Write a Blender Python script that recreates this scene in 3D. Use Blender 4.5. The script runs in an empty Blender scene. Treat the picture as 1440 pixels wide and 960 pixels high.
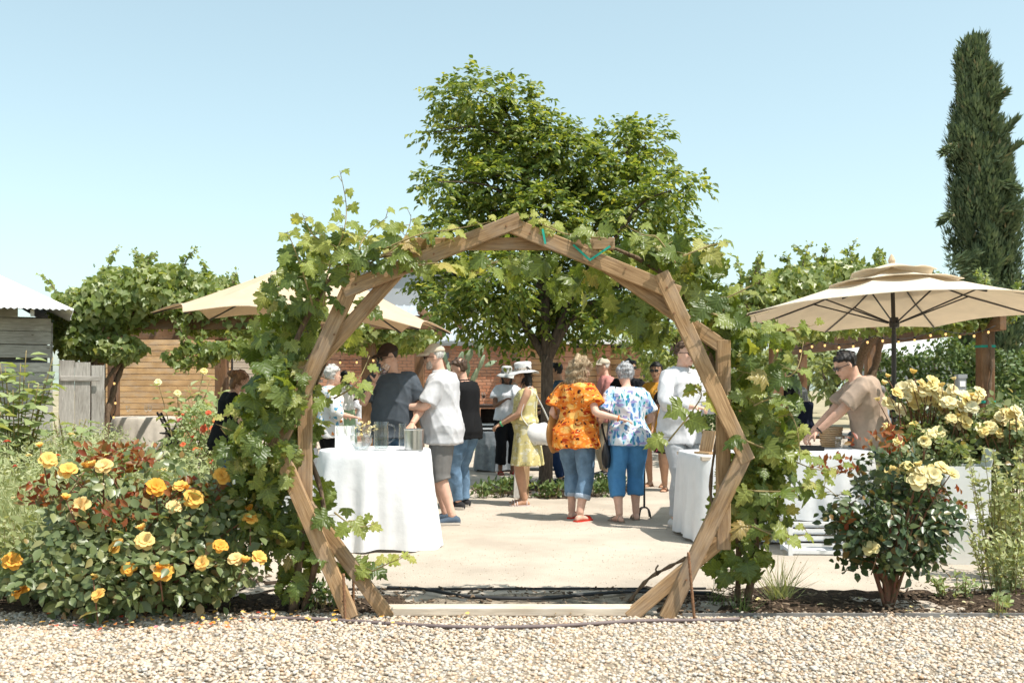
import bpy, bmesh, math, random
import numpy as np
from mathutils import Vector, Matrix, Quaternion

S = bpy.context.scene
COL = S.collection
R = math.radians
V = Vector
random.seed(7)
RNG = np.random.default_rng(11)

# ------------------------------------------------------------------ camera
CAM_H, FPX, HORIZ = 1.35, 1400.0, 545.0
cam = bpy.data.cameras.new('camera')
cam.lens, cam.sensor_width = 35.0, 36.0
cam.shift_y = 65.0 / 1440.0
cam.clip_start, cam.clip_end = 0.05, 3000
cam.dof.use_dof = True
cam.dof.focus_distance = 8.0
cam.dof.aperture_fstop = 5.0
cam_o = bpy.data.objects.new('camera', cam)
COL.objects.link(cam_o)
cam_o.location = (0, 0, CAM_H)
cam_o.rotation_euler = (R(90), 0, 0)
S.camera = cam_o

# ------------------------------------------------------------------ sky and sun
SUN_EL, SUN_AZ = 63.0, 32.0           # elevation; degrees from +X towards the camera
sd = V((math.cos(R(SUN_EL)) * math.cos(R(SUN_AZ)), -math.cos(R(SUN_EL)) * math.sin(R(SUN_AZ)), math.sin(R(SUN_EL))))
world = bpy.data.worlds.new('World')
S.world = world
world.use_nodes = True
wn, wl = world.node_tree.nodes, world.node_tree.links
wn.clear()
sky = wn.new('ShaderNodeTexSky')
sky.sky_type = 'NISHITA'
sky.sun_disc = False
sky.sun_elevation = R(SUN_EL)
sky.sun_rotation = math.atan2(sd.x, sd.y)
sky.altitude = 50
sky.air_density = 1.0
sky.dust_density = 1.6
sky.ozone_density = 1.3
hs = wn.new('ShaderNodeHueSaturation')
hs.inputs['Hue'].default_value = 0.49
hs.inputs['Saturation'].default_value = 0.74
hs.inputs['Value'].default_value = 1.17
bg = wn.new('ShaderNodeBackground')
bg.inputs['Strength'].default_value = 0.145
wo = wn.new('ShaderNodeOutputWorld')
ga = wn.new('ShaderNodeGamma')
ga.inputs['Gamma'].default_value = 0.75
tn = wn.new('ShaderNodeMix'); tn.data_type = 'RGBA'; tn.blend_type = 'MULTIPLY'; tn.inputs['Factor'].default_value = 1.0
tn.inputs['B'].default_value = (0.85, 0.945, 0.89, 1)
wl.new(sky.outputs[0], ga.inputs['Color'])
wl.new(ga.outputs[0], hs.inputs['Color'])
wl.new(hs.outputs[0], tn.inputs['A'])
wl.new(tn.outputs['Result'], bg.inputs['Color'])
wl.new(bg.outputs[0], wo.inputs['Surface'])
sun = bpy.data.lights.new('sun', 'SUN')
sun.energy = 3.0
sun.angle = R(0.55)
sun.color = (1.0, 0.95, 0.87)
sun_o = bpy.data.objects.new('sun', sun)
COL.objects.link(sun_o)
sun_o.rotation_euler = sd.to_track_quat('Z', 'Y').to_euler()
sun_o.location = sd * 60

S.view_settings.view_transform = 'Standard'
S.view_settings.look = 'None'
S.view_settings.exposure = 1.1
S.view_settings.gamma = 1.0
S.render.engine = 'CYCLES'
S.cycles.use_denoising = True
S.cycles.max_bounces = 6
S.cycles.diffuse_bounces = 3
S.cycles.glossy_bounces = 4
S.cycles.transmission_bounces = 4
S.cycles.transparent_max_bounces = 24
S.cycles.caustics_reflective = False
S.cycles.caustics_refractive = False

# ------------------------------------------------------------------ pixel to place (only used to read sizes and places off the photograph)
def P(px, py, Y):
    return V(((px - 720) / FPX * Y, Y, CAM_H - (py - HORIZ) / FPX * Y))
def G(px, py):
    Y = CAM_H * FPX / (py - HORIZ)
    return V(((px - 720) / FPX * Y, Y, 0))
def XY(px, Y):
    return V(((px - 720) / FPX * Y, Y, 0))

# ------------------------------------------------------------------ materials
def _nodes(name):
    m = bpy.data.materials.new(name)
    m.use_nodes = True
    n, l = m.node_tree.nodes, m.node_tree.links
    n.clear()
    out = n.new('ShaderNodeOutputMaterial')
    return m, n, l, out
def c4(c):
    return (c[0], c[1], c[2], 1.0)
def ramp(n, stops, interp='LINEAR'):
    r = n.new('ShaderNodeValToRGB')
    r.color_ramp.interpolation = interp
    e = r.color_ramp.elements
    while len(e) < len(stops):
        e.new(0.5)
    for k, (p, c) in enumerate(stops):
        e[k].position = p
        e[k].color = c4(c)
    return r
def coords(n, l, stretch=(1, 1, 1), rand=True):
    tc = n.new('ShaderNodeTexCoord')
    mp = n.new('ShaderNodeMapping')
    mp.inputs['Scale'].default_value = stretch
    l.new(tc.outputs['Object'], mp.inputs['Vector'])
    if rand:
        oi = n.new('ShaderNodeObjectInfo')
        mu = n.new('ShaderNodeMath'); mu.operation = 'MULTIPLY'; mu.inputs[1].default_value = 37.0
        l.new(oi.outputs['Random'], mu.inputs[0])
        l.new(mu.outputs[0], mp.inputs['Location'])
    return mp
def noise_tex(n, l, vec, scale, detail=4, rough=0.55, dist=0.0):
    t = n.new('ShaderNodeTexNoise')
    t.inputs['Scale'].default_value = scale
    t.inputs['Detail'].default_value = detail
    t.inputs['Roughness'].default_value = rough
    t.inputs['Distortion'].default_value = dist
    l.new(vec.outputs[0], t.inputs['Vector'])
    return t
def add_bump(n, l, vec, bsdf, scale, strength, dist=0.01, detail=5):
    t = noise_tex(n, l, vec, scale, detail)
    b = n.new('ShaderNodeBump')
    b.inputs['Strength'].default_value = strength
    b.inputs['Distance'].default_value = dist
    l.new(t.outputs['Fac'], b.inputs['Height'])
    l.new(b.outputs[0], bsdf.inputs['Normal'])
def mat(name, col, rough=0.75, var=0.15, scale=6, bump=0.0, bscale=60, metal=0.0, spec=0.3, stretch=(1, 1, 1), col2=None, dist=0.004, thin=0.0, lo=0.35, hi=0.65, objvar=0.0):
    m, n, l, out = _nodes(name)
    b = n.new('ShaderNodeBsdfPrincipled')
    b.inputs['Roughness'].default_value = rough
    b.inputs['Metallic'].default_value = metal
    b.inputs['Specular IOR Level'].default_value = spec
    vec = coords(n, l, stretch)
    t = noise_tex(n, l, vec, scale, 6, 0.6)
    a = tuple(max(0, x * (1 - var)) for x in col)
    z = col2 or tuple(min(1, x * (1 + var)) for x in col)
    r = ramp(n, [(lo, a), (hi, z)])
    l.new(t.outputs['Fac'], r.inputs['Fac'])
    csock = r.outputs[0]
    if objvar:
        oi = n.new('ShaderNodeObjectInfo')
        mr = n.new('ShaderNodeMapRange')
        mr.inputs['To Min'].default_value = 1 - objvar
        mr.inputs['To Max'].default_value = 1 + objvar
        l.new(oi.outputs['Random'], mr.inputs['Value'])
        h = n.new('ShaderNodeHueSaturation')
        l.new(mr.outputs[0], h.inputs['Value'])
        l.new(csock, h.inputs['Color'])
        csock = h.outputs[0]
    l.new(csock, b.inputs['Base Color'])
    if bump:
        add_bump(n, l, vec, b, bscale, bump, dist)
    if thin:
        tr = n.new('ShaderNodeBsdfTranslucent')
        l.new(csock, tr.inputs['Color'])
        mx = n.new('ShaderNodeMixShader')
        mx.inputs[0].default_value = thin
        l.new(b.outputs[0], mx.inputs[1]); l.new(tr.outputs[0], mx.inputs[2])
        l.new(mx.outputs[0], out.inputs['Surface'])
    else:
        l.new(b.outputs[0], out.inputs['Surface'])
    return m
def leaf_mat(name, stops, trans=0.35, rough=0.45, tcol=None, spec=0.35, veins=0.0):
    m, n, l, out = _nodes(name)
    at = n.new('ShaderNodeAttribute'); at.attribute_name = 'tint'
    oi = n.new('ShaderNodeObjectInfo')
    ad = n.new('ShaderNodeMath'); ad.operation = 'ADD'
    l.new(at.outputs['Fac'], ad.inputs[0]); l.new(oi.outputs['Random'], ad.inputs[1])
    fr = n.new('ShaderNodeMath'); fr.operation = 'FRACT'
    l.new(ad.outputs[0], fr.inputs[0])
    r = ramp(n, stops)
    l.new(fr.outputs[0], r.inputs['Fac'])
    csock = r.outputs[0]
    b = n.new('ShaderNodeBsdfPrincipled')
    b.inputs['Roughness'].default_value = rough
    b.inputs['Specular IOR Level'].default_value = spec
    if veins:
        def mth(op, a, c=None):
            q = n.new('ShaderNodeMath'); q.operation = op
            for i, v in enumerate((a, c)):
                if v is None:
                    continue
                if isinstance(v, (int, float)):
                    q.inputs[i].default_value = v
                else:
                    l.new(v, q.inputs[i])
            return q.outputs[0]
        uv = n.new('ShaderNodeAttribute'); uv.attribute_name = 'leafuv'
        sx = n.new('ShaderNodeSeparateXYZ'); l.new(uv.outputs['Vector'], sx.inputs[0])
        ax = mth('ABSOLUTE', sx.outputs[0])
        t_ = mth('MULTIPLY', mth('SUBTRACT', sx.outputs[1], mth('MULTIPLY', ax, 0.8)), veins)
        d_ = mth('ABSOLUTE', mth('SUBTRACT', mth('FRACT', t_), 0.5))
        side = mth('GREATER_THAN', d_, 0.43)
        mid = mth('LESS_THAN', ax, 0.022)
        vn = mth('MAXIMUM', side, mid)
        hv = n.new('ShaderNodeHueSaturation')
        l.new(mth('ADD', mth('MULTIPLY', vn, 0.40), 0.94), hv.inputs['Value'])
        l.new(csock, hv.inputs['Color'])
        csock = hv.outputs[0]
        bu = n.new('ShaderNodeBump'); bu.inputs['Strength'].default_value = 0.5; bu.inputs['Distance'].default_value = 0.012; bu.invert = True
        l.new(mth('MULTIPLY', d_, d_), bu.inputs['Height']); l.new(bu.outputs[0], b.inputs['Normal'])
    l.new(csock, b.inputs['Base Color'])
    tr = n.new('ShaderNodeBsdfTranslucent')
    g = n.new('ShaderNodeMix'); g.data_type = 'RGBA'; g.blend_type = 'MULTIPLY'
    g.inputs['Factor'].default_value = 1.0
    l.new(csock, g.inputs['A'])
    g.inputs['B'].default_value = c4(tcol or (1.9, 1.7, 0.7))
    l.new(g.outputs['Result'], tr.inputs['Color'])
    mx = n.new('ShaderNodeMixShader'); mx.inputs[0].default_value = trans
    l.new(b.outputs[0], mx.inputs[1]); l.new(tr.outputs[0], mx.inputs[2])
    l.new(mx.outputs[0], out.inputs['Surface'])
    return m
def tint_mat(name, stops, rough=0.8, bump=0, bscale=80, spec=0.3):
    """colour picked by the per-piece attribute 'tint' or the object's own random number"""
    m, n, l, out = _nodes(name)
    at = n.new('ShaderNodeAttribute'); at.attribute_name = 'tint'
    oi = n.new('ShaderNodeObjectInfo')
    ad = n.new('ShaderNodeMath'); ad.operation = 'ADD'
    l.new(at.outputs['Fac'], ad.inputs[0]); l.new(oi.outputs['Random'], ad.inputs[1])
    fr = n.new('ShaderNodeMath'); fr.operation = 'FRACT'
    l.new(ad.outputs[0], fr.inputs[0])
    r = ramp(n, stops)
    l.new(fr.outputs[0], r.inputs['Fac'])
    b = n.new('ShaderNodeBsdfPrincipled')
    b.inputs['Roughness'].default_value = rough
    b.inputs['Specular IOR Level'].default_value = spec
    vec = coords(n, l)
    t = noise_tex(n, l, vec, 90, 3)
    g = n.new('ShaderNodeMix'); g.data_type = 'RGBA'; g.blend_type = 'MULTIPLY'; g.inputs['Factor'].default_value = 0.5
    rr = ramp(n, [(0.3, (0.6, 0.6, 0.6)), (0.7, (1.15, 1.15, 1.15))])
    l.new(t.outputs['Fac'], rr.inputs['Fac'])
    l.new(r.outputs[0], g.inputs['A']); l.new(rr.outputs[0], g.inputs['B'])
    l.new(g.outputs['Result'], b.inputs['Base Color'])
    if bump:
        add_bump(n, l, vec, b, bscale, bump, 0.003)
    l.new(b.outputs[0], out.inputs['Surface'])
    return m
def wood_mat(name, dark, light, rough=0.75, gs=9, stretch=(0.6, 9, 9), objvar=0.18, bump=0.4, grey=0.32):
    """boards are built along their own X, so the grain runs along X"""
    m, n, l, out = _nodes(name)
    b = n.new('ShaderNodeBsdfPrincipled')
    b.inputs['Roughness'].default_value = rough
    b.inputs['Specular IOR Level'].default_value = 0.25
    vec = coords(n, l, stretch)
    t = noise_tex(n, l, vec, gs, 8, 0.65, 0.6)
    r = ramp(n, [(0.28, dark), (0.5, tuple((a + c) / 2 for a, c in zip(dark, light))), (0.72, light)])
    l.new(t.outputs['Fac'], r.inputs['Fac'])
    vec2 = coords(n, l, (1, 1, 1))
    t2 = noise_tex(n, l, vec2, 2.2, 3)
    r2 = ramp(n, [(0.3, (0.62, 0.58, 0.54)), (0.65, (1.1, 1.08, 1.05))])
    l.new(t2.outputs['Fac'], r2.inputs['Fac'])
    g = n.new('ShaderNodeMix'); g.data_type = 'RGBA'; g.blend_type = 'MULTIPLY'; g.inputs['Factor'].default_value = 0.8
    l.new(r.outputs[0], g.inputs['A']); l.new(r2.outputs[0], g.inputs['B'])
    t3 = noise_tex(n, l, coords(n, l, (0.7, 1.6, 1.6)), 3.4, 5, 0.65)
    r3 = ramp(n, [(0.46, (0, 0, 0)), (0.68, (grey, grey, grey))])
    l.new(t3.outputs['Fac'], r3.inputs['Fac'])
    gm = n.new('ShaderNodeMix'); gm.data_type = 'RGBA'
    l.new(r3.outputs[0], gm.inputs['Factor'])
    l.new(g.outputs['Result'], gm.inputs['A'])
    gv = sum(light) / 3 * 0.95
    gm.inputs['B'].default_value = (gv * 1.03, gv * 0.98, gv * 0.92, 1)
    vk = n.new('ShaderNodeTexVoronoi'); vk.inputs['Scale'].default_value = 2.6
    l.new(coords(n, l, (1.0, 2.2, 2.2)).outputs[0], vk.inputs['Vector'])
    rk = ramp(n, [(0.035, (0.25, 0.18, 0.13)), (0.085, (1, 1, 1))])
    l.new(vk.outputs['Distance'], rk.inputs['Fac'])
    gk = n.new('ShaderNodeMix'); gk.data_type = 'RGBA'; gk.blend_type = 'MULTIPLY'; gk.inputs['Factor'].default_value = 0.85
    l.new(gm.outputs['Result'], gk.inputs['A']); l.new(rk.outputs[0], gk.inputs['B'])
    oi = n.new('ShaderNodeObjectInfo')
    mr = n.new('ShaderNodeMapRange')
    mr.inputs['To Min'].default_value = 1 - objvar
    mr.inputs['To Max'].default_value = 1 + objvar
    l.new(oi.outputs['Random'], mr.inputs['Value'])
    h = n.new('ShaderNodeHueSaturation')
    l.new(mr.outputs[0], h.inputs['Value'])
    l.new(gk.outputs['Result'], h.inputs['Color'])
    l.new(h.outputs[0], b.inputs['Base Color'])
    bu = n.new('ShaderNodeBump'); bu.inputs['Strength'].default_value = bump; bu.inputs['Distance'].default_value = 0.004
    l.new(t.outputs['Fac'], bu.inputs['Height'])
    l.new(bu.outputs[0], b.inputs['Normal'])
    l.new(b.outputs[0], out.inputs['Surface'])
    return m
def print_mat(name, base, layers, rough=0.85, thin=0.0):
    """printed cloth: blotches of colour, each layer = (colour, scale, threshold, stretch, edge, seed)"""
    m, n, l, out = _nodes(name)
    b = n.new('ShaderNodeBsdfPrincipled')
    b.inputs['Roughness'].default_value = rough
    b.inputs['Specular IOR Level'].default_value = 0.15
    cur = None
    for (col, sc, th, st, edge, seed) in layers:
        tc = n.new('ShaderNodeTexCoord')
        mp = n.new('ShaderNodeMapping')
        mp.inputs['Scale'].default_value = st
        mp.inputs['Location'].default_value = (seed * 3.1, seed * 1.7, seed * 2.3)
        mp.inputs['Rotation'].default_value = (0.3 * seed, 0.5 * seed, 0.7 * seed)
        l.new(tc.outputs['Object'], mp.inputs['Vector'])
        nz = noise_tex(n, l, mp, sc * 0.9, 2)
        mixv = n.new('ShaderNodeMix'); mixv.data_type = 'RGBA'; mixv.inputs['Factor'].default_value = 0.10
        l.new(mp.outputs[0], mixv.inputs['A']); l.new(nz.outputs['Color'], mixv.inputs['B'])
        vo = n.new('ShaderNodeTexVoronoi'); vo.inputs['Scale'].default_value = sc
        l.new(mixv.outputs['Result'], vo.inputs['Vector'])
        rr = ramp(n, [(max(0, th - edge), (1, 1, 1)), (th + edge, (0, 0, 0))])
        l.new(vo.outputs['Distance'], rr.inputs['Fac'])
        mx = n.new('ShaderNodeMix'); mx.data_type = 'RGBA'
        l.new(rr.outputs[0], mx.inputs['Factor'])
        if cur is None:
            mx.inputs['A'].default_value = c4(base)
        else:
            l.new(cur, mx.inputs['A'])
        mx.inputs['B'].default_value = c4(col)
        cur = mx.outputs['Result']
    l.new(cur, b.inputs['Base Color'])
    l.new(b.outputs[0], out.inputs['Surface'])
    return m
def glass_mat(name, tint=(0.985, 0.99, 0.99), rough=0.03, facing=0.3):
    m, n, l, out = _nodes(name)
    t = n.new('ShaderNodeBsdfTransparent'); t.inputs[0].default_value = c4(tint)
    g = n.new('ShaderNodeBsdfGlossy'); g.inputs['Roughness'].default_value = rough
    lw = n.new('ShaderNodeLayerWeight'); lw.inputs['Blend'].default_value = facing
    mr = n.new('ShaderNodeMapRange'); mr.inputs['To Min'].default_value = 0.05; mr.inputs['To Max'].default_value = 0.45
    l.new(lw.outputs['Facing'], mr.inputs['Value'])
    mx = n.new('ShaderNodeMixShader')
    l.new(mr.outputs[0], mx.inputs[0])
    l.new(t.outputs[0], mx.inputs[1]); l.new(g.outputs[0], mx.inputs[2])
    l.new(mx.outputs[0], out.inputs['Surface'])
    return m
def glow_mat(name, col, strength):
    m, n, l, out = _nodes(name)
    e = n.new('ShaderNodeEmission'); e.inputs[0].default_value = c4(col); e.inputs[1].default_value = strength
    l.new(e.outputs[0], out.inputs['Surface'])
    return m

# ------------------------------------------------------------------ mesh builder
def frame_of(t):
    t = t.normalized()
    a = V((0, 0, 1)) if abs(t.z) < 0.9 else V((0, 1, 0))
    x = t.cross(a).normalized()
    return x, x.cross(t).normalized()
class MB:
    def __init__(s):
        s.v, s.f, s.m = [], [], []
    def add(s, vs, fs, mi=0):
        o = len(s.v)
        s.v += [tuple(v) for v in vs]
        s.f += [tuple(i + o for i in f) for f in fs]
        s.m += [mi] * len(fs)
        return s
    def box(s, c, size, rot=None, mi=0):
        hx, hy, hz = size[0] / 2, size[1] / 2, size[2] / 2
        vs = [V((x, y, z)) for x in (-hx, hx) for y in (-hy, hy) for z in (-hz, hz)]
        if rot is not None:
            vs = [rot @ v for v in vs]
        vs = [v + V(c) for v in vs]
        return s.add(vs, [(0, 1, 3, 2), (4, 6, 7, 5), (0, 4, 5, 1), (2, 3, 7, 6), (0, 2, 6, 4), (1, 5, 7, 3)], mi)
    def rings(s, rs, cap0=True, cap1=True, mi=0):
        n = len(rs[0])
        vs = [v for r in rs for v in r]
        fs = []
        for k in range(len(rs) - 1):
            a, b = k * n, (k + 1) * n
            for i in range(n):
                j = (i + 1) % n
                fs.append((a + i, a + j, b + j, b + i))
        if cap0:
            fs.append(tuple(range(n - 1, -1, -1)))
        if cap1:
            o = (len(rs) - 1) * n
            fs.append(tuple(range(o, o + n)))
        return s.add(vs, fs, mi)
    def tube(s, pts, rad, n=10, mi=0, flat=1.0, cap=True):
        pts = [V(p) for p in pts]
        if not hasattr(rad, '__len__'):
            rad = [rad] * len(pts)
        rs, px = [], None
        for k, p in enumerate(pts):
            t = (pts[min(k + 1, len(pts) - 1)] - pts[max(k - 1, 0)])
            if t.length < 1e-9:
                t = V((0, 0, 1))
            t.normalize()
            if px is None:
                x, y = frame_of(t)
            else:
                x = (px - t * px.dot(t))
                x = x.normalized() if x.length > 1e-6 else frame_of(t)[0]
                y = t.cross(x) * -1
                y = x.cross(t)
            px = x
            rs.append([p + x * (math.cos(2 * math.pi * i / n) * rad[k]) + y * (math.sin(2 * math.pi * i / n) * rad[k] * flat) for i in range(n)])
        return s.rings(rs, cap, cap, mi)
    def lathe(s, prof, c=(0, 0, 0), n=20, mi=0, cap0=True, cap1=True):
        c = V(c)
        rs = [[c + V((math.cos(2 * math.pi * i / n) * r, math.sin(2 * math.pi * i / n) * r, z)) for i in range(n)] for r, z in prof]
        return s.rings(rs, cap0, cap1, mi)
    def ball(s, c, r, n=10, m=7, rot=None, mi=0):
        r = V(r) if hasattr(r, '__len__') else V((r, r, r))
        rs = []
        for j in range(m):
            ph = math.pi * (0.04 + 0.92 * j / (m - 1))
            ring = []
            for i in range(n):
                th = 2 * math.pi * i / n
                p = V((math.sin(ph) * math.cos(th) * r.x, math.sin(ph) * math.sin(th) * r.y, -math.cos(ph) * r.z))
                if rot is not None:
                    p = rot @ p
                ring.append(p + V(c))
            rs.append(ring)
        return s.rings(rs, True, True, mi)
    def mesh(s, name, mats):
        me = bpy.data.meshes.new(name)
        me.from_pydata(s.v, [], s.f)
        for m in (mats if isinstance(mats, (list, tuple)) else [mats]):
            me.materials.append(m)
        if any(s.m):
            me.polygons.foreach_set('material_index', s.m)
        return me
    def build(s, name, mats, parent=None, smooth=True, angle=40, loc=None):
        me = s.mesh(name, mats)
        shade(me, smooth, angle)
        return link(name, me, parent, loc)
def shade(me, smooth=True, angle=40):
    if smooth:
        me.polygons.foreach_set('use_smooth', [True] * len(me.polygons))
        me.update()
        if angle:
            me.set_sharp_from_angle(angle=R(angle))
    me.update()
def link(name, data, parent=None, loc=None):
    o = bpy.data.objects.new(name, data)
    COL.objects.link(o)
    if parent is not None:
        o.parent = parent
    if loc is not None:
        o.location = loc
    return o
def tag(o, label, cat, group=None, kind=None):
    if label: o['label'] = label
    if cat: o['category'] = cat
    if group: o['group'] = group
    if kind: o['kind'] = kind
    return o
def thing(name, label, cat, loc=(0, 0, 0), rotz=0.0, group=None):
    o = bpy.data.objects.new(name, None)
    o.empty_display_size = 0.1
    COL.objects.link(o)
    o.location = loc
    o.rotation_euler = (0, 0, rotz)
    return tag(o, label, cat, group)
def struct(name, mb, m, smooth=False):
    o = mb.build(name, m, None, smooth)
    o['kind'] = 'structure'
    return o
def copy_tree(o, parent=None):
    c = o.copy()
    COL.objects.link(c)
    c.parent = parent
    for ch in list(o.children):
        copy_tree(ch, c)
    return c
def chamfer_mesh(L, w, d, ch=0.006):
    """board along X, w along Y, d along Z, edges eased"""
    ch = min(ch, w * 0.3, d * 0.3)
    a, b = w / 2, d / 2
    prof = [(-a + ch, -b), (a - ch, -b), (a, -b + ch), (a, b - ch), (a - ch, b), (-a + ch, b), (-a, b - ch), (-a, -b + ch)]
    mb = MB()
    e = ch * 0.8
    def rr(x, k):
        return [V((x, y * k, z * k)) for y, z in prof]
    mb.rings([rr(-L / 2, 1 - e / max(a, b)), rr(-L / 2 + e, 1), rr(L / 2 - e, 1), rr(L / 2, 1 - e / max(a, b))])
    return mb
BOARD_CACHE = {}
def board(name, p0, p1, w, d, m, parent=None, normal=(0, -1, 0), ch=0.005):
    p0, p1 = V(p0), V(p1)
    x = (p1 - p0)
    L = x.length
    x.normalize()
    z = V(normal)
    z = (z - x * z.dot(x)).normalized()
    y = z.cross(x)
    key = (round(L, 3), round(w, 3), round(d, 3), m.name)
    me = BOARD_CACHE.get(key)
    if me is None:
        me = chamfer_mesh(L, w, d, ch).mesh(name, m)
        shade(me, False)
        BOARD_CACHE[key] = me
    o = link(name, me, parent)
    mt = Matrix((x, y, z)).transposed().to_4x4()
    mt.translation = (p0 + p1) / 2
    o.matrix_local = mt
    return o

# ------------------------------------------------------------------ numpy clouds of small pieces
def np_mesh(name, vs, faces, mats, tint=None, per=1, smooth=False, uv=None):
    """vs (N,3); faces (M,k) one polygon size; tint per vertex"""
    me = bpy.data.meshes.new(name)
    nf, k = faces.shape
    me.vertices.add(len(vs))
    me.vertices.foreach_set('co', np.ascontiguousarray(vs, dtype=np.float32).ravel())
    me.loops.add(nf * k)
    me.loops.foreach_set('vertex_index', np.ascontiguousarray(faces, dtype=np.int32).ravel())
    me.polygons.add(nf)
    me.polygons.foreach_set('loop_start', np.arange(0, nf * k, k, dtype=np.int32))
    me.polygons.foreach_set('loop_total', np.full(nf, k, dtype=np.int32))
    me.update(calc_edges=True)
    if smooth:
        me.polygons.foreach_set('use_smooth', np.ones(nf, dtype=bool))
    if uv is not None:
        a = me.attributes.new('leafuv', 'FLOAT_VECTOR', 'POINT')
        a.data.foreach_set('vector', np.ascontiguousarray(uv, dtype=np.float32).ravel())
    if tint is not None:
        a = me.attributes.new('tint', 'FLOAT', 'POINT')
        a.data.foreach_set('value', np.ascontiguousarray(tint, dtype=np.float32))
    for m in (mats if isinstance(mats, (list, tuple)) else [mats]):
        me.materials.append(m)
    me.update()
    return me
def unit(a):
    return a / np.maximum(1e-9, np.linalg.norm(a, axis=1, keepdims=True))
def leaf_frames(axis, normal):
    y = unit(axis)
    z = normal - y * np.sum(normal * y, axis=1, keepdims=True)
    z = unit(z)
    x = np.cross(y, z)
    return x, y, z
def cloud(name, tv, tf, c, axis, normal, size, m, tint=None, smooth=False, width=None, uv=False):
    """one mesh of many copies of the template (tv, tf)"""
    tv = np.asarray(tv, float); tf = np.asarray(tf, int)
    n, k = len(c), len(tv)
    x, y, z = leaf_frames(axis, normal)
    s = np.asarray(size).reshape(n, 1, 1)
    w = 1.0 if width is None else np.asarray(width).reshape(n, 1, 1)
    vs = c[:, None, :] + s * (w * tv[None, :, 0:1] * x[:, None, :] + tv[None, :, 1:2] * y[:, None, :] + tv[None, :, 2:3] * z[:, None, :])
    fs = tf[None, :, :] + (np.arange(n) * k)[:, None, None]
    if tint is None:
        tint = RNG.random(n)
    return np_mesh(name, vs.reshape(-1, 3), fs.reshape(-1, tf.shape[1]), m, np.repeat(tint, k), smooth=smooth, uv=np.tile(tv, (n, 1)) if uv else None)
# leaf templates
OVAL_V = [(0, 0, 0), (0.26, 0.25, 0.07), (0.30, 0.55, 0.08), (0, 1, -0.10), (-0.30, 0.55, 0.08), (-0.26, 0.25, 0.07), (0, 0.5, -0.02)]
OVAL_F = [(0, 1, 2, 6), (6, 2, 3, 3), (0, 6, 4, 5), (6, 3, 4, 4)]
OVAL_F = [(0, 1, 6), (1, 2, 6), (2, 3, 6), (3, 4, 6), (4, 5, 6), (5, 0, 6)]
SLIM_V = [(0, 0, 0), (0.2, 0.45, 0.06), (0, 1, -0.12), (-0.2, 0.45, 0.06)]
SLIM_F = [(0, 1, 2), (0, 2, 3)]
BLADE_V = [(-0.02, 0, 0), (0.02, 0, 0), (0.016, 0.5, 0.06), (-0.016, 0.5, 0.06), (0, 1, 0.25)]
BLADE_F = [(0, 1, 2), (0, 2, 3), (3, 2, 4)]
LOBE_HALF = [(0.05, -0.02), (0.20, -0.14), (0.40, -0.10), (0.47, 0.04), (0.36, 0.13), (0.56, 0.20), (0.62, 0.36), (0.50, 0.42), (0.30, 0.44), (0.40, 0.62), (0.30, 0.74), (0.19, 0.72), (0.10, 0.90)]
def grape_template(seed):
    r = random.Random(seed)
    fold, droop, wav = r.uniform(-0.1, 0.5), r.uniform(0.05, 0.75), r.uniform(0, 6)
    cup, twist = r.uniform(-0.25, 0.35), r.uniform(-0.35, 0.35)
    kx = r.uniform(0.82, 1.12)
    pts = [(0, 0.02)] + LOBE_HALF + [(0, 1.02)] + [(-x, y) for x, y in reversed(LOBE_HALF)]
    fine = []
    for i, (x, y) in enumerate(pts):
        x2, y2 = pts[(i + 1) % len(pts)]
        mx_, my_ = (x + x2) / 2, (y + y2) / 2
        fine += [(x, y), (mx_ * 0.93, 0.3 + (my_ - 0.3) * 0.93)]
    pts = fine
    pts = [(x * kx * r.uniform(0.84, 1.12), y * r.uniform(0.92, 1.06)) for x, y in pts]
    def zz(x, y):
        return fold * abs(x) - droop * ((y - 0.25) ** 2 + x * x) + 0.05 * math.sin(8 * y + wav + 6 * abs(x)) + cup * x * x + twist * x * y
    vs = [(x, y, zz(x, y)) for x, y in pts]
    sp = len(vs)
    vs += [(0, 0.25, zz(0, 0.25)), (0, 0.62, zz(0, 0.62) - 0.015)]
    n = len(pts)
    fs = []
    for i in range(n):
        j = (i + 1) % n
        ym = (pts[i][1] + pts[j][1]) / 2
        fs.append((sp + 1, i, j) if ym > 0.45 else (sp, i, j))
    fs += [(sp, 18, sp + 1), (sp, sp + 1, n - 18)]
    return vs, [f[::-1] for f in fs]
IVY_V = [(0, 0, 0), (0.34, -0.08, 0.03), (0.5, 0.28, 0.02), (0.26, 0.5, 0.05), (0, 1, -0.14), (-0.26, 0.5, 0.05), (-0.5, 0.28, 0.02), (-0.34, -0.08, 0.03), (0, 0.4, -0.05)]
IVY_F = [(8, i, (i + 1) % 8) for i in range(8)]
def in_ellipsoid(n, shell=0.0):
    d = unit(RNG.normal(size=(n, 3)))
    r = RNG.random(n) ** (1 / 3.0)
    r = shell + (1 - shell) * r
    return d * r[:, None], d
def leaf_objects(meshes, c, axis, normal, size, parent, name='leaf'):
    x, y, z = leaf_frames(axis, normal)
    for i in range(len(c)):
        o = bpy.data.objects.new(name, meshes[i % len(meshes)])
        COL.objects.link(o)
        o.parent = parent
        s = float(size[i])
        o.matrix_local = Matrix(((x[i, 0] * s, y[i, 0] * s, z[i, 0] * s, c[i, 0]), (x[i, 1] * s, y[i, 1] * s, z[i, 1] * s, c[i, 1]), (x[i, 2] * s, y[i, 2] * s, z[i, 2] * s, c[i, 2]), (0, 0, 0, 1)))
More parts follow.
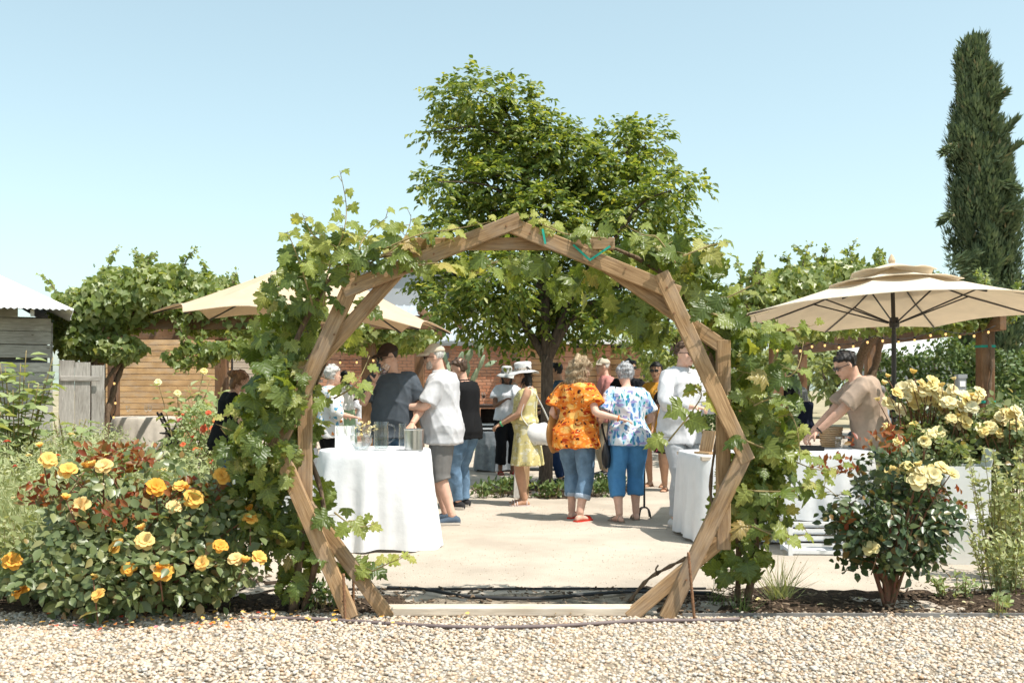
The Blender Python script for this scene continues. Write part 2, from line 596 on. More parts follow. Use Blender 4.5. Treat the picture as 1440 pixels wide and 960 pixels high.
def spline(pts, n=12):
    """smooth curve through a few points"""
    pts = [V(p) for p in pts]
    if len(pts) < 3:
        return [pts[0].lerp(pts[-1], k / n) for k in range(n + 1)]
    out = []
    for k in range(n + 1):
        u = k / n * (len(pts) - 1)
        i = min(int(u), len(pts) - 2)
        t = u - i
        p0, p1, p2, p3 = pts[max(i - 1, 0)], pts[i], pts[i + 1], pts[min(i + 2, len(pts) - 1)]
        out.append(0.5 * ((2 * p1) + (p2 - p0) * t + (2 * p0 - 5 * p1 + 4 * p2 - p3) * t * t + (3 * p1 - p0 - 3 * p2 + p3) * t ** 3))
    return out
# ================================================================== materials
M = {}
M['sand'] = mat('decomposed_granite', (0.45, 0.385, 0.315), 0.95, 0.14, 1.3, 0.8, 90, spec=0.1, dist=0.008)
M['gravel_bed'] = mat('gravel_bed', (0.27, 0.22, 0.165), 0.95, 0.3, 60, 0.9, 90, spec=0.1, dist=0.01)
M['soil'] = mat('garden_soil', (0.062, 0.043, 0.030), 0.97, 0.45, 22, 1.0, 70, spec=0.08, dist=0.02)
M['pebble'] = tint_mat('pebble', [(0.0, (0.57, 0.46, 0.35)), (0.15, (0.65, 0.56, 0.45)), (0.30, (0.48, 0.32, 0.20)), (0.45, (0.66, 0.60, 0.52)), (0.58, (0.35, 0.33, 0.30)), (0.70, (0.60, 0.46, 0.32)), (0.82, (0.45, 0.42, 0.39)), (0.9, (0.66, 0.57, 0.46)), (1.0, (0.55, 0.40, 0.26))], 0.75)
M['chips'] = tint_mat('mulch', [(0.0, (0.05, 0.035, 0.025)), (0.5, (0.14, 0.095, 0.06)), (1.0, (0.26, 0.19, 0.13))], 0.95)
M['cedar'] = wood_mat('arch_cedar', (0.19, 0.108, 0.050), (0.54, 0.36, 0.20), objvar=0.16)
M['cedar_pale'] = wood_mat('weathered_timber', (0.50, 0.41, 0.32), (0.74, 0.65, 0.54), objvar=0.1)
M['pergola'] = wood_mat('pergola_timber', (0.13, 0.065, 0.032), (0.30, 0.17, 0.09), objvar=0.15)
M['honey'] = wood_mat('honey_siding', (0.44, 0.26, 0.12), (0.68, 0.45, 0.24), objvar=0.07)
M['palesiding'] = wood_mat('pale_siding', (0.40, 0.32, 0.24), (0.62, 0.52, 0.42), objvar=0.12)
M['greyplank'] = wood_mat('weathered_grey_plank', (0.22, 0.205, 0.19), (0.56, 0.54, 0.51), objvar=0.25)
M['darkwood'] = wood_mat('dark_stained_wood', (0.018, 0.011, 0.008), (0.06, 0.035, 0.024), rough=0.5, objvar=0.1)
M['brick'] = tint_mat('brick', [(0.0, (0.44, 0.19, 0.11)), (0.35, (0.54, 0.25, 0.145)), (0.7, (0.48, 0.25, 0.16)), (1.0, (0.60, 0.31, 0.19))], 0.9, 0.3, 120)
M['mortar'] = mat('mortar', (0.52, 0.46, 0.39), 0.95, 0.1, 30, 0.3, 150)
M['zinc'] = mat('galvanised_roof', (0.50, 0.53, 0.55), 0.45, 0.08, 2.0, metal=0.35, spec=0.5)
M['whiteroof'] = mat('white_roof_metal', (0.78, 0.77, 0.75), 0.5, 0.07, 3.0, spec=0.4)
M['greystucco'] = mat('grey_panel_wall', (0.42, 0.43, 0.45), 0.8, 0.05, 2.0)
M['trim_dark'] = mat('dark_trim', (0.07, 0.07, 0.075), 0.6, 0.1)
M['window'] = mat('dark_window_glass', (0.03, 0.035, 0.04), 0.1, 0.1, spec=0.6)
M['plaster'] = mat('bleached_ply', (0.40, 0.385, 0.36), 0.85, 0.18, 5.0, 0.2, 40)
M['hill'] = mat('hill_scrub', (0.24, 0.28, 0.24), 0.95, 0.3, 0.06)
M['bark'] = mat('tree_bark', (0.115, 0.085, 0.065), 0.95, 0.35, 14, 1.0, 40, stretch=(3, 3, 0.6), dist=0.02)
M['vinewood'] = mat('vine_wood', (0.17, 0.115, 0.075), 0.95, 0.35, 16, 0.9, 60, stretch=(3, 3, 0.8), dist=0.01)
M['cane'] = mat('young_cane', (0.26, 0.20, 0.09), 0.7, 0.25, 20)
M['rosecane'] = mat('rose_cane', (0.16, 0.13, 0.06), 0.7, 0.3, 20, col2=(0.24, 0.09, 0.06))
M['hose'] = mat('irrigation_hose', (0.17, 0.13, 0.125), 0.6, 0.12, 9)
M['hose_black'] = mat('black_poly_tube', (0.03, 0.03, 0.032), 0.55, 0.15, 9)
M['rust'] = mat('rusty_rebar', (0.23, 0.12, 0.065), 0.85, 0.35, 60, 0.5, 150)
M['grape'] = leaf_mat('grape_leaf', [(0.0, (0.075, 0.115, 0.025)), (0.35, (0.125, 0.175, 0.038)), (0.7, (0.185, 0.235, 0.055)), (0.93, (0.27, 0.30, 0.08)), (0.98, (0.38, 0.35, 0.12)), (1.0, (0.36, 0.26, 0.10))], 0.42, 0.38, spec=0.5, veins=6.5)
M['grape_young'] = leaf_mat('young_grape_leaf', [(0.0, (0.22, 0.28, 0.07)), (0.6, (0.32, 0.36, 0.09)), (1.0, (0.42, 0.42, 0.14))], 0.45, 0.45, veins=6.5)
M['tree_leaf'] = leaf_mat('elm_leaf', [(0.0, (0.065, 0.110, 0.026)), (0.4, (0.115, 0.170, 0.038)), (0.7, (0.19, 0.245, 0.055)), (1.0, (0.33, 0.35, 0.10))], 0.43, 0.4)
M['pergola_leaf'] = leaf_mat('pergola_vine_leaf', [(0.0, (0.12, 0.17, 0.045)), (0.5, (0.20, 0.26, 0.08)), (1.0, (0.36, 0.39, 0.17))], 0.42, 0.38, spec=0.5)
M['rose_leaf'] = leaf_mat('rose_leaf', [(0.0, (0.10, 0.14, 0.055)), (0.6, (0.175, 0.215, 0.09)), (0.92, (0.28, 0.30, 0.13)), (1.0, (0.34, 0.20, 0.08))], 0.30, 0.36, (1.5, 1.5, 0.7), 0.5)
M['rose_dark'] = leaf_mat('dark_rose_leaf', [(0.0, (0.040, 0.070, 0.026)), (0.7, (0.075, 0.11, 0.042)), (0.9, (0.12, 0.145, 0.055)), (1.0, (0.26, 0.15, 0.055))], 0.2, 0.35, (1.5, 1.4, 0.7), 0.5)
M['rose_red'] = leaf_mat('bronze_rose_shoot', [(0.0, (0.22, 0.05, 0.025)), (0.5, (0.30, 0.11, 0.035)), (1.0, (0.17, 0.13, 0.04))], 0.35, 0.4, (1.8, 1.1, 0.6))
M['meadow'] = leaf_mat('meadow_stem', [(0.0, (0.24, 0.28, 0.12)), (0.5, (0.35, 0.39, 0.20)), (1.0, (0.48, 0.49, 0.30))], 0.3, 0.6)
M['sunflower_leaf'] = leaf_mat('broad_leaf', [(0.0, (0.19, 0.25, 0.10)), (0.6, (0.28, 0.34, 0.15)), (1.0, (0.40, 0.44, 0.25))], 0.3, 0.55)
M['cypress'] = leaf_mat('cypress_spray', [(0.0, (0.095, 0.13, 0.068)), (0.7, (0.14, 0.185, 0.098)), (0.95, (0.20, 0.235, 0.13)), (1.0, (0.26, 0.20, 0.11))], 0.22, 0.7, (1.2, 1.2, 0.8), 0.15)
M['hedge'] = leaf_mat('hedge_leaf', [(0.0, (0.06, 0.105, 0.032)), (0.7, (0.11, 0.165, 0.05)), (1.0, (0.18, 0.23, 0.08))], 0.25, 0.45)
M['far_leaf'] = leaf_mat('far_tree_leaf', [(0.0, (0.14, 0.18, 0.08)), (0.6, (0.20, 0.24, 0.11)), (1.0, (0.27, 0.30, 0.15))], 0.3, 0.6)
M['cactus'] = mat('prickly_pear_pad', (0.20, 0.27, 0.16), 0.6, 0.25, 12, 0.3, 60, col2=(0.27, 0.33, 0.21))
M['gold'] = leaf_mat('golden_rose_petal', [(0.0, (0.86, 0.42, 0.06)), (0.4, (0.87, 0.52, 0.12)), (0.75, (0.88, 0.60, 0.20)), (1.0, (0.88, 0.68, 0.34))], 0.3, 0.6, (1.1, 1.0, 0.8), 0.15)
M['cream'] = leaf_mat('cream_rose_petal', [(0.0, (0.86, 0.72, 0.28)), (0.5, (0.87, 0.77, 0.42)), (1.0, (0.86, 0.80, 0.58))], 0.3, 0.6, (1.05, 1.0, 0.9), 0.15)
M['butter'] = leaf_mat('butter_rose_petal', [(0.0, (0.87, 0.68, 0.24)), (0.5, (0.87, 0.74, 0.38)), (1.0, (0.87, 0.79, 0.52))], 0.3, 0.6, (1.05, 1.0, 0.9), 0.15)
M['scarlet'] = leaf_mat('scarlet_petal', [(0.0, (0.70, 0.10, 0.08)), (0.5, (0.80, 0.26, 0.08)), (0.75, (0.80, 0.40, 0.16)), (1.0, (0.70, 0.20, 0.26))], 0.3, 0.6, (1.1, 1.0, 1.0), 0.15)
M['white_cloth'] = mat('white_table_linen', (0.78, 0.78, 0.79), 0.9, 0.03, 10, 0.35, 5, spec=0.1, thin=0.12, dist=0.03)
M['beige_cloth'] = mat('beige_table_linen', (0.50, 0.45, 0.38), 0.9, 0.08, 10)
M['canvas'] = mat('tan_umbrella_canvas', (0.72, 0.57, 0.41), 0.9, 0.05, 6, 0.3, 14, spec=0.1, dist=0.02, thin=0.32)
M['canvas_cream'] = mat('cream_umbrella_canvas', (0.82, 0.73, 0.60), 0.9, 0.04, 6, 0.3, 14, spec=0.1, dist=0.02, thin=0.34)
M['umb_metal'] = mat('dark_umbrella_metal', (0.055, 0.05, 0.048), 0.4, 0.1, metal=0.3)
M['steel'] = mat('brushed_steel', (0.62, 0.62, 0.62), 0.28, 0.06, 30, metal=1.0, stretch=(1, 1, 12))
M['glass'] = glass_mat('clear_glass')
M['wine'] = mat('red_wine', (0.06, 0.004, 0.008), 0.1, 0.1, spec=0.5)
M['water'] = glass_mat('water', (0.86, 0.92, 0.94), 0.02, 0.2)
M['paper'] = mat('white_card', (0.80, 0.79, 0.76), 0.85, 0.03)
M['whiteplastic'] = mat('white_plastic', (0.76, 0.77, 0.78), 0.5, 0.04)
M['whitebox'] = mat('white_cardboard', (0.80, 0.79, 0.77), 0.85, 0.06, 3.0, 0.15, 120)
M['cardboard'] = mat('kraft_edge', (0.42, 0.31, 0.20), 0.9, 0.1)
M['black'] = mat('black_paint', (0.014, 0.014, 0.015), 0.45, 0.1)
M['teal'] = mat('teal_garden_tape', (0.02, 0.36, 0.27), 0.5, 0.1)
M['bulb'] = glow_mat('warm_bulb', (1.0, 0.60, 0.22), 0.75)

# ================================================================== ground
mb = MB()
mb.add([(-900, -60, -0.02), (900, -60, -0.02), (900, 1500, -0.02), (-900, 1500, -0.02)], [(0, 1, 2, 3)])
M['far_ground'] = mat('dry_grass_ground', (0.34, 0.29, 0.19), 0.95, 0.25, 0.6, spec=0.1)
struct('ground', mb, M['far_ground'])

def sheet(name, x0, x1, y0, y1, nx, ny, z, amp, m, freq=3.0, edge=None, seed=0):
    r = np.random.default_rng(seed)
    xs, ys = np.linspace(x0, x1, nx), np.linspace(y0, y1, ny)
    gx, gy = np.meshgrid(xs, ys)
    gz = np.zeros_like(gx)
    for k in range(14):
        f = freq * (1.45 ** (k % 7))
        a = r.uniform(0, 6.28)
        gz += np.sin(f * (gx * math.cos(a) + gy * math.sin(a)) + r.uniform(0, 6.28)) / (1.25 ** (k % 7))
    gz *= amp / 4.0
    fall = np.minimum(1, np.minimum.reduce([(gx - x0), (x1 - gx), (gy - y0), (y1 - gy)]) / 0.18)
    if edge is not None:
        fall = np.minimum(fall, edge(gx, gy))
    fall = np.clip(fall, 0, 1)
    gz = z + gz * fall + amp * 1.2 * (fall - 1) * (2.0 if amp > 0.01 else 0)
    vs = np.stack([gx, gy, gz], -1).reshape(-1, 3)
    idx = np.arange(nx * ny).reshape(ny, nx)
    fs = np.stack([idx[:-1, :-1], idx[:-1, 1:], idx[1:, 1:], idx[1:, :-1]], -1).reshape(-1, 4)
    me = np_mesh(name, vs, fs, m, smooth=True)
    o = link(name, me)
    o['kind'] = 'structure'
    return o
sheet('sand_court', -9.0, 12.0, 5.6, 32.0, 140, 160, 0.0, 0.008, M['sand'], 1.4, seed=1)
sheet('gravel_base', -7.0, 7.0, -3.0, 5.93, 60, 60, 0.004, 0.004, M['gravel_bed'], 2.0, seed=2)
def soft(seed, lim):
    return lambda gx, gy: lim(gx, gy) + 0.25 * np.sin(gx * 7 + seed) * np.sin(gy * 9 + seed * 2)
sheet('soil_bed', -7.0, -0.55, 5.78, 8.2, 150, 70, 0.012, 0.03, M['soil'], 5, soft(1, lambda x, y: (7.25 + np.clip(-(x + 1.7), 0, 2) * 1.2 - y) / 0.5 + np.where(x > -1.3, -1.0, 0)), seed=3)
sheet('soil_bed_east', 0.75, 7.5, 5.80, 7.4, 170, 60, 0.012, 0.032, M['soil'], 5, soft(2, lambda x, y: (6.95 + np.clip(x - 3.2, 0, 2) * 0.5 - y) / 0.35), seed=4)
sheet('soil_strip', -1.1, 1.1, 6.02, 6.66, 70, 30, 0.006, 0.02, mat('sandy_soil', (0.30, 0.245, 0.185), 0.97, 0.4, 16, 1.0, 70, spec=0.08, dist=0.02), 6, seed=5)
sheet('tree_bed', -0.75, 1.85, 11.9, 14.6, 60, 60, 0.008, 0.03, M['soil'], 4, lambda x, y: 3 * (1 - ((x - 0.5) / 1.2) ** 2 - ((y - 13.2) / 1.25) ** 2), seed=6)
sheet('meadow_soil', -9.0, -2.05, 7.3, 17.0, 60, 60, 0.008, 0.02, mat('meadow_soil', (0.13, 0.11, 0.06), 0.95, 0.4, 9), 2, lambda x, y: (-2.15 - np.clip(y - 9, 0, 9) * 0.22 - x) / 0.4, seed=7)

# pebbles on the drive
def pebble_template(seed):
    bm = bmesh.new()
    bmesh.ops.create_icosphere(bm, subdivisions=1, radius=0.5)
    r = random.Random(seed)
    for v in bm.verts:
        v.co *= r.uniform(0.82, 1.12)
    vs = [tuple(v.co) for v in bm.verts]
    fs = [tuple(v.index for v in f.verts) for f in bm.faces]
    bm.free()
    return vs, fs
PB_V, PB_F = pebble_template(3)
def pebbles(name, n, x0, x1, y0, y1, s0, s1, z, label, reject=None, flat=0.6, m=None):
    c = np.stack([RNG.uniform(x0, x1, n), y0 + (y1 - y0) * RNG.random(n) ** 0.9, np.zeros(n)], 1)
    if reject is not None:
        c = c[~reject(c[:, 0], c[:, 1])]
    n = len(c)
    s = s0 + (s1 - s0) * RNG.random(n) ** 1.8
    c[:, 2] = z + s * RNG.uniform(0.05, 0.32, n)
    a = RNG.uniform(0, 6.28, n)
    axis = np.stack([np.cos(a), np.sin(a), RNG.normal(0, 0.2, n)], 1)
    nor = np.stack([RNG.normal(0, 0.22, n), RNG.normal(0, 0.22, n), np.ones(n)], 1)
    tv = [(x * 0.8, y, zz * flat) for x, y, zz in PB_V]
    me = cloud(name, tv, PB_F, c, axis, nor, s, m or M['pebble'], smooth=True)
    o = link(name, me)
    return tag(o, label, 'gravel', kind='stuff')
pebbles('gravel', 56000, -3.5, 3.5, 3.9, 5.94, 0.011, 0.036, 0.002, 'loose cream and tan pebble gravel covering the drive before the arch')
pebbles('grit', 5000, -2.6, 3.6, 6.0, 11.5, 0.004, 0.012, 0.0, 'fine grit lying scattered over the sandy court')
def chips(name, n, x0, x1, y0, y1, label, keep, z=0.02, size=(0.012, 0.05)):
    c = np.stack([RNG.uniform(x0, x1, n), RNG.uniform(y0, y1, n), np.zeros(n)], 1)
    c = c[keep(c[:, 0], c[:, 1])]
    n = len(c)
    c[:, 2] = z + RNG.uniform(-0.005, 0.02, n)
    a = RNG.uniform(0, 6.28, n)
    axis = np.stack([np.cos(a), np.sin(a), RNG.normal(0, 0.25, n)], 1)
    nor = np.stack([RNG.normal(0, 0.4, n), RNG.normal(0, 0.4, n), np.ones(n)], 1)
    tv = [(-.16, -.5, -.06), (.16, -.45, -.06), (.13, .5, -.06), (-.17, .42, -.06), (-.14, -.46, .07), (.15, -.4, .07), (.1, .44, .07), (-.13, .4, .07)]
    tf = [(0, 3, 2, 1), (4, 5, 6, 7), (0, 1, 5, 4), (1, 2, 6, 5), (2, 3, 7, 6), (3, 0, 4, 7)]
    me = cloud(name, tv, tf, c, axis, nor, RNG.uniform(size[0], size[1], n), M['chips'])
    return tag(link(name, me), label, 'mulch', kind='stuff')
chips('mulch', 2600, -5.5, -0.6, 5.85, 7.4, 'dark bark mulch under the golden rose bush', lambda x, y: y < np.where(x < -1.7, 7.1, 6.45))
chips('mulch', 2600, 0.9, 6.0, 5.85, 6.7, 'dark bark mulch round the pale rose bush', lambda x, y: y < 6.5 + 0.15 * np.sin(x * 5))
chips('mulch', 260, -1.1, 1.1, 6.05, 6.62, 'bark mulch in the strip behind the arch sill', lambda x, y: y > 0)
chips('mulch', 1500, -0.7, 1.8, 12.0, 14.4, 'bark mulch in the round bed below the courtyard tree', lambda x, y: ((x - 0.5) / 1.2) ** 2 + ((y - 13.2) / 1.25) ** 2 < 0.9)

def litter(name, label, n, x0, x1, y0, y1, z, m, s0=0.012, s1=0.04):
    c = np.stack([RNG.uniform(x0, x1, n), y0 + (y1 - y0) * RNG.random(n), np.full(n, z)], 1)
    o = link(name, cloud(name, SLIM_V, SLIM_F, c, np.stack([RNG.normal(size=n), RNG.normal(size=n), RNG.normal(0, .15, n)], 1), np.stack([RNG.normal(0, .3, n), RNG.normal(0, .3, n), np.ones(n)], 1), RNG.uniform(s0, s1, n), m, width=RNG.uniform(0.3, 1.4, n)))
    return tag(o, label, 'leaf litter', kind='stuff')
M['litter'] = tint_mat('dry_litter', [(0.0, (0.16, 0.10, 0.05)), (0.5, (0.30, 0.22, 0.12)), (1.0, (0.42, 0.36, 0.22))], 0.9)
litter('leaf_litter', 'dry leaf litter scattered over the sandy court', 900, -2.4, 3.4, 6.6, 13.0, 0.008, M['litter'], 0.006, 0.02)
litter('leaf_litter', 'dry twigs and leaf bits on the gravel drive', 260, -3.2, 3.2, 4.4, 5.95, 0.032, M['litter'])
# low hills and the far belt of trees
mb = MB()
hv, hf = [], []
nn = 60
for i in range(nn + 1):
    x = -500 + 1000 * i / nn
    h = 10 + 6 * math.sin(i * 0.31) + 4 * math.sin(i * 0.83 + 1) + 2 * math.sin(i * 1.9)
    hv += [(x, 420, -2), (x, 470, max(2, h)), (x, 560, max(2, h) * 0.8)]
for i in range(nn):
    a = i * 3
    hf += [(a, a + 3, a + 4, a + 1), (a + 1, a + 4, a + 5, a + 2)]
mb.add(hv, hf)
struct('hills', mb, M['hill'], True)

# ================================================================== brick tasting room with metal roof
def slat_wall(root, x0, x1, y, z0, z1, h, m, splits=3, name='plank', seed=0, gap=0.012, d=0.03, normal=(0, -1, 0)):
    r = random.Random(seed)
    k = 0
    z = z0
    while z + h <= z1 + 1e-3:
        cuts = [x0] + sorted(x0 + (x1 - x0) * ((i + r.uniform(-0.25, 0.25)) / splits) for i in range(1, splits)) + [x1]
        for a, b in zip(cuts[:-1], cuts[1:]):
            board(name, (round(a + 0.004, 2), y - r.uniform(0, 0.006), z + h / 2), (round(b - 0.004, 2), y - r.uniform(0, 0.006), z + h / 2 + r.uniform(-0.003, 0.003)), h - gap, d, m, root, normal, 0.004)
        z += h
        k += 1
BY = 25.0
bb = thing('brick_building', 'red brick building with grey ribbed metal roof behind the cactus', 'building', (0, BY, 0))
mb = MB()
mb.box((-2.3, 0.2, 1.2), (5.0, 0.36, 2.4))
wall = mb.build('wall', M['mortar'], bb, False)
bm_b = chamfer_mesh(0.21, 0.068, 0.05, 0.006).mesh('brick', M['brick'])
rest_c = []
for row in range(31):
    z = 0.04 + row * 0.078
    off = 0.111 if row % 2 else 0
    for col in range(23):
        x = -4.75 + off + col * 0.222
        if x > 0.1:
            continue
        seen = (-2.15 < x < -0.25 and z > 0.85) or (-4.3 < x < -3.55 and z > 0.9)
        if seen:
            o = link('brick', bm_b, wall)
            o.matrix_local = Matrix.Translation((x, 0.018 + random.uniform(-0.004, 0.004), z)) @ Matrix.Rotation(R(90), 4, 'X')
        else:
            rest_c.append((x, 0.018, z))
bx = MB()
for c in rest_c:
    bx.box(c, (0.21, 0.05, 0.068))
o = bx.build('bricks', M['brick'], wall, False)
o['kind'] = 'stuff'
# roof: eave board, gutter and ribbed sheet
mb = MB()
mb.box((-2.3, -0.12, 2.45), (5.5, 0.1, 0.10)); mb.box((-2.3, -0.19, 2.49), (5.5, 0.08, 0.07))
mb.build('gutter', M['zinc'], bb, False)
def ribbed(x0, x1, y0, z0, y1, z1, pitch=0.22, rib=0.03):
    mb = MB()
    n = int((x1 - x0) / pitch)
    prof = []
    for i in range(n):
        x = x0 + i * pitch
        prof += [(x, 0), (x + pitch * 0.62, 0), (x + pitch * 0.72, rib), (x + pitch * 0.9, rib)]
    prof.append((x0 + n * pitch, 0))
    vs = [(x, y0, z0 + h) for x, h in prof] + [(x, y1, z1 + h) for x, h in prof]
    k = len(prof)
    vs += [(x, y0, z0 + h - 0.02) for x, h in prof] + [(x, y1, z1 + h - 0.02) for x, h in prof]
    fs = [(i, i + 1, k + i + 1, k + i) for i in range(k - 1)] + [(2 * k + i, 3 * k + i, 3 * k + i + 1, 2 * k + i + 1) for i in range(k - 1)] + [(i, 2 * k + i, 2 * k + i + 1, i + 1) for i in range(k - 1)]
    mb.add(vs, fs)
    return mb
ribbed(-5.1, 0.5, -0.25, 2.52, 4.2, 3.75).build('roof', M['zinc'], bb, False)
mb = MB(); mb.box((-2.3, 4.4, 1.9), (5.6, 0.3, 3.75)); mb.build('rear_wall', M['greystucco'], bb, False)
mb = MB(); mb.box((-3.45, -0.02, 1.2), (0.42, 0.1, 2.2)); w_ = mb.build('window', M['trim_dark'], bb, False)
mb = MB(); mb.box((-3.45, -0.08, 1.2), (0.3, 0.02, 2.0)); mb.build('pane', M['window'], w_, False)
mb = MB(); mb.box((-1.62, -0.1, 2.16), (0.09, 0.16, 0.14)); mb.build('wall_lamp', M['trim_dark'], bb, False)
gb = thing('grey_building', 'tall plain grey panelled building rising behind the metal roof', 'building', (-4.2, 33.0, 0))
mb = MB(); mb.box((1.2, 3, 2.6), (4.2, 6, 5.2)); mb.build('wall', M['greystucco'], gb, False)
mb = MB(); mb.box((1.2, 3, 5.24), (4.5, 6.3, 0.10)); mb.build('roof', M['zinc'], gb, False)
sw = thing('timber_building', 'low building of horizontal timber boards between brick piers behind the tree', 'building', (0, 24.5, 0))
mb = MB(); mb.box((1.7, 0.3, 1.2), (2.9, 0.3, 2.4)); mb.build('wall', M['trim_dark'], sw, False)
slat_wall(sw, 0.45, 2.95, 0.12, 0.1, 2.34, 0.14, M['honey'], 2, seed=5)
for x in (0.3, 1.32, 2.25, 3.05):
    mb = MB()
    for k in range(16):
        mb.box((x + (0.004 if k % 2 else -0.004), -0.02 + 0.004 * (k % 3), 0.07 + k * 0.15), (0.32, 0.24, 0.138))
    mb.build('brick_pier', M['brick'], sw, False)
mb = MB(); mb.box((1.7, 0.15, 2.46), (3.5, 1.2, 0.10)); mb.build('roof', M['whiteroof'], sw, False)
# honey coloured plank wall behind the far pergola
pw = thing('plank_wall', 'honey coloured wall of horizontal planks behind the pergola', 'wall', (0, 25.5, 0))
mb = MB(); mb.box((-8.1, 0.1, 1.42), (4.7, 0.12, 2.9)); mb.build('backing', M['trim_dark'], pw, False)
slat_wall(pw, -10.4, -7.2, 0.0, 0.05, 2.96, 0.15, M['honey'], 1, seed=1)
slat_wall(pw, -7.14, -5.7, 0.0, 0.05, 2.96, 0.15, M['palesiding'], 1, seed=2)
pw2 = thing('plank_wall', 'pale bleached plank wall between the honey planks and the bricks', 'wall', (0, 25.4, 0))
mb = MB(); mb.box((-5.25, 0.1, 1.42), (0.86, 0.12, 2.9)); mb.build('backing', M['trim_dark'], pw2, False)
slat_wall(pw2, -5.66, -4.84, 0.0, 0.05, 2.96, 0.15, M['palesiding'], 1, seed=3)

# ================================================================== weathered barn on the far left
bn = thing('barn', 'weathered grey plank barn with white corrugated roof', 'barn', (-7.0, 15.0, 0), R(25))
mb = MB(); mb.box((-4.0, 3.0, 1.22), (8.0, 5.6, 2.4)); mb.box((-4.6, 3.0, 2.6), (7.4, 5.0, 0.4)); mb.build('wall', M['trim_dark'], bn, False)
slat_wall(bn, -6.5, 0.05, 0.16, 0.03, 1.78, 0.155, M['greyplank'], 4, seed=8, gap=0.008)
slat_wall(bn, -6.5, 0.05, 0.12, 1.80, 2.45, 0.20, M['greyplank'], 3, seed=9, gap=0.008)
slat_wall(bn, -6.5, -0.40, 0.10, 2.40, 2.81, 0.20, M['greyplank'], 3, seed=10, gap=0.008)
for z in np.arange(0.1, 2.4, 0.155):
    board('plank', (0.06, 0.22, z), (0.06, 5.7, z), 0.147, 0.03, M['greyplank'], bn, (1, 0, 0))
for k in range(9):
    board('rafter', (-0.2 - k * 0.75, -0.42, 2.44), (-0.2 - k * 0.75, 0.5, 2.62), 0.10, 0.05, M['greyplank'], bn, (1, 0, 0))
def corrugated(p_eave0, p_eave1, p_top0, p_top1, n, amp):
    mb = MB(); vs, fs = [], []
    e0, e1, t0, t1 = V(p_eave0), V(p_eave1), V(p_top0), V(p_top1)
    nor = (e1 - e0).cross(t0 - e0).normalized()
    for i in range(n * 4 + 1):
        u = i / (n * 4)
        h = nor * (amp * math.sin(u * n * 2 * math.pi))
        vs += [e0.lerp(e1, u) + h, t0.lerp(t1, u) + h]
    for i in range(n * 4):
        a = 2 * i
        fs.append((a, a + 2, a + 3, a + 1))
    m0 = len(vs)
    vs += [v - nor * 0.012 for v in vs]
    fs += [tuple(m0 + j for j in reversed(f)) for f in fs]
    mb.add(vs, fs)
    return mb
corrugated((-9, -0.5, 2.50), (0.35, -0.5, 2.50), (-9, 3.0, 4.35), (-3.0, 3.0, 4.35), 110, 0.012).build('roof', M['whiteroof'], bn, True, 0)
corrugated((0.35, -0.5, 2.50), (0.35, 6.5, 2.50), (-3.0, 3.0, 4.35), (-3.0, 3.1, 4.35), 80, 0.012).build('roof', M['whiteroof'], bn, True, 0)
pn = thing('plywood_panel', 'bleached upright board panel standing between barn and pergola post', 'panel', XY(104, 16.4), R(12))
for j in range(2):
    board('panel_plank', (-0.12 + j * 0.245, 0.004 * (j % 2), 0.0), (-0.12 + j * 0.245 + 0.01, 0, 1.80 - 0.03 * (j % 3)), 0.236, 0.03, M['greyplank'], pn, (0, -1, 0))
board('panel_plank', (0.36, 0.05, 0.0), (0.36, 0.05, 1.72), 0.2, 0.03, M['greyplank'], pn, (0, -1, 0))
board('cleat', (-0.2, -0.03, 1.5), (0.4, -0.03, 1.5), 0.08, 0.02, M['greyplank'], pn)
# open roof of a shed beyond the hedge
sh = thing('shed', 'distant low shed with pale corrugated roof above the hedge', 'shed', (0, 33, 0))
mb = MB(); mb.box((13.9, 2.0, 1.2), (3.0, 2.8, 2.4)); mb.build('wall', M['greystucco'], sh, False)
corrugated((12.0, 0.2, 2.35), (15.4, 0.2, 2.62), (12.0, 3.2, 2.8), (15.4, 3.2, 3.15), 16, 0.03).build('roof', M['whiteroof'], sh, True, 0)
# ================================================================== the wooden arch
AR = XY(718, 5.85)
arch = thing('wooden_arch', 'seven-sided cedar garden arch of two overlapping board frames with grapevines', 'arch', AR)
def A(px, py, Y):
    p = P(px, py, Y) - AR
    return V((p.x, p.y, max(p.z, 0.0)))
FRONT = [((483, 409), (732, 309), 5.800), ((717, 316), (954, 413), 5.806), ((501, 386), (387, 634), 5.803), ((929, 384), (1051, 648), 5.801), ((386, 617), (494, 868), 5.806), ((1049, 634), (937, 869), 5.805)]
for k, (a, b, Y) in enumerate(FRONT):
    board('frame_board', A(a[0], a[1], Y), A(b[0], b[1], Y), 0.090, 0.042, M['cedar'], arch, ch=0.004)
BACK = [((570, 343), (864, 343), 5.853), ((590, 347), (420, 538), 5.856), ((812, 345), (1014, 486), 5.858), ((429, 515), (429, 726), 5.854), ((1017, 478), (1017, 772), 5.855), ((424, 700), (547, 868), 5.857), ((1027, 748), (884, 869), 5.859)]
for k, (a, b, Y) in enumerate(BACK):
    board('brace_board', A(a[0], a[1], Y), A(b[0], b[1], Y), 0.082 if k else 0.072, 0.042, M['cedar'], arch, ch=0.004)
board('sill_timber', A(530, 862, 5.86) + V((0, 0.03, 0.012)), A(905, 862, 5.86) + V((0, 0.03, 0.012)), 0.10, 0.055, M['cedar_pale'], arch, (0, 0, 1), 0.008)
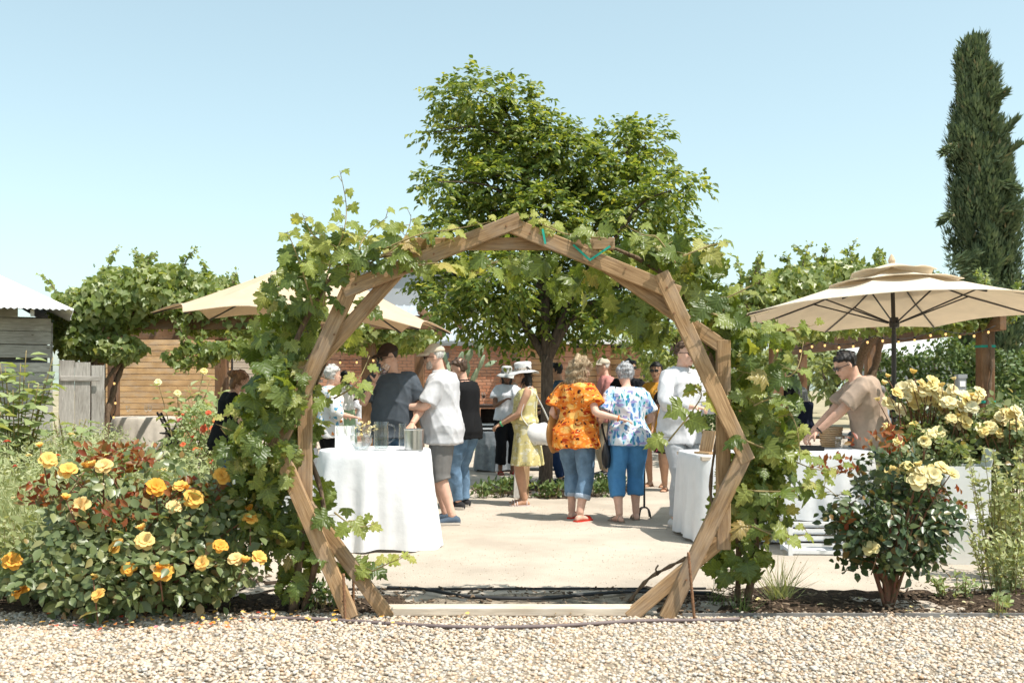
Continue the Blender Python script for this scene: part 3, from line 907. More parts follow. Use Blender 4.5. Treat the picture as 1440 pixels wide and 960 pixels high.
for k, pts in enumerate([[(763, 322), (767, 343)], [(806, 344), (829, 365)], [(829, 366), (858, 346)]]):
    mb = MB()
    a, b = A(*pts[0], 5.772), A(*pts[1], 5.772)
    d = (b - a).normalized(); s_ = V((-d.z, 0, d.x)) * 0.006
    mb.add([a - s_, a + s_, b + s_, b - s_, a - s_ + V((0, .006, 0)), a + s_ + V((0, .006, 0)), b + s_ + V((0, .006, 0)), b - s_ + V((0, .006, 0))], [(0, 3, 2, 1), (4, 5, 6, 7), (0, 1, 5, 4), (1, 2, 6, 5), (2, 3, 7, 6), (3, 0, 4, 7)])
    mb.build('tie_tape', M['teal'], arch, False)
for (px, py) in [(500, 400), (610, 357), (712, 318), (745, 328), (880, 377), (938, 404), (948, 440), (1040, 628), (470, 470), (400, 640), (965, 815), (482, 845)]:
    mb = MB(); c = A(px, py, 5.778)
    mb.lathe([(0.0005, -0.004), (0.006, -0.003), (0.006, 0.003), (0.0005, 0.004)], c, 8)
    mb.v = [tuple((Matrix.Rotation(R(90), 3, 'X') @ (V(v) - c)) + c) for v in mb.v]
    mb.build('bolt', M['rust'], arch, False)

# stakes, hoses
def rebar(px0, py0, px1, py1, Y0, Y1, label):
    a, b = P(px0, py0, Y0), P(px1, py1, Y1)
    b.z = -0.05
    mb = MB(); pts, rad = [], []
    n = int((a - b).length / 0.012)
    for k in range(n + 1):
        pts.append(b.lerp(a, k / n) - b); rad.append(0.0075 if k % 2 else 0.0095)
    o = mb.tube(pts, rad, 7).build('rebar_stake', M['rust'], None, True, 0, b)
    tag(o, label, 'stake', 'rusty stakes at the arch feet')
rebar(483, 806, 486, 870, 5.76, 5.76, 'rusty ribbed rebar stake beside the arch foot near the golden roses')
rebar(968, 776, 978, 868, 5.74, 5.74, 'rusty ribbed rebar stake leaning on the arch foot beside the sedge tuft')
rebar(497, 786, 497, 850, 6.1, 6.1, 'short rusty stake just behind the arch foot by the white clothed table')
mb = MB()
mb.tube(spline([P(350, 873, 5.76), P(440, 874, 5.74), P(540, 880, 5.66), P(660, 886, 5.54), P(780, 884, 5.57), P(900, 877, 5.68), P(1000, 876, 5.71), P(1040, 874, 5.74)], 40), 0.011, 8)
for i, v in enumerate(mb.v):
    mb.v[i] = (v[0], v[1], v[2] + 0.018)
o = mb.build('irrigation_hose', M['hose'], None, True, 0)
tag(o, 'brown irrigation hose lying along the gravel edge before the arch', 'hose')
mb = MB(); mb.tube(spline([G(545, 832) + V((0, 0, .03)), G(600, 836) + V((0, 0, .035)), G(660, 845) + V((0, 0, .03)), G(760, 847) + V((0, 0, .03)), G(880, 838) + V((0, 0, .03)), G(1000, 842) + V((0, 0, .04))], 30), 0.012, 8)
o = mb.build('drip_tube', M['hose_black'], None, True, 0)
tag(o, 'black drip tube lying in the soil strip behind the arch', 'hose')
mb = MB(); mb.tube(spline([P(884, 846, 6.2), P(910, 815, 6.15), P(938, 798, 6.1), P(968, 783, 5.93)], 14), [0.011 + 0.004 * math.sin(k * 2.1) for k in range(15)], 7)
mb.tube(spline([P(925, 808, 6.12), P(922, 800, 6.1), P(926, 794, 6.1)], 4), 0.006, 6)
o = mb.build('dead_branch', M['vinewood'], None, True, 0)
tag(o, 'dry knobbly branch leaning from the soil against the arch foot', 'branch')
mb = MB()
for a, b in [((1.0, 5.84), (2.2, 5.845)), ((2.25, 5.845), (4.6, 5.84))]:
    mb.box(((a[0] + b[0]) / 2, (a[1] + b[1]) / 2, 0.004), (b[0] - a[0], 0.012, 0.05), Matrix.Rotation(math.atan2(b[1] - a[1], b[0] - a[0]), 3, 'Z'))
o = mb.build('lawn_edging', mat('weathered_edging', (0.20, 0.19, 0.18), 0.8, 0.3, 8), None, False)
o['kind'] = 'structure'

mb = MB(); mb.box((0.05, 6.655, 0.008), (2.5, 0.010, 0.014), Matrix.Rotation(R(0.6), 3, 'Z'))
o = mb.build('bed_edging', M['hose_black'], None, False); o['kind'] = 'structure'
# ================================================================== pergolas
def bulbs_string(label, pts, n, sag):
    t = thing('string_lights', label, 'string lights', pts[0])
    wire = MB(); k = 0
    spots = []
    for a, b in zip(pts[:-1], pts[1:]):
        a, b = V(a) - V(pts[0]), V(b) - V(pts[0])
        seg = [a.lerp(b, i / 12) - V((0, 0, sag * 4 * (i / 12) * (1 - i / 12))) for i in range(13)]
        wire.tube(seg, 0.006, 5)
        for i in range(n):
            u = (i + 0.5) / n
            spots.append(a.lerp(b, u) - V((0, 0, sag * 4 * u * (1 - u))))
    wire.build('wire', M['black'], t, True, 0)
    bm_ = MB(); bm_.lathe([(0.003, -0.075), (0.015, -0.066), (0.020, -0.052), (0.016, -0.036), (0.010, -0.03)], n=8)
    me = bm_.mesh('bulb', M['bulb'])
    sk = MB(); sk.lathe([(0.014, -0.03), (0.014, 0.005)], n=8)
    ms = sk.mesh('socket', M['black'])
    for p in spots:
        link('bulb', me, t, p); link('socket', ms, t, p)
    return t
wp = thing('pergola', 'dark timber pergola before the honey plank wall, covered by grapevine', 'pergola', (0, 18.5, 0))
def wl_(px, py, Y):
    return P(px, py, Y) - V((0, 18.5, 0))
for px, Y, w in [(135, 17.6, 0.22), (312, 21.5, 0.24), (519, 17.9, 0.24), (437, 21.5, 0.22), (160, 21.5, 0.2), (590, 21.5, 0.2)]:
    a = XY(px, Y) - V((0, 18.5, 0))
    board('post', a, a + V((0, 0, 2.42)), w, w, M['pergola'], wp, (0, -1, 0), 0.012)
for Y in (17.7, 21.5):
    a = XY(110, Y) - V((0, 18.5, 0)); b = XY(610, Y) - V((0, 18.5, 0))
    board('beam', a + V((-0.2, -0.13, 2.50)), b + V((0.2, -0.13, 2.50)), 0.24, 0.09, M['pergola'], wp, (0, -1, 0), 0.01)
for k in range(14):
    x = -7.6 + k * 0.5
    board('rafter', (x, -1.3, 2.70), (x, 3.5, 2.70), 0.16, 0.06, M['pergola'], wp, (1, 0, 0), 0.008)
ep = thing('pergola', 'brown timber pergola behind the cream umbrella, covered by grapevine', 'pergola', (6.2, 16.2, 0))
for x, y, w in [(1.50, 0.0, 0.22), (-1.85, 0.2, 0.2), (1.50, 5.2, 0.2), (-1.3, 5.2, 0.16), (0.75, 9.5, 0.2), (1.5, 10.2, 0.2)]:
    board('post', (x, y, 0), (x, y, 2.28), w, w, M['pergola'], ep, (0, -1, 0), 0.012)
for x, yy in ((1.50, 0), (-1.85, 0)):
    board('beam', (x, -0.6, 2.38), (x, 11.0, 2.38), 0.26, 0.10, M['pergola'], ep, (1, 0, 0), 0.01)
for y in (0.0, 5.2, 10.2):
    board('beam', (-2.4, y - 0.02, 2.62), (2.0, y - 0.02, 2.62), 0.2, 0.10, M['pergola'], ep, (0, -1, 0), 0.01)
for k in range(9):
    board('rafter', (-2.3, 0.6 + k * 1.15, 2.62), (1.95, 0.6 + k * 1.15, 2.62), 0.15, 0.06, M['pergola'], ep, (0, -1, 0), 0.008)
for z in (1.1, 2.0):
    mb = MB(); mb.lathe([(0.16, z), (0.165, z + 0.02), (0.16, z + 0.04)], (1.5, 0, 0), 4, cap0=False, cap1=False)
    mb.v = [tuple(Matrix.Rotation(R(45), 3, 'Z') @ (V(v) - V((1.5, 0, 0))) + V((1.5, 0, 0))) for v in mb.v]
    mb.build('tie_tape', M['teal'], ep, False)
bulbs_string('warm bulb string hanging under the pergola before the plank wall', [P(240, 500, 17.4), P(330, 492, 17.4), P(420, 497, 17.4), P(560, 495, 17.4)], 6, 0.12)
bulbs_string('warm bulb string twisted down the vine trunk beside the plank wall', [P(160, 520, 17.3), P(163, 575, 17.3), P(150, 600, 17.3)], 2, 0.02)
bulbs_string('warm bulb string under the pergola behind the cream umbrella', [P(1085, 485, 15.8), P(1150, 478, 15.8), P(1230, 472, 15.7), P(1320, 462, 15.7), P(1400, 458, 15.6)], 4, 0.10)

# ================================================================== umbrellas
def umbrella(label, loc, r, z_edge, z_top, m, tilt_deg, tilt_axis, vents, yaw=0.0, n=8, scallop=0.06, lean=0):
    t = thing('patio_umbrella', label, 'umbrella', loc)
    H = z_top - z_edge
    hub = V((0, 0, z_edge))
    TM = Matrix.Translation(hub) @ Matrix.Rotation(R(tilt_deg), 4, V(tilt_axis)) @ Matrix.Rotation(yaw, 4, 'Z')
    def canopy(rad, z0, h, sc, hole=0.0, thick=0.006):
        mb = MB(); rings = []
        per, K = 8, 9
        for k in range(K + 1):
            f = hole + (1 - hole) * k / K
            ring = []
            for i in range(n * per):
                th = 2 * math.pi * i / (n * per)
                u = (i % per) / per
                bow = math.sin(math.pi * u)
                rr = rad * f * (math.cos(math.pi / n) / math.cos(th % (2 * math.pi / n) - math.pi / n)) * (1 - sc * 0.5 * bow * f ** 2)
                z = z0 + h * (1 - f) ** 1.12 - 0.035 * rad * bow * f * (1 - f) * 2 + sc * 0.55 * bow * f ** 4
                ring.append(V((math.cos(th) * rr, math.sin(th) * rr, z)))
            rings.append(ring)
        mb.rings(rings, False, False)
        mb.rings([[v - V((0, 0, thick)) for v in r_] for r_ in reversed(rings)], False, False)
        mb.rings([[v for v in rings[-1]], [v - V((0, 0, thick)) for v in rings[-1]]], False, False)
        mb.v = [tuple(TM @ V(v)) for v in mb.v]
        return mb
    hole = 0.16 if vents else 0.02
    canopy(r, 0, H, scallop, hole).build('canopy', m, t, True, 25)
    for (vr, vz, vh) in vents:
        canopy(vr, vz, vh, scallop * 0.8, 0.02).build('vent_canopy', m, t, True, 25)
    for i in range(n):
        th = 2 * math.pi * i / n
        d = V((math.cos(th), math.sin(th), 0))
        mb = MB(); mb.tube([TM @ (d * 0.05 + V((0, 0, H - 0.035))), TM @ (d * (r * 0.5) + V((0, 0, H * 0.5 ** 1.12 - 0.03))), TM @ (d * (r * 0.985) + V((0, 0, -0.012)))], 0.009, 6)
        rb = mb.build('rib', M['umb_metal'], t, True, 0)
        mb = MB(); mb.tube([TM @ (d * 0.06 + V((0, 0, H - 0.55))), TM @ (d * (r * 0.52) + V((0, 0, H * 0.48 ** 1.12 - 0.035)))], 0.008, 6)
        mb.build('strut', M['umb_metal'], rb, True, 0)
    mb = MB(); mb.tube([V((0, 0, 0.05)), V((0, 0, z_edge * 0.9))], 0.024, 12)
    mb.tube([V((0, 0, z_edge * 0.9)), TM @ V((0, 0, H - 0.02))], 0.02, 12)
    mb.build('pole', M['umb_metal'], t, True, 30)
    mb = MB(); mb.lathe([(0.045, H - 0.6), (0.05, H - 0.56), (0.04, H - 0.5)], n=12); mb.v = [tuple(TM @ V(v)) for v in mb.v]
    mb.build('hub', M['umb_metal'], t, True, 30)
    mb = MB(); mb.lathe([(0.012, H - 0.03), (0.035, H + 0.02 + (vents[-1][1] + vents[-1][2] - H if vents else 0)), (0.02, H + 0.06 + (vents[-1][1] + vents[-1][2] - H if vents else 0)), (0.003, H + 0.085 + (vents[-1][1] + vents[-1][2] - H if vents else 0))], n=10); mb.v = [tuple(TM @ V(v)) for v in mb.v]
    mb.build('finial', M['canvas'], t, True, 30)
    mb = MB(); mb.lathe([(0.03, 1.05), (0.042, 1.06), (0.042, 1.20), (0.03, 1.21)], n=12)
    mb.build('crank_collar', M['black'], t, True, 30)
    mb = MB(); mb.lathe([(0.27, 0.0), (0.27, 0.05), (0.22, 0.075), (0.05, 0.09), (0.045, 0.3), (0.03, 0.31)], n=24)
    mb.build('base', M['black'], t, True, 30)
    return t
umbrella('tan canvas umbrella with scalloped edge behind the white clothed drinks table', XY(430, 9.7), 1.44, 1.98, 2.62, M['canvas'], 4, (0.3, 0.7, 0), [], R(11), 8, 0.16)
umbrella('cream double-vented umbrella tilted over the man in the tan tee', XY(1257, 9.8), 1.52, 2.08, 2.54, M['canvas_cream'], -3.5, (1, 0.3, 0), [(0.66, 0.275, 0.18), (0.42, 0.395, 0.11)], R(8), 8, 0.05)

# ================================================================== tables and cloths
def drape(rx, ry, zt, zb, seed, flare=0.10, amp=0.035, square=0.0, expo=2.0, folds=11):
    r = random.Random(seed)
    mb = MB(); n = 120; rings = []
    ph = [r.uniform(0, 6.28) for _ in range(5)]
    def base(th):
        c, s_ = math.cos(th), math.sin(th)
        k = (abs(c) ** expo + abs(s_) ** expo) ** (-1.0 / expo)
        return c * k, s_ * k
    H = zt - zb
    for f in (0.02, 0.5, 0.9, 0.985):
        rings.append([V((base(2 * math.pi * i / n)[0] * rx * f, base(2 * math.pi * i / n)[1] * ry * f, zt)) for i in range(n)])
    for j in range(15):
        h = j / 14
        ring = []
        for i in range(n):
            th = 2 * math.pi * i / n
            bx_, by_ = base(th)
            w = 0.5 + 0.5 * math.sin(folds * th + ph[0] + 1.3 * math.sin(2 * th + ph[1]))
            w2 = math.sin((folds * 2 + 1) * th + ph[2]) * 0.35
            q = abs(math.sin(2 * th + ph[3] * 0.15)) ** 3 * square
            g = h ** 0.8
            out = 1 + 0.012 * min(1, h * 8)
            ex = flare * g + amp * (w + w2) * g + q * g
            d = V((bx_ / max(rx, .01) * rx, by_ / max(ry, .01) * ry, 0)).normalized()
            lift = 0.012 * math.sin(5 * th + ph[4]) * h
            ring.append(V((bx_ * rx * out, by_ * ry * out, zt - 0.008 - (H - 0.012) * h + lift)) + d * ex)
        rings.append(ring)
    mb.rings(list(reversed(rings)), False, True)
    return mb
def table(label, clabel, loc, rx, ry, zt, m, rotz=0, seed=0, zb=0.012, group=None, **kw):
    t = thing('folding_table', label, 'table', loc, rotz, group)
    mb = MB()
    if kw.get('expo', 2) > 3:
        mb.box((0, 0, zt - 0.03), (rx * 1.93, ry * 1.93, 0.03))
    else:
        mb.lathe([(min(rx, ry) * 0.95, zt - 0.045), (min(rx, ry) * 0.96, zt - 0.02)], n=40)
    mb.build('tabletop', M['cedar_pale'], t, False)
    for sx in (-1, 1):
        for sy in (-1, 1):
            mb = MB(); mb.tube([V((sx * rx * 0.55, sy * ry * 0.55, zt - 0.045)), V((sx * rx * 0.6, sy * ry * 0.6, 0))], 0.015, 8)
            mb.build('leg', M['umb_metal'], t, True, 30)
    c = drape(rx, ry, zt, zb, seed, **kw).build('tablecloth', m, None, True, 0, loc)
    c.rotation_euler.z = rotz
    tag(c, clabel, 'tablecloth')
    return t
T1 = XY(528, 8.62); T1Z = 0.82
table('round drinks table hidden under white linen beside the man in shorts', 'white linen cloth draped to the ground over the round drinks table', T1, 0.48, 0.45, T1Z, M['white_cloth'], R(25), 3, flare=0.02, amp=0.06, square=0.13, folds=9)
T2 = XY(1045, 9.0); T2Z = 0.77
table('table under white linen at the arch foot beside the man in white', 'white linen cloth on the table beside the man in the white shirt', T2, 0.52, 0.42, T2Z, M['white_cloth'], R(6), 5, flare=0.02, amp=0.03, square=0.02, expo=7, folds=9, zb=0.03)
T3 = XY(1152, 8.62); T3Z = 0.82
table('serving table that the man in the tan tee leans over', 'white linen cloth shaded by the cream umbrella on the serving table', T3, 0.40, 0.36, T3Z, M['white_cloth'], R(-8), 8, flare=0.03, amp=0.03, expo=7, folds=9, zb=0.25)
T4 = XY(388, 9.3); T4Z = 0.77
table('table mostly hidden behind the leafy vine of the arch', 'pale linen cloth on the table behind the leafy vine and roses', T4, 0.34, 0.36, T4Z, M['white_cloth'], R(0), 9, flare=0.03, amp=0.03, expo=7, folds=9, zb=0.05)
T5 = XY(203, 21.0)
table('round dining table under the far pergola', 'beige linen cloth on the round dining table under the pergola', T5, 0.62, 0.62, 0.74, M['beige_cloth'], 0, 12, flare=0.10, amp=0.05, folds=12)

# ---------------- drinks things
def wine_glass(label, loc, fill=None, s=1.0, group=None, tiltm=None):
    t = thing('wine_glass', label, 'glass', loc, 0, group)
    mb = MB()
    prof = [(0.034, 0.0), (0.033, 0.003), (0.006, 0.008), (0.004, 0.02), (0.004, 0.085), (0.012, 0.095), (0.030, 0.112), (0.038, 0.135), (0.037, 0.165), (0.031, 0.20), (0.0295, 0.20), (0.0355, 0.165), (0.0365, 0.135), (0.028, 0.114), (0.004, 0.100)]
    mb.lathe([(a * s, b * s) for a, b in prof], n=18)
    mb.build('bowl', M['glass'], t, True, 30)
    if fill:
        mb = MB(); mb.lathe([(a * s, b * s) for a, b in [(0.004, 0.101), (0.027, 0.115), (0.0355, 0.135), (0.0355, 0.150)]], n=18)
        mb.build('wine', fill, t, True, 30)
    if tiltm is not None:
        t.matrix_world = tiltm
    return t
def on(T, Z, px, Y):
    return V(((px - 720) / FPX * Y, Y, Z + 0.002))
GL = 'glassware on the drinks table'
t = thing('ice_bucket', 'brushed steel ice bucket at the edge of the drinks table', 'bucket', on(T1, T1Z, 582, 8.45))
mb = MB(); mb.lathe([(0.076, 0), (0.080, 0.004), (0.083, 0.17), (0.087, 0.175), (0.087, 0.181), (0.081, 0.181), (0.078, 0.01)], n=32); mb.build('pail', M['steel'], t, True, 30)
mb = MB(); mb.ball((0, 0, 0.155), (0.076, 0.076, 0.012), 14, 5); mb.build('ice', M['glass'], t)
for px, Y, h, r_, lb in [(536, 8.45, 0.24, 0.062, 'tall clear glass pitcher of water beside the steel bucket'), (566, 8.55, 0.22, 0.032, 'slim clear tumbler right behind the steel bucket')]:
    t = thing('pitcher' if h > 0.23 else 'tumbler', lb, 'glass', on(T1, T1Z, px, Y))
    mb = MB(); mb.lathe([(r_ * 0.9, 0), (r_, 0.01), (r_ * 1.02, h * 0.6), (r_ * 0.92, h * 0.85), (r_ * 1.03, h), (r_ * 0.98, h), (r_ * 0.87, h * 0.85), (r_ * 0.95, h * 0.6), (r_ * 0.9, 0.014)], n=24); mb.build('vessel', M['glass'], t, True, 30)
    if h > 0.23:
        mb = MB(); mb.lathe([(r_ * 0.9, 0.016), (r_ * 0.93, h * 0.45)], n=24); mb.build('water', M['water'], t, True, 30)
        mb = MB(); mb.tube(spline([V((r_ * 0.95, 0, h * 0.9)), V((r_ + 0.05, 0, h * 0.82)), V((r_ + 0.045, 0, h * 0.4)), V((r_, 0, h * 0.25))], 10), 0.006, 8); mb.build('handle', M['glass'], t)
for k, (px, Y, lb) in enumerate([(479, 8.5, 'empty wine glass nearest the vine on the drinks table'), (492, 8.42, 'empty wine glass second from the vine on the drinks table'), (500, 8.62, 'empty wine glass before the white menu card'), (516, 8.62, 'empty wine glass beside the low glass bowl')]):
    wine_glass(lb, on(T1, T1Z, px, Y), None, 1.05, GL)
t = thing('glass_bowl', 'low clear glass bowl of water in front of the wine glasses', 'bowl', on(T1, T1Z, 508, 8.38))
mb = MB(); mb.lathe([(0.05, 0), (0.055, 0.004), (0.09, 0.07), (0.095, 0.13), (0.091, 0.13), (0.086, 0.07), (0.05, 0.01)], n=26); mb.build('vessel', M['glass'], t, True, 30)
mb = MB(); mb.lathe([(0.05, 0.012), (0.08, 0.06)], n=26); mb.build('water', M['water'], t, True, 30)
t = thing('menu_card', 'folded white menu card standing on the drinks table', 'card', on(T1, T1Z, 485, 8.80), R(8))
for s_ in (-1, 1):
    board('card_leaf', (0, 0.035 * s_, 0.0), (0, 0.002 * s_, 0.19), 0.17, 0.003, M['paper'], t, (0, -1, 0.2), 0.0005)
t = thing('flower_vase', 'small glass vase of yellow blossom beside the menu card', 'vase', on(T1, T1Z, 512, 8.86))
mb = MB(); mb.lathe([(0.03, 0), (0.035, 0.05), (0.02, 0.09), (0.024, 0.1)], n=16); mb.build('vessel', M['glass'], t, True, 30)
c, d = in_ellipsoid(70); c = c * [0.10, 0.07, 0.06] + [0, 0, 0.17]
o = link('blossom', cloud('blossom', OVAL_V, OVAL_F, c, d, RNG.normal(size=(70, 3)), RNG.uniform(0.02, 0.035, 70), M['butter']), t)
mb = MB()
for k in range(9):
    mb.tube([V((0, 0, 0.02)), V((random.uniform(-.07, .07), random.uniform(-.05, .05), 0.17))], 0.002, 5)
mb.build('stem', M['cane'], t)
t = thing('sign_easel', 'small wooden sign stand on the table beside the man in white', 'sign', on(T2, T2Z, 992, 8.72), R(-55))
board('sign_board', (0, 0.0, 0.01), (0, 0.05, 0.20), 0.15, 0.012, M['cedar'], t, (0, -1, 0.25), 0.002)
board('easel_foot', (-0.09, 0.0, 0.01), (0.09, 0.0, 0.01), 0.10, 0.018, M['cedar'], t, (0, 0, 1), 0.002)
# serving table things
t = thing('serving_tray', 'flat black tray on the serving table under the cream umbrella', 'tray', on(T3, T3Z, 1135, 8.45), R(-10))
mb = MB(); mb.box((0, 0, 0.008), (0.26, 0.18, 0.016)); mb.box((0, 0.09, 0.02), (0.26, 0.008, 0.03)); mb.box((0, -0.09, 0.02), (0.26, 0.008, 0.03)); mb.build('tray_body', M['black'], t, False)
t = thing('basket', 'woven honey coloured basket beside the tan tee man\'s hands', 'basket', on(T3, T3Z, 1168, 8.85))
mb = MB()
for k in range(9):
    z = 0.012 + k * 0.02
    mb.tube([V((math.cos(a) * (0.075 + z * 0.12 + 0.004 * math.sin(a * 9 + k * 3.14)), math.sin(a) * (0.075 + z * 0.12), z)) for a in np.linspace(0, 6.283, 37)], 0.010, 6)
mb.build('weave', M['honey'], t, True, 0)
for k, (px, Y) in enumerate([(1180, 8.62), (1192, 8.72)]):
    t = thing('jar', ['short glass jar nearest the tan tee man\'s wrist', 'short glass jar nearest the tan tee man\'s jeans'][k], 'jar', on(T3, T3Z, px, Y))
    mb = MB(); mb.lathe([(0.03, 0), (0.035, 0.01), (0.035, 0.08), (0.028, 0.09)], n=16); mb.build('vessel', M['glass'], t, True, 30)
    mb = MB(); mb.lathe([(0.031, 0.088), (0.031, 0.105)], n=16); mb.build('lid', M['steel'], t, True, 30)
# cartons and crate
def carton(label, loc, sx, sy, sz, rotz, flap=None):
    t = thing('cardboard_carton', label, 'carton', loc, rotz, 'white cartons by the roses')
    th = 0.006
    mb = MB(); mb.box((0, -sy / 2, sz / 2), (sx, th, sz)); mb.build('panel', M['whitebox'], t, False)
    mb = MB(); mb.box((0, sy / 2, sz / 2), (sx, th, sz)); mb.build('panel', M['whitebox'], t, False)
    for s_ in (-1, 1):
        mb = MB(); mb.box((s_ * sx / 2, 0, sz / 2), (th, sy - th, sz)); mb.build('panel', M['whitebox'], t, False)
    mb = MB(); mb.box((0, 0, th / 2), (sx - th, sy - th, th)); mb.build('bottom_panel', M['whitebox'], t, False)
    if flap:
        for (a, b, w) in flap:
            board('flap', a, b, w, 0.005, M['whitebox'], t, (1, 0, 0), 0.0005)
    else:
        mb = MB(); mb.box((0, 0, sz), (sx, sy, 0.007)); mb.build('lid', M['whitebox'], t, False)
    return t
cl = XY(1347, 7.75)
carton('white carton standing on the sand, lower of the two by the roses', cl, 0.34, 0.30, 0.335, R(-14))
carton('open white carton with raised flap on top of the other carton', cl + V((0.06, 0.05, 0.345)), 0.33, 0.30, 0.40, R(-10), [((0.168, 0, 0.39), (0.20, 0, 0.53), 0.28)])
def crate(label, loc, rotz, sx=0.5, sy=0.36, sz=0.30, m=None):
    t = thing('plastic_crate', label, 'crate', loc, rotz, 'slatted plastic crates')
    m = m or M['whiteplastic']
    for k in range(5):
        z = 0.03 + k * (sz - 0.04) / 4
        for s_ in (-1, 1):
            mb = MB(); mb.box((0, s_ * sy / 2, z), (sx, 0.014, 0.026)); mb.build('slat', m, t, False)
            mb = MB(); mb.box((s_ * sx / 2, 0, z), (0.014, sy - 0.016, 0.026)); mb.build('slat', m, t, False)
    for sx_ in (-1, 1):
        for sy_ in (-1, 1):
            mb = MB(); mb.box((sx_ * (sx / 2 + 0.004), sy_ * (sy / 2 + 0.004), sz / 2), (0.034, 0.034, sz)); mb.build('corner_post', m, t, False)
    mb = MB(); mb.box((0, 0, 0.012), (sx - 0.02, sy - 0.02, 0.016)); mb.build('bottom', m, t, False)
    return t
crate('white slatted crate on the sand in front of the serving table', XY(1145, 8.15), R(-4), 0.44, 0.3, 0.27)
# bar counter under the trees
bar = thing('bar_counter', 'dark wooden bar counter with open shelves behind the yellow dress woman', 'counter', XY(735, 16.4))
board('counter_top', (-0.80, 0, 1.05), (0.85, 0, 1.05), 0.56, 0.05, M['darkwood'], bar, (0, 0, 1))
for x in (-0.74, 0.02, 0.79):
    board('side_panel', (x, 0, 0.0), (x, 0, 1.02), 0.5, 0.05, M['darkwood'], bar, (1, 0, 0))
board('shelf', (-0.70, 0, 0.12), (0.76, 0, 0.12), 0.48, 0.03, M['darkwood'], bar, (0, 0, 1))
board('back_panel', (-0.70, 0.24, 0.60), (0.76, 0.24, 0.60), 0.8, 0.02, M['darkwood'], bar)
for k, (x, z) in enumerate([(-0.45, 0.14), (-0.45, 0.46), (0.4, 0.14)]):
    crate(['pale crate on the bar shelf beside the black trousers', 'pale crate stacked on another on the bar shelf', 'pale crate on the bar shelf behind the tree trunk'][k], XY(735, 16.4) + V((x, -0.02, z)), 0, 0.46, 0.34, 0.30)
mb = drape(0.30, 0.06, 0.72, 0.1, 31, flare=0.02, amp=0.05, expo=5, folds=7)
o = mb.build('plastic_sheet', mat('clear_plastic_sheet', (0.30, 0.33, 0.36), 0.25, 0.2, 14, spec=0.6, thin=0.3), None, True, 0, XY(735, 16.4) + V((-0.42, -0.36, -0.08)))
tag(o, 'crumpled clear plastic sheet hanging over the bar shelf crates', 'sheet')
wine_glass('glass of red wine standing on the bar counter end', XY(680, 16.3) + V((0, 0, 1.077)), M['wine'], 1.0)
# dining things under the far pergola
for k, (px, Y) in enumerate([(180, 20.9), (206, 20.8), (211, 21.1)]):
    wine_glass(['wine glass alone at the edge of the beige table', 'nearer of two wine glasses standing together on the beige table', 'farther of two wine glasses standing together on the beige table'][k], XY(px, Y) + V((0, 0, 0.742)), None, 1.15)
def folding_chair(label, loc, rotz):
    t = thing('folding_chair', label, 'chair', loc, rotz, 'black folding chairs under the pergola')
    for s_ in (-1, 1):
        board('leg', (0.2 * s_, 0.24, 0.0), (0.2 * s_, -0.20, 0.86), 0.04, 0.022, M['black'], t, (1, 0, 0), 0.003)
        board('leg', (0.175 * s_, -0.26, 0.0), (0.175 * s_, 0.20, 0.46), 0.04, 0.022, M['black'], t, (1, 0, 0), 0.003)
    board('seat', (-0.17, 0.03, 0.44), (0.17, 0.03, 0.44), 0.38, 0.03, M['black'], t, (0, 0, 1), 0.008)
    for z, y in ((0.80, -0.17), (0.70, -0.118), (0.60, -0.066)):
        board('back_slat', (-0.19, y, z), (0.19, y, z), 0.07, 0.016, M['black'], t, (0, 1, 0.5), 0.003)
    board('stretcher', (-0.18, 0.16, 0.18), (0.18, 0.16, 0.18), 0.03, 0.02, M['black'], t, (0, 0, 1), 0.003)
    return t
folding_chair('black folding chair seen at the near side of the beige table', XY(238, 20.0), R(-60))
folding_chair('black folding chair tucked against the beige table edge', XY(252, 20.7), R(75))
folding_chair('black folding chair at the vine trunk side of the beige table', XY(158, 20.6), R(-95))
# bollard light in the hedge bed
t = thing('bollard_light', 'slim grey bollard light standing before the hedge', 'bollard', XY(1351, 13.0))
mb = MB(); mb.box((0, 0, 0.74), (0.10, 0.10, 1.48)); mb.box((0, 0, 1.50), (0.12, 0.12, 0.05)); mb.build('post', mat('grey_metal', (0.28, 0.29, 0.30), 0.5, 0.06), t, False)
mb = MB(); mb.box((0, -0.052, 1.40), (0.07, 0.01, 0.07)); mb.build('lens', M['paper'], t, False)
# leaning board by the tree and the walking cane
t = thing('leaning_board', 'grey weathered board leaning by the yellow dress woman\'s legs', 'board', XY(727, 12.2), R(-6))
board('plank', (0, 0, 0.0), (0.0, 0.16, 0.50), 0.09, 0.02, M['greyplank'], t, (0, -1, 0.3))
board('plank', (0.1, 0, 0.0), (0.1, 0.15, 0.46), 0.09, 0.02, M['cedar'], t, (0, -1, 0.3))
t = thing('walking_cane', 'black quad walking cane standing beside the blue capri trousers', 'cane', XY(906, 10.35))
mb = MB(); mb.tube([V((0, 0, 0.10)), V((0, 0, 0.80))], 0.011, 10); mb.build('shaft', M['black'], t)
mb = MB(); mb.tube(spline([V((0, 0, 0.80)), V((0, 0.01, 0.87)), V((-0.03, 0.05, 0.90)), V((-0.06, 0.10, 0.88))], 8), 0.013, 10); mb.build('handle', M['black'], t)
for k in range(4):
    a = R(45 + 90 * k)
    mb = MB(); mb.tube(spline([V((0, 0, 0.11)), V((math.cos(a) * 0.06, math.sin(a) * 0.06, 0.09)), V((math.cos(a) * 0.085, math.sin(a) * 0.085, 0.004))], 6), 0.008, 8); mb.build('foot', M['black'], t)
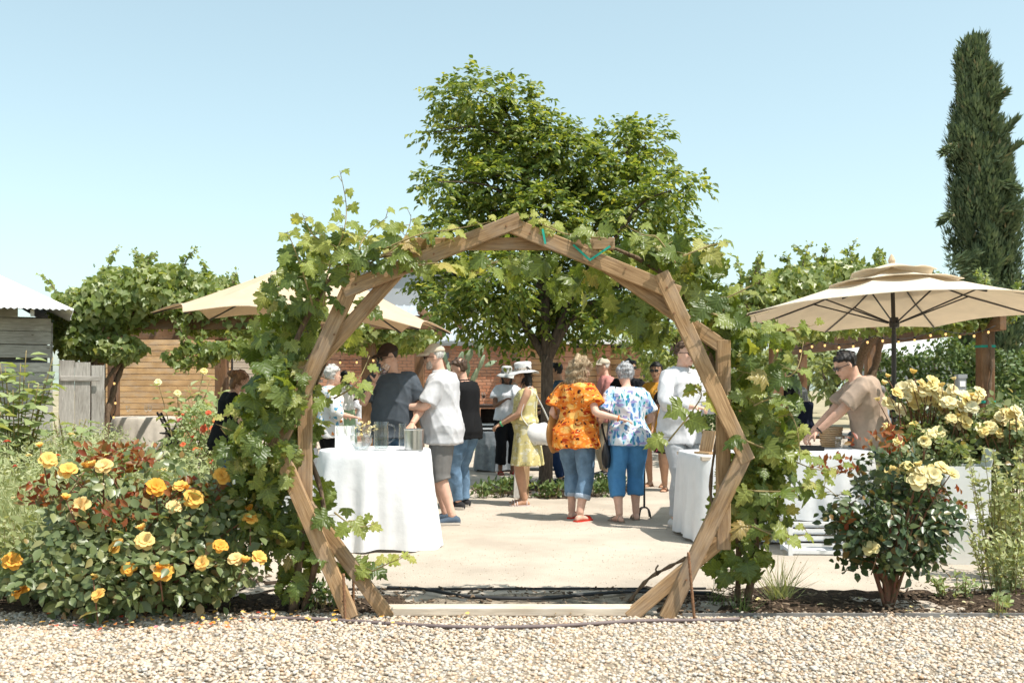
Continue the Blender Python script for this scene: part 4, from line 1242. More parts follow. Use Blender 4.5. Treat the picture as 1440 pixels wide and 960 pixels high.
# ================================================================== plants
SUNV = np.array(sd)
GRAPE_T = [grape_template(k) for k in range(10)]
def mesh_of(tv, tf, m, name='leaf'):
    me = np_mesh(name, np.array(tv, float), np.array(tf), m, uv=np.array(tv, float))
    me.polygons.foreach_set('use_smooth', [True] * len(me.polygons))
    return me
GRAPE_MESH = [mesh_of(v, f, M['grape']) for v, f in GRAPE_T]
GRAPE_YMESH = [mesh_of(v, f, M['grape_young']) for v, f in GRAPE_T]
def facing(n, up=0.6, front=0.55, rnd=0.55, outward=None):
    """leaf normals that look for the light: up, towards the sun and outward"""
    v = np.zeros((n, 3))
    v += SUNV * up
    v[:, 1] -= front
    if outward is not None:
        v += outward
    v += RNG.normal(0, rnd, (n, 3))
    return unit(v)
def hang(n, rnd=0.45, down=0.8):
    v = RNG.normal(0, rnd, (n, 3))
    v[:, 2] -= down
    return unit(v)
def vine(label, cat, root, blobs, shoots, Y, depth, trunks, n_obj=300, seed=0, size=(0.06, 0.15), weightk=0.86, shift=0.0):
    t = thing('grapevine', label, cat, root)
    rt = np.array(root)
    for pts, rad in trunks:
        mb = MB()
        q = [V(p) - V(root) for p in pts]
        sp = spline(q, 26)
        rr = [rad[0] + (rad[-1] - rad[0]) * k / 26 + 0.003 * math.sin(k * 1.7) for k in range(27)]
        mb.tube(sp, rr, 8)
        mb.build('trunk', M['vinewood'], t, True, 0)
    C_, A_, N_, S_ = [], [], [], []
    for bl in blobs:
        px, py, rx, ry, n = bl[:5]
        yb = bl[5] if len(bl) > 5 else Y + 0.20
        px += shift * (1.0 if py > 500 else 0.5)
        n = int(n * weightk)
        p, d = in_ellipsoid(n, 0.15)
        k = Y / FPX
        c = np.array(P(px, py, yb)) + p * np.array([rx * k, depth, ry * k])
        C_.append(c); A_.append(hang(n)); N_.append(facing(n, 0.55, 0.7, 0.5, d * np.array([0.5, 0.3, 0.35])))
        S_.append(RNG.uniform(size[0], size[1], n))
    yc, ya, yn, ys = [], [], [], []
    for pts in shoots:
        w = [P(a, b, Y - random.uniform(-0.02, 0.16)) for a, b in pts]
        sp = spline(w, 16)
        canes = MB()
        canes.tube([V(p) - V(root) for p in sp], [0.006 * (1 - 0.75 * k / 16) for k in range(17)], 6)
        L = sum((sp[k + 1] - sp[k]).length for k in range(16))
        nl = max(4, int(L / 0.052))
        for k in range(nl):
            u = (k + 0.5) / nl * 16
            i = min(15, int(u))
            p = sp[i].lerp(sp[i + 1], u - i)
            s = 1.0 - 0.68 * (k / nl)
            side = 1 if k % 2 else -1
            off = V((side * 0.055 * s, random.uniform(-.05, .05), random.uniform(-0.01, 0.05)))
            canes.tube([V(p) - V(root), V(p) + off - V(root)], [0.0022, 0.0016], 4)
            tgt = (yc, ya, yn, ys) if k > nl * 0.30 else None
            ax = np.array([side * 0.7, -0.2, -0.45]) + RNG.normal(0, 0.25, 3)
            no = unit((SUNV * 0.6 + np.array([0, -0.6, 0.1]) + RNG.normal(0, 0.35, 3))[None])[0]
            cc = np.array(p + off)
            if tgt:
                yc.append(cc); ya.append(ax); yn.append(no); ys.append(0.135 * s)
            else:
                C_.append(cc[None]); A_.append(unit(ax[None])); N_.append(no[None]); S_.append(np.array([0.13]))
        canes.build('cane', M['cane'], t, True, 0)
    c, a, nn, s = np.concatenate(C_), np.concatenate(A_), np.concatenate(N_), np.concatenate(S_)
    c[:, 2] = np.maximum(c[:, 2], 0.12)
    order = np.argsort(c[:, 1] - s * 2)
    ky = min(len(yc), int(n_obj * 0.4))
    k0 = n_obj - ky
    near, far = order[:k0], order[k0:]
    leaf_objects(GRAPE_MESH, c[near] - rt, a[near], nn[near], s[near], t)
    if ky:
        leaf_objects(GRAPE_YMESH, np.array(yc[:ky]) - rt, np.array(ya[:ky]), np.array(yn[:ky]), np.array(ys[:ky]), t)
    if len(yc) > ky:
        o = link('young_foliage', cloud('young_foliage', GRAPE_T[1][0], GRAPE_T[1][1], np.array(yc[ky:]) - rt, np.array(ya[ky:]), np.array(yn[ky:]), np.array(ys[ky:]), M['grape_young'], smooth=True, uv=True), t)
        o['kind'] = 'stuff'
    h = len(far) // 2
    for sel, T in [(far[q::6], GRAPE_T[q]) for q in range(6)]:
        if len(sel):
            o = link('foliage', cloud('foliage', T[0], T[1], c[sel] - rt, a[sel], nn[sel], s[sel], M['grape'], smooth=True, uv=True), t)
            o['kind'] = 'stuff'
    # tendrils
    for k in range(14):
        mb = MB()
        p = V(c[near[(k * 17) % len(near)]]) - V(root)
        mb.tube(spline([p, p + V((random.uniform(-.05, .05), -0.03, 0.05)), p + V((random.uniform(-.1, .1), -0.04, 0.03)), p + V((random.uniform(-.12, .12), -0.05, 0.07))], 10), 0.0016, 4)
        mb.build('tendril', M['cane'], t, True, 0)
    return t
VL = G(415, 858); VL.y = 5.98
vine('leafy grapevine climbing the arch side beside the golden roses', 'grapevine', VL,
     [(440, 350, 42, 34, 26), (500, 345, 50, 34, 16), (545, 340, 30, 20, 10), (425, 410, 52, 48, 74), (400, 470, 48, 50, 84), (412, 545, 54, 52, 110, 5.82), (390, 610, 54, 50, 100, 5.80), (400, 655, 56, 40, 80, 5.92), (445, 610, 26, 60, 45), (400, 715, 62, 45, 85), (432, 760, 52, 48, 70), (478, 720, 30, 60, 30), (440, 810, 36, 24, 16), (372, 690, 40, 40, 46), (515, 430, 22, 40, 10)],
     [[(455, 430), (462, 380), (482, 330), (487, 290), (478, 240)], [(440, 430), (425, 380), (412, 345), (404, 325)], [(500, 395), (505, 350), (520, 325), (545, 305)], [(520, 370), (560, 345), (575, 320), (578, 302)], [(560, 380), (610, 370), (650, 378), (676, 384)], [(470, 780), (510, 805), (550, 790), (575, 780)], [(470, 560), (500, 540), (520, 500)], [(390, 560), (350, 570), (318, 585)], [(475, 350), (440, 330), (425, 300)], [(540, 350), (590, 330), (640, 322), (690, 312)], [(470, 720), (500, 740), (530, 735)]],
     5.86, 0.26, [([VL, V(P(425, 700, 5.98)), V(P(395, 560, 5.96)), V(P(440, 430, 5.95)), V(P(500, 370, 5.93)), V(P(640, 345, 5.92))], [0.028, 0.010]), ([VL + V((0.06, 0.02, 0)), V(P(455, 720, 5.95)), V(P(430, 600, 5.98)), V(P(470, 480, 5.95))], [0.02, 0.007])], 300, 1, shift=-20)
VR = G(1050, 848)
vine('leafy grapevine climbing the arch side nearest the cream umbrella', 'grapevine', VR,
     [(985, 395, 46, 38, 52), (940, 360, 52, 26, 34), (1010, 450, 44, 48, 72), (1035, 520, 44, 50, 74), (1062, 590, 46, 46, 74), (1055, 660, 44, 50, 80), (1050, 730, 48, 44, 76), (1040, 785, 44, 26, 40), (1098, 690, 40, 54, 52), (870, 345, 44, 20, 18), (745, 372, 50, 20, 26), (820, 395, 55, 22, 34), (890, 430, 50, 24, 34), (915, 462, 34, 22, 16), (1090, 615, 40, 46, 48), (1080, 490, 36, 46, 40)],
     [[(1000, 440), (1060, 460), (1110, 465), (1150, 455)], [(1020, 420), (1060, 400), (1085, 385)], [(960, 360), (1000, 345), (1030, 340)], [(1050, 620), (1100, 640), (1150, 660), (1190, 650)], [(1060, 690), (1110, 690), (1150, 680), (1180, 700)], [(850, 335), (800, 330), (760, 315), (740, 312)], [(700, 368), (660, 378), (630, 375)], [(1060, 740), (1100, 755), (1140, 750)], [(950, 370), (925, 335), (905, 330), (880, 318)], [(1060, 570), (1095, 560), (1120, 600), (1125, 650)], [(940, 620), (985, 560), (975, 540)], [(1090, 540), (1120, 520), (1130, 480)]],
     5.86, 0.24, [([VR, V(P(1062, 760, 6.05)), V(P(1040, 640, 6.02)), V(P(1005, 520, 5.98)), V(P(960, 410, 5.95)), V(P(850, 345, 5.94)), V(P(720, 345, 5.94))], [0.026, 0.009]), ([VR + V((-0.05, 0.03, 0)), V(P(1035, 740, 6.0)), V(P(1000, 700, 6.0)), V(P(1010, 600, 6.0))], [0.02, 0.007])], 300, 2)

# ---------------- roses
def rose_mesh(m, seed, name='flower', layers=((0.5, 5, 0.25), (0.42, 5, 0.75), (0.30, 5, 1.1), (0.18, 4, 1.35))):
    r = random.Random(seed)
    vs, fs = [], []
    for li, (rad, n, tilt) in enumerate(layers):
        for k in range(n):
            a = 2 * math.pi * (k + 0.5 * (li % 2)) / n + r.uniform(-.2, .2)
            w = rad * 1.15 * r.uniform(0.85, 1.1)
            t_ = tilt + r.uniform(-.15, .15)
            o = len(vs)
            for j in range(4):
                v_ = j / 3
                for i in range(4):
                    u = i / 3 * 2 - 1
                    ww = w * 0.5 * math.sin(math.pi * (0.16 + 0.72 * v_)) ** 0.7
                    x = u * ww
                    rr = rad * v_
                    bend = t_ - 0.45 * v_
                    y = rr * math.cos(bend); z = rr * math.sin(bend) + 0.10 * rad * (u * u) - 0.02 * li + r.uniform(-.03, .03) * rad
                    vs.append((math.cos(a) * y - math.sin(a) * x, math.sin(a) * y + math.cos(a) * x, z))
            for j in range(3):
                for i in range(3):
                    b = o + j * 4 + i
                    fs.append((b, b + 1, b + 5, b + 4))
    me = np_mesh(name, np.array(vs), np.array(fs), m, smooth=True)
    return me
ROSE = {k: [rose_mesh(M[k], s) for s in range(3)] for k in ('gold', 'cream', 'butter', 'scarlet')}
BUD = {k: rose_mesh(M[k], 9, 'bud', ((0.5, 4, 1.30), (0.42, 3, 1.45))) for k in ('gold', 'cream', 'butter', 'scarlet')}
def rose_bush(label, root, crown, flowers, fl_kind, nleaf, leafm, red=None, fl_size=0.10, n_obj=200, leaf=(0.035, 0.065), canes=14, spread=0.6, group=None, lift=0.12, name='rose_bush', stem=None):
    """crown: list of (center, radii, weight); flowers: list of world positions"""
    t = thing(name, label, 'rose bush', root, 0, group)
    rt = np.array(root)
    tot = sum(w for _, _, w in crown)
    C_, D_ = [], []
    for c, r, w in crown:
        n = int(nleaf * w / tot)
        p, d = in_ellipsoid(n, 0.35)
        C_.append(np.array(c) + p * np.array(r)); D_.append(d)
    c, d = np.concatenate(C_), np.concatenate(D_)
    ok = c[:, 2] > lift
    c, d = c[ok], d[ok]
    # leaflets sit in sprays of five along a rachis
    n = len(c)
    ax = unit(d * 0.6 + hang(n, 0.6, 0.35)); no = facing(n, 0.7, 0.25, 0.45, d * 0.4)
    x, y, z = leaf_frames(ax, no)
    s = RNG.uniform(leaf[0], leaf[1], n)
    cs, as_, ns, ss = [], [], [], []
    for (along, side) in ((1.0, 0), (0.62, 1), (0.62, -1), (0.15, 1), (0.15, -1)):
        cs.append(c + y * (along * s * 1.7)[:, None] + x * (side * s * 0.1)[:, None])
        as_.append(unit(y * (0.9 if side == 0 else 0.45) + x * side + RNG.normal(0, 0.15, (n, 3))))
        ns.append(z + RNG.normal(0, 0.18, (n, 3))); ss.append(s * RNG.uniform(0.8, 1.1, n))
    c, a, nn, s = np.concatenate(cs), np.concatenate(as_), np.concatenate(ns), np.concatenate(ss)
    order = np.argsort(c[:, 1] - 4 * s)
    near, far = order[:n_obj], order[n_obj:]
    if n_obj:
        lm = [mesh_of(OVAL_V, OVAL_F, leafm)]
        leaf_objects(lm, c[near] - rt, a[near], nn[near], s[near] * 1.05, t)
    wv = [(x_ * 1.15, y_, z_) for x_, y_, z_ in OVAL_V]
    o = link('foliage', cloud('foliage', wv, OVAL_F, c[far] - rt, a[far], nn[far], s[far], leafm), t)
    o['kind'] = 'stuff'
    # canes
    ends = [V(f) for f in flowers]
    allc = [V(q[0]) for q in crown]
    for k in range(canes):
        mb = MB()
        e = V(c[order[(k * 97) % len(order)]]) if k >= len(ends) else ends[k]
        b = V(root) + V((random.uniform(-.06, .06) * spread * 3, random.uniform(-.05, .05) * spread * 3, -0.02))
        m_ = b.lerp(e, 0.5) + V((0, 0, 0.12))
        sp = spline([b - V(root), m_ - V(root), e - V(root)], 10)
        mb.tube(sp, [0.011 * (1 - 0.75 * i / 10) for i in range(11)], 6)
        mb.build('cane', M['rosecane'], t, True, 0)
    if stem:
        mb = MB()
        mb.tube(spline([V((0, 0, -0.03)), V((-0.01, 0, 0.12)), V((-0.04, 0, 0.3))], 6), [0.033, 0.028, 0.027, 0.026, 0.022, 0.02, 0.018], 9)
        mb.tube(spline([V((0, 0, 0.08)), V((0.04, 0, 0.2)), V((0.1, 0.02, 0.4))], 6), [0.02, 0.02, 0.018, 0.016, 0.014, 0.012, 0.01], 8)
        mb.tube(spline([V((-0.01, 0, 0.14)), V((-0.09, 0, 0.26)), V((-0.16, 0.02, 0.45))], 6), [0.02, 0.02, 0.018, 0.016, 0.014, 0.012, 0.01], 8)
        mb.build('trunk', M['rosecane'], t, True, 0)
    # bronze young shoots
    if red:
        C2 = []
        for cc, rr, nr in red:
            p, _ = in_ellipsoid(nr)
            C2.append(np.array(cc) + p * np.array(rr))
        c2 = np.concatenate(C2); m_ = len(c2)
        o = link('young_shoot', cloud('young_shoot', OVAL_V, OVAL_F, c2 - rt, unit(RNG.normal(0, .6, (m_, 3)) + [0, 0, 0.3]), facing(m_), RNG.uniform(leaf[0] * 0.7, leaf[1] * 0.95, m_), M['rose_red'], width=np.full(m_, 0.75)), t)
        o['kind'] = 'stuff'
    kinds = fl_kind if isinstance(fl_kind, list) else [fl_kind]
    for i in range(len(flowers)):
        if i % 2 == 0:
            b_ = V(flowers[i]) + V((random.uniform(-.12, .12), random.uniform(-.04, .10), random.uniform(-.02, .10)))
            o = link('bud', BUD[kinds[i % len(kinds)]], t)
            o.matrix_local = Matrix.Translation(b_ - V(root)) @ V((random.uniform(-.3, .3), random.uniform(-.3, .2), 1)).to_track_quat('Z', 'Y').to_matrix().to_4x4() @ Matrix.Scale(fl_size * random.uniform(0.5, 0.8), 4)
            mb = MB(); e_ = V(flowers[i]) - V(root)
            mb.tube([b_ - V(root), (b_ - V(root)).lerp(e_, 0.5) - V((0, 0, 0.08)), e_ - V((0, 0, 0.16))], [0.003, 0.004, 0.004], 5); mb.build('cane', M['rosecane'], t, True, 0)
    for i, f in enumerate(flowers):
        o = link('flower', ROSE[kinds[i % len(kinds)]][i % 3], t)
        q = V((random.uniform(-.5, .7), random.uniform(-1.0, -.35), random.uniform(0.35, 0.9))).to_track_quat('Z', 'Y')
        sc = fl_size * random.uniform(0.78, 1.2)
        o.matrix_local = Matrix.Translation(V(f) - V(root)) @ q.to_matrix().to_4x4() @ Matrix.Rotation(random.uniform(0, 6), 4, 'Z') @ Matrix.Scale(sc, 4)
    return t
RB = G(205, 862); RB.y = 6.05; RB.x = (200 - 720) / FPX * 6.05
gold_px = [(388 * .375, 600 + 145 * .375 + 0), (219, 684), (254, 683), (148, 655), (68, 646), (163, 768), (203, 760), (181, 799), (229, 804), (283, 791), (138, 836), (28, 830), (331, 785), (365, 783), (352, 728), (272, 700), (245, 712), (313, 668), (113, 712), (310, 767), (95, 660), (17, 788)]
fl = []
for k, (px, py) in enumerate(gold_px):
    y_ = 5.54 + 0.42 * max(0, (800 - py) / 200) + (0.12 if px < 60 or px > 320 else 0)
    fl.append(P(px, py, y_))
rose_bush('wide rose bush full of golden orange blooms beside the gravel', RB,
          [(P(190, 770, 5.95), (0.62, 0.42, 0.33), 5), (P(110, 790, 5.95), (0.42, 0.34, 0.28), 2.4), (P(290, 760, 5.97), (0.40, 0.38, 0.34), 2.6), (P(170, 690, 6.1), (0.42, 0.34, 0.22), 1.6), (P(330, 720, 6.1), (0.3, 0.3, 0.24), 1.3), (P(200, 820, 5.85), (0.58, 0.28, 0.16), 1.8), (P(60, 815, 5.95), (0.22, 0.22, 0.16), 0.7)],
          fl, 'gold', 900, M['rose_leaf'], [(P(165, 645, 6.15), (0.28, 0.2, 0.12), 150), (P(75, 695, 6.0), (0.22, 0.15, 0.10), 110), (P(250, 690, 6.0), (0.34, 0.2, 0.09), 110), (P(150, 725, 5.75), (0.3, 0.12, 0.09), 70), (P(300, 700, 6.0), (0.2, 0.2, 0.06), 30)], 0.112, 280, (0.048, 0.082), 26, 1.6, lift=0.10)
RR = G(1249, 852)
fl = [P(1277, 658, 6.05), P(1296, 662, 5.98), P(1312, 668, 5.95), P(1325, 657, 6.02), P(1338, 665, 6.0), P(1290, 676, 5.95), P(1225, 770, 5.95), P(1255, 664, 6.1)]
rose_bush('upright dark leaved rose bush with cream blooms and bronze shoots', RR,
          [(P(1255, 740, 6.15), (0.32, 0.28, 0.28), 5), (P(1205, 720, 6.15), (0.16, 0.2, 0.16), 1.3), (P(1310, 715, 6.15), (0.14, 0.2, 0.16), 1.3), (P(1250, 660, 6.2), (0.24, 0.2, 0.14), 1.3), (P(1225, 795, 6.1), (0.15, 0.16, 0.10), 0.6), (P(1290, 785, 6.1), (0.12, 0.13, 0.10), 0.4)],
          fl, ['cream', 'butter'], 400, M['rose_dark'], [(P(1252, 615, 6.2), (0.13, 0.1, 0.10), 60), (P(1175, 655, 6.1), (0.14, 0.1, 0.07), 50), (P(1335, 700, 6.1), (0.1, 0.1, 0.1), 20), (P(1190, 735, 6.05), (0.07, 0.06, 0.05), 12), (P(1210, 625, 6.1), (0.12, 0.1, 0.05), 16)], 0.115, 240, (0.042, 0.070), 13, 0.14, stem=True, lift=0.24)
# big yellow rose bed behind
def yellow_bush(label, px, py_top, py_mid, Y, w, fpx, nleaf, kinds, size):
    root = XY(px, Y)
    top = P(px, py_top, Y).z
    k = Y / FPX
    rose_bush(label, root, [((root.x, Y, top * 0.48), (w * k, 0.45, top * 0.40), 4), ((root.x + 0.1, Y - 0.1, top * 0.75), (w * k * 0.8, 0.4, top * 0.22), 2)],
              [P(a, b, Y - 0.30 - random.uniform(0, 0.18)) for a, b in fpx], kinds, nleaf, M['rose_leaf'], None, size, 60, (0.05, 0.08), 20, 1.2, 'yellow roses in the bed by the pergola')
yellow_bush('tall rose bush crowded with pale yellow clusters behind the umbrella pole', 1300, 556, 600, 8.75, 62, [(1270, 545), (1283, 541), (1297, 539), (1310, 543), (1300, 549), (1288, 552), (1275, 556), (1318, 551), (1330, 560), (1322, 556), (1305, 560), (1312, 538), (1340, 548), (1290, 560), (1262, 552), (1265, 575), (1285, 570), (1320, 572), (1250, 566), (1355, 556)], 520, ['butter', 'cream'], 0.125)
yellow_bush('rose bush with cream clusters between the umbrella pole and the post', 1350, 560, 620, 8.5, 60, [(1335, 565), (1348, 570), (1360, 563), (1352, 580), (1338, 588), (1366, 572), (1372, 560), (1380, 604), (1358, 592), (1345, 596), (1312, 612), (1378, 552), (1306, 610), (1320, 606), (1405, 592), (1392, 600)], 480, ['butter', 'cream'], 0.125)
yellow_bush('rose bush with round pale blooms at the frame edge by the post', 1415, 560, 640, 8.4, 70, [(1410, 585), (1420, 582), (1430, 578), (1383, 606), (1405, 608), (1428, 598), (1436, 590)], 420, ['cream', 'butter'], 0.115)
yellow_bush('low rose bush with a few pale blooms behind the bronze shoots', 1285, 600, 640, 8.2, 50, [(1262, 620), (1250, 600), (1300, 620), (1310, 610)], 330, ['cream'], 0.10)

# red and pink roses by the dining table
RX = XY(290, 13.0)
rose_bush('loose rose bush with scarlet and pink blooms before the far pergola', RX, [((RX.x, 13.0, 0.65), (0.50, 0.4, 0.5), 3), ((RX.x + 0.1, 12.8, 0.35), (0.5, 0.4, 0.3), 2)],
          [P(a, b, 12.6 - random.uniform(0, .3)) for a, b in [(303, 591), (301, 603), (286, 602), (320, 613), (257, 625), (300, 627), (275, 632), (293, 580), (252, 590), (312, 582), (296, 648), (328, 602)]], 'scarlet', 420, M['sunflower_leaf'], None, 0.10, 40, (0.05, 0.08), 14, 1.2)

# ---------------- leafy tall plants (sunflower like) on the left
def tall_plant(label, root, h, nst, spread, size, nleaf, flower=None, lean=(0, 0), name='tall_plant'):
    t = thing(name, label, 'plant', root, 0, 'tall leafy plants by the meadow')
    mb = MB(); cs, as_, ns, ss = [], [], [], []
    tops = []
    for k in range(nst):
        a = random.uniform(0, 6.28); r_ = spread * random.uniform(0.2, 1)
        top = V((math.cos(a) * r_ + lean[0], math.sin(a) * r_ + lean[1], h * random.uniform(0.65, 1.0)))
        sp = spline([V((math.cos(a) * .03, math.sin(a) * .03, 0)), top * 0.5 + V((0, 0, 0.05)), top], 10)
        mb.tube(sp, [0.012 * (1 - 0.6 * i / 10) for i in range(11)], 6)
        tops.append(top)
        for j in range(nleaf):
            u = 1.5 + 8.4 * j / nleaf
            p = sp[int(u)].lerp(sp[min(10, int(u) + 1)], u % 1)
            b = j * 2.4 + k
            d = np.array([math.cos(b), math.sin(b), random.uniform(-0.5, 0.25)])
            cs.append(np.array(p) + d * 0.04); as_.append(d); ns.append(np.array([0, -0.15, 1.0]) + SUNV * 0.3 + RNG.normal(0, 0.3, 3)); ss.append(size * random.uniform(0.6, 1.15))
    mb.build('stem', M['cane'], t, True, 0)
    wv = [(x_ * 1.25, y_, z_) for x_, y_, z_ in OVAL_V]
    me = mesh_of(wv, OVAL_F, M['sunflower_leaf'])
    cs, as_, ns, ss = np.array(cs), np.array(as_), np.array(ns), np.array(ss)
    order = np.argsort(cs[:, 1])
    k = min(90, len(cs))
    leaf_objects([me], cs[order[:k]], as_[order[:k]], ns[order[:k]], ss[order[:k]], t)
    if len(cs) > k:
        q = order[k:]
        o = link('foliage', cloud('foliage', wv, OVAL_F, cs[q], as_[q], ns[q], ss[q], M['sunflower_leaf']), t); o['kind'] = 'stuff'
    if flower:
        for top in tops[:3]:
            o = link('flower', ROSE[flower][0], t)
            o.matrix_local = Matrix.Translation(top) @ V((0.3, -0.8, 0.5)).to_track_quat('Z', 'Y').to_matrix().to_4x4() @ Matrix.Scale(0.12, 4)
    return t
tall_plant('tall broad-leaved plant in front of the barn wall', XY(22, 10.6), 1.90, 14, 0.50, 0.17, 22)
tall_plant('broad-leaved plant at the frame edge before the barn', XY(-18, 9.6), 1.60, 12, 0.45, 0.16, 20)
tall_plant('lower broad-leaved clump between barn and pergola post', XY(98, 12.6), 1.15, 7, 0.42, 0.17, 12)
tall_plant('leafy plant with yellow bloom before the plank wall', XY(255, 15.0), 1.62, 8, 0.48, 0.18, 16, 'butter')
tall_plant('pale leafy plant nearest the brown haired woman', XY(292, 15.6), 1.45, 7, 0.45, 0.17, 14)

# ---------------- meadow
def blades(name, label, n, xf, h0, h1, m, tv=BLADE_V, tf=BLADE_F, wid=0.2, lean=0.35, cat='grass', parent=None, kind='stuff', z=0.0):
    c = xf(n)
    n = len(c)
    ax = unit(np.stack([RNG.normal(0, lean, n), RNG.normal(0, lean, n), np.ones(n)], 1))
    no = unit(np.stack([RNG.normal(0, 1, n), RNG.normal(0, 1, n), RNG.normal(0, .2, n)], 1))
    s = RNG.uniform(h0, h1, n)
    me = cloud(name, tv, tf, c, ax, no, s, m, width=np.full(n, wid) * RNG.uniform(.6, 1.5, n))
    o = link(name, me, parent)
    return tag(o, label, cat, kind=kind) if parent is None else o
def meadow_xy(n):
    y = 6.3 + 9.5 * RNG.random(n) ** 1.25
    edge = -y * np.interp(y, [6.3, 7.2, 8.6, 10.0, 16], [0.33, 0.30, 0.31, 0.37, 0.41])
    x = edge - (3.9 + 0.35 * (y - 6)) * RNG.random(n) ** 1.1
    return np.stack([x, y, np.zeros(n)], 1)
blades('meadow_grass', 'tall pale green meadow grass behind the golden rose bush', 24000, meadow_xy, 0.30, 0.85, M['meadow'], wid=0.30, lean=0.28)
def heads(n):
    c = meadow_xy(n); c[:, 2] = RNG.uniform(0.35, 0.85, n)
    return c
c = heads(15000)
n = len(c)
o = link('meadow_leaves', cloud('meadow_leaves', SLIM_V, SLIM_F, c, unit(RNG.normal(size=(n, 3)) + [0, 0, .4]), facing(n), RNG.uniform(0.03, 0.075, n), M['meadow'], width=np.full(n, .8)))
tag(o, 'fine feathery leaves and seed heads among the meadow grass', 'leaves', kind='stuff')
t = thing('wildflower', 'pink and yellow button flowers scattered in the meadow grass', 'flowers', XY(60, 8.0)); t['kind'] = 'stuff'
for k, (px, py) in enumerate([(60, 668), (40, 640), (18, 700), (110, 668), (80, 640), (30, 745), (100, 610), (150, 640), (20, 655), (120, 625), (200, 640), (230, 660), (10, 620), (50, 780)]):
    o = link('flower', ROSE['scarlet' if k % 4 == 0 else 'butter'][k % 3], t)
    o.matrix_local = Matrix.Translation(P(px, py, 7.6 + 0.03 * k) - XY(60, 8.0)) @ Matrix.Scale(0.055, 4)
# weedy shrub at the right edge
def weed(label, root, w, d, h, n, m=None, leafs=(0.03, 0.06), name='weedy_shrub', nst=40):
    t = thing(name, label, 'plant', root, 0, 'feathery weeds at the bed edge')
    mb = MB(); cs = []
    for k in range(nst):
        a = random.uniform(0, 6.28); r_ = math.sqrt(random.random())
        b = V((math.cos(a) * w * r_ * 0.6, math.sin(a) * d * r_ * 0.6, 0))
        e = b * 1.5 + V((random.uniform(-.06, .06), random.uniform(-.06, .06), h * random.uniform(0.5, 1.0)))
        sp = spline([b, b.lerp(e, 0.5) + V((0, 0, .05)), e], 8)
        mb.tube(sp, [0.004 * (1 - .6 * i / 8) for i in range(9)], 4)
        for j in range(n // nst):
            u = random.uniform(0.6, 7.99)
            cs.append(tuple(sp[int(u)].lerp(sp[int(u) + 1], u % 1)))
    mb.build('stem', M['cane'], t, True, 0)
    cs = np.array(cs); q = len(cs)
    o = link('foliage', cloud('foliage', SLIM_V, SLIM_F, cs, unit(RNG.normal(size=(q, 3)) + [0, 0, .5]), facing(q), RNG.uniform(leafs[0], leafs[1], q), m or M['meadow'], width=np.full(q, 1.1)), t)
    o['kind'] = 'stuff'
    return t
weed('tall feathery pale weed at the frame edge beside the cartons', XY(1428, 7.0), 0.34, 0.3, 0.95, 1700, None, (0.035, 0.07))
weed('lower leafy weed in front of the tall feathery weed', XY(1418, 6.5), 0.26, 0.2, 0.42, 900, None, (0.03, 0.06), nst=30)
weed('small weed seedling cluster between rose trunk and cartons', XY(1345, 6.35), 0.20, 0.10, 0.16, 150, M['sunflower_leaf'], (0.03, 0.06), nst=14)
weed('tiny leafy seedling on the gravel edge', XY(1405, 5.85), 0.06, 0.05, 0.14, 36, M['sunflower_leaf'], (0.04, 0.07), nst=6)
weed('low green weeds at the arch foot beneath the golden roses', XY(445, 6.05), 0.28, 0.12, 0.16, 240, M['hedge'], (0.03, 0.07), nst=30)
weed('feathery green filler beside the rose bush and vine', XY(20, 6.4), 0.4, 0.3, 0.55, 1300, None, (0.03, 0.065))
def tuft(label, root, h, n, m, spread=0.3, wid=0.4):
    t = thing('sedge_tuft', label, 'grass tuft', root)
    o = blades('blade', None, n, lambda k: np.stack([RNG.normal(0, 0.03, k), RNG.normal(0, 0.03, k), np.zeros(k)], 1), h * 0.5, h, m, wid=wid, lean=spread, parent=t)
    o['kind'] = 'stuff'
    return t
tuft('sedge tuft with strappy blades in the soil beside the rose bush', G(1095, 846), 0.36, 110, M['meadow'], 0.45)
tuft('small iris-like tuft close to the rusty stake', G(1043, 862), 0.22, 40, M['hedge'], 0.5)
tuft('short grass tuft between sedge and arch foot', G(1010, 850), 0.25, 30, M['hedge'], 0.5)
# low plants under the courtyard tree
for k, (px, Y, lb) in enumerate([(690, 12.3, 'low green plant below the black shirted man\'s side of the tree bed'), (715, 12.6, 'low green plant in the tree bed beside the leaning boards'), (775, 12.2, 'low green plant in the tree bed before the trunk'), (845, 12.4, 'low green plant in the tree bed behind the orange shirt woman'), (865, 13.0, 'low green plant in the tree bed behind the blue capri woman')]):
    weed(lb, XY(px, Y), 0.28, 0.22, 0.20, 150, M['hedge'], (0.06, 0.11), 'bedding_plant', 18)

# fallen petals
def petals(label, n, x0, x1, y0, y1, m):
    c = np.stack([RNG.normal((x0 + x1) / 2, (x1 - x0) / 3.2, n), RNG.uniform(y0, y1, n), np.full(n, 0.035)], 1)
    o = link('fallen_petals', cloud('fallen_petals', OVAL_V, OVAL_F, c, np.stack([RNG.normal(size=n), RNG.normal(size=n), RNG.normal(0, .1, n)], 1), np.stack([RNG.normal(0, .3, n), RNG.normal(0, .3, n), np.ones(n)], 1), RNG.uniform(0.02, 0.042, n), m, width=np.full(n, 1.3)))
    tag(o, label, 'petals', kind='stuff')
petals('fallen golden petals scattered on the gravel under the rose bush', 70, -2.6, -0.9, 5.45, 5.95, M['gold'])
petals('fallen dark red petals on the gravel at the bush edge', 46, -3.0, -1.2, 5.45, 5.85, M['scarlet'])
petals('few pale petals lying in the soil below the cream roses', 22, 1.4, 3.4, 5.7, 6.5, M['cream'])

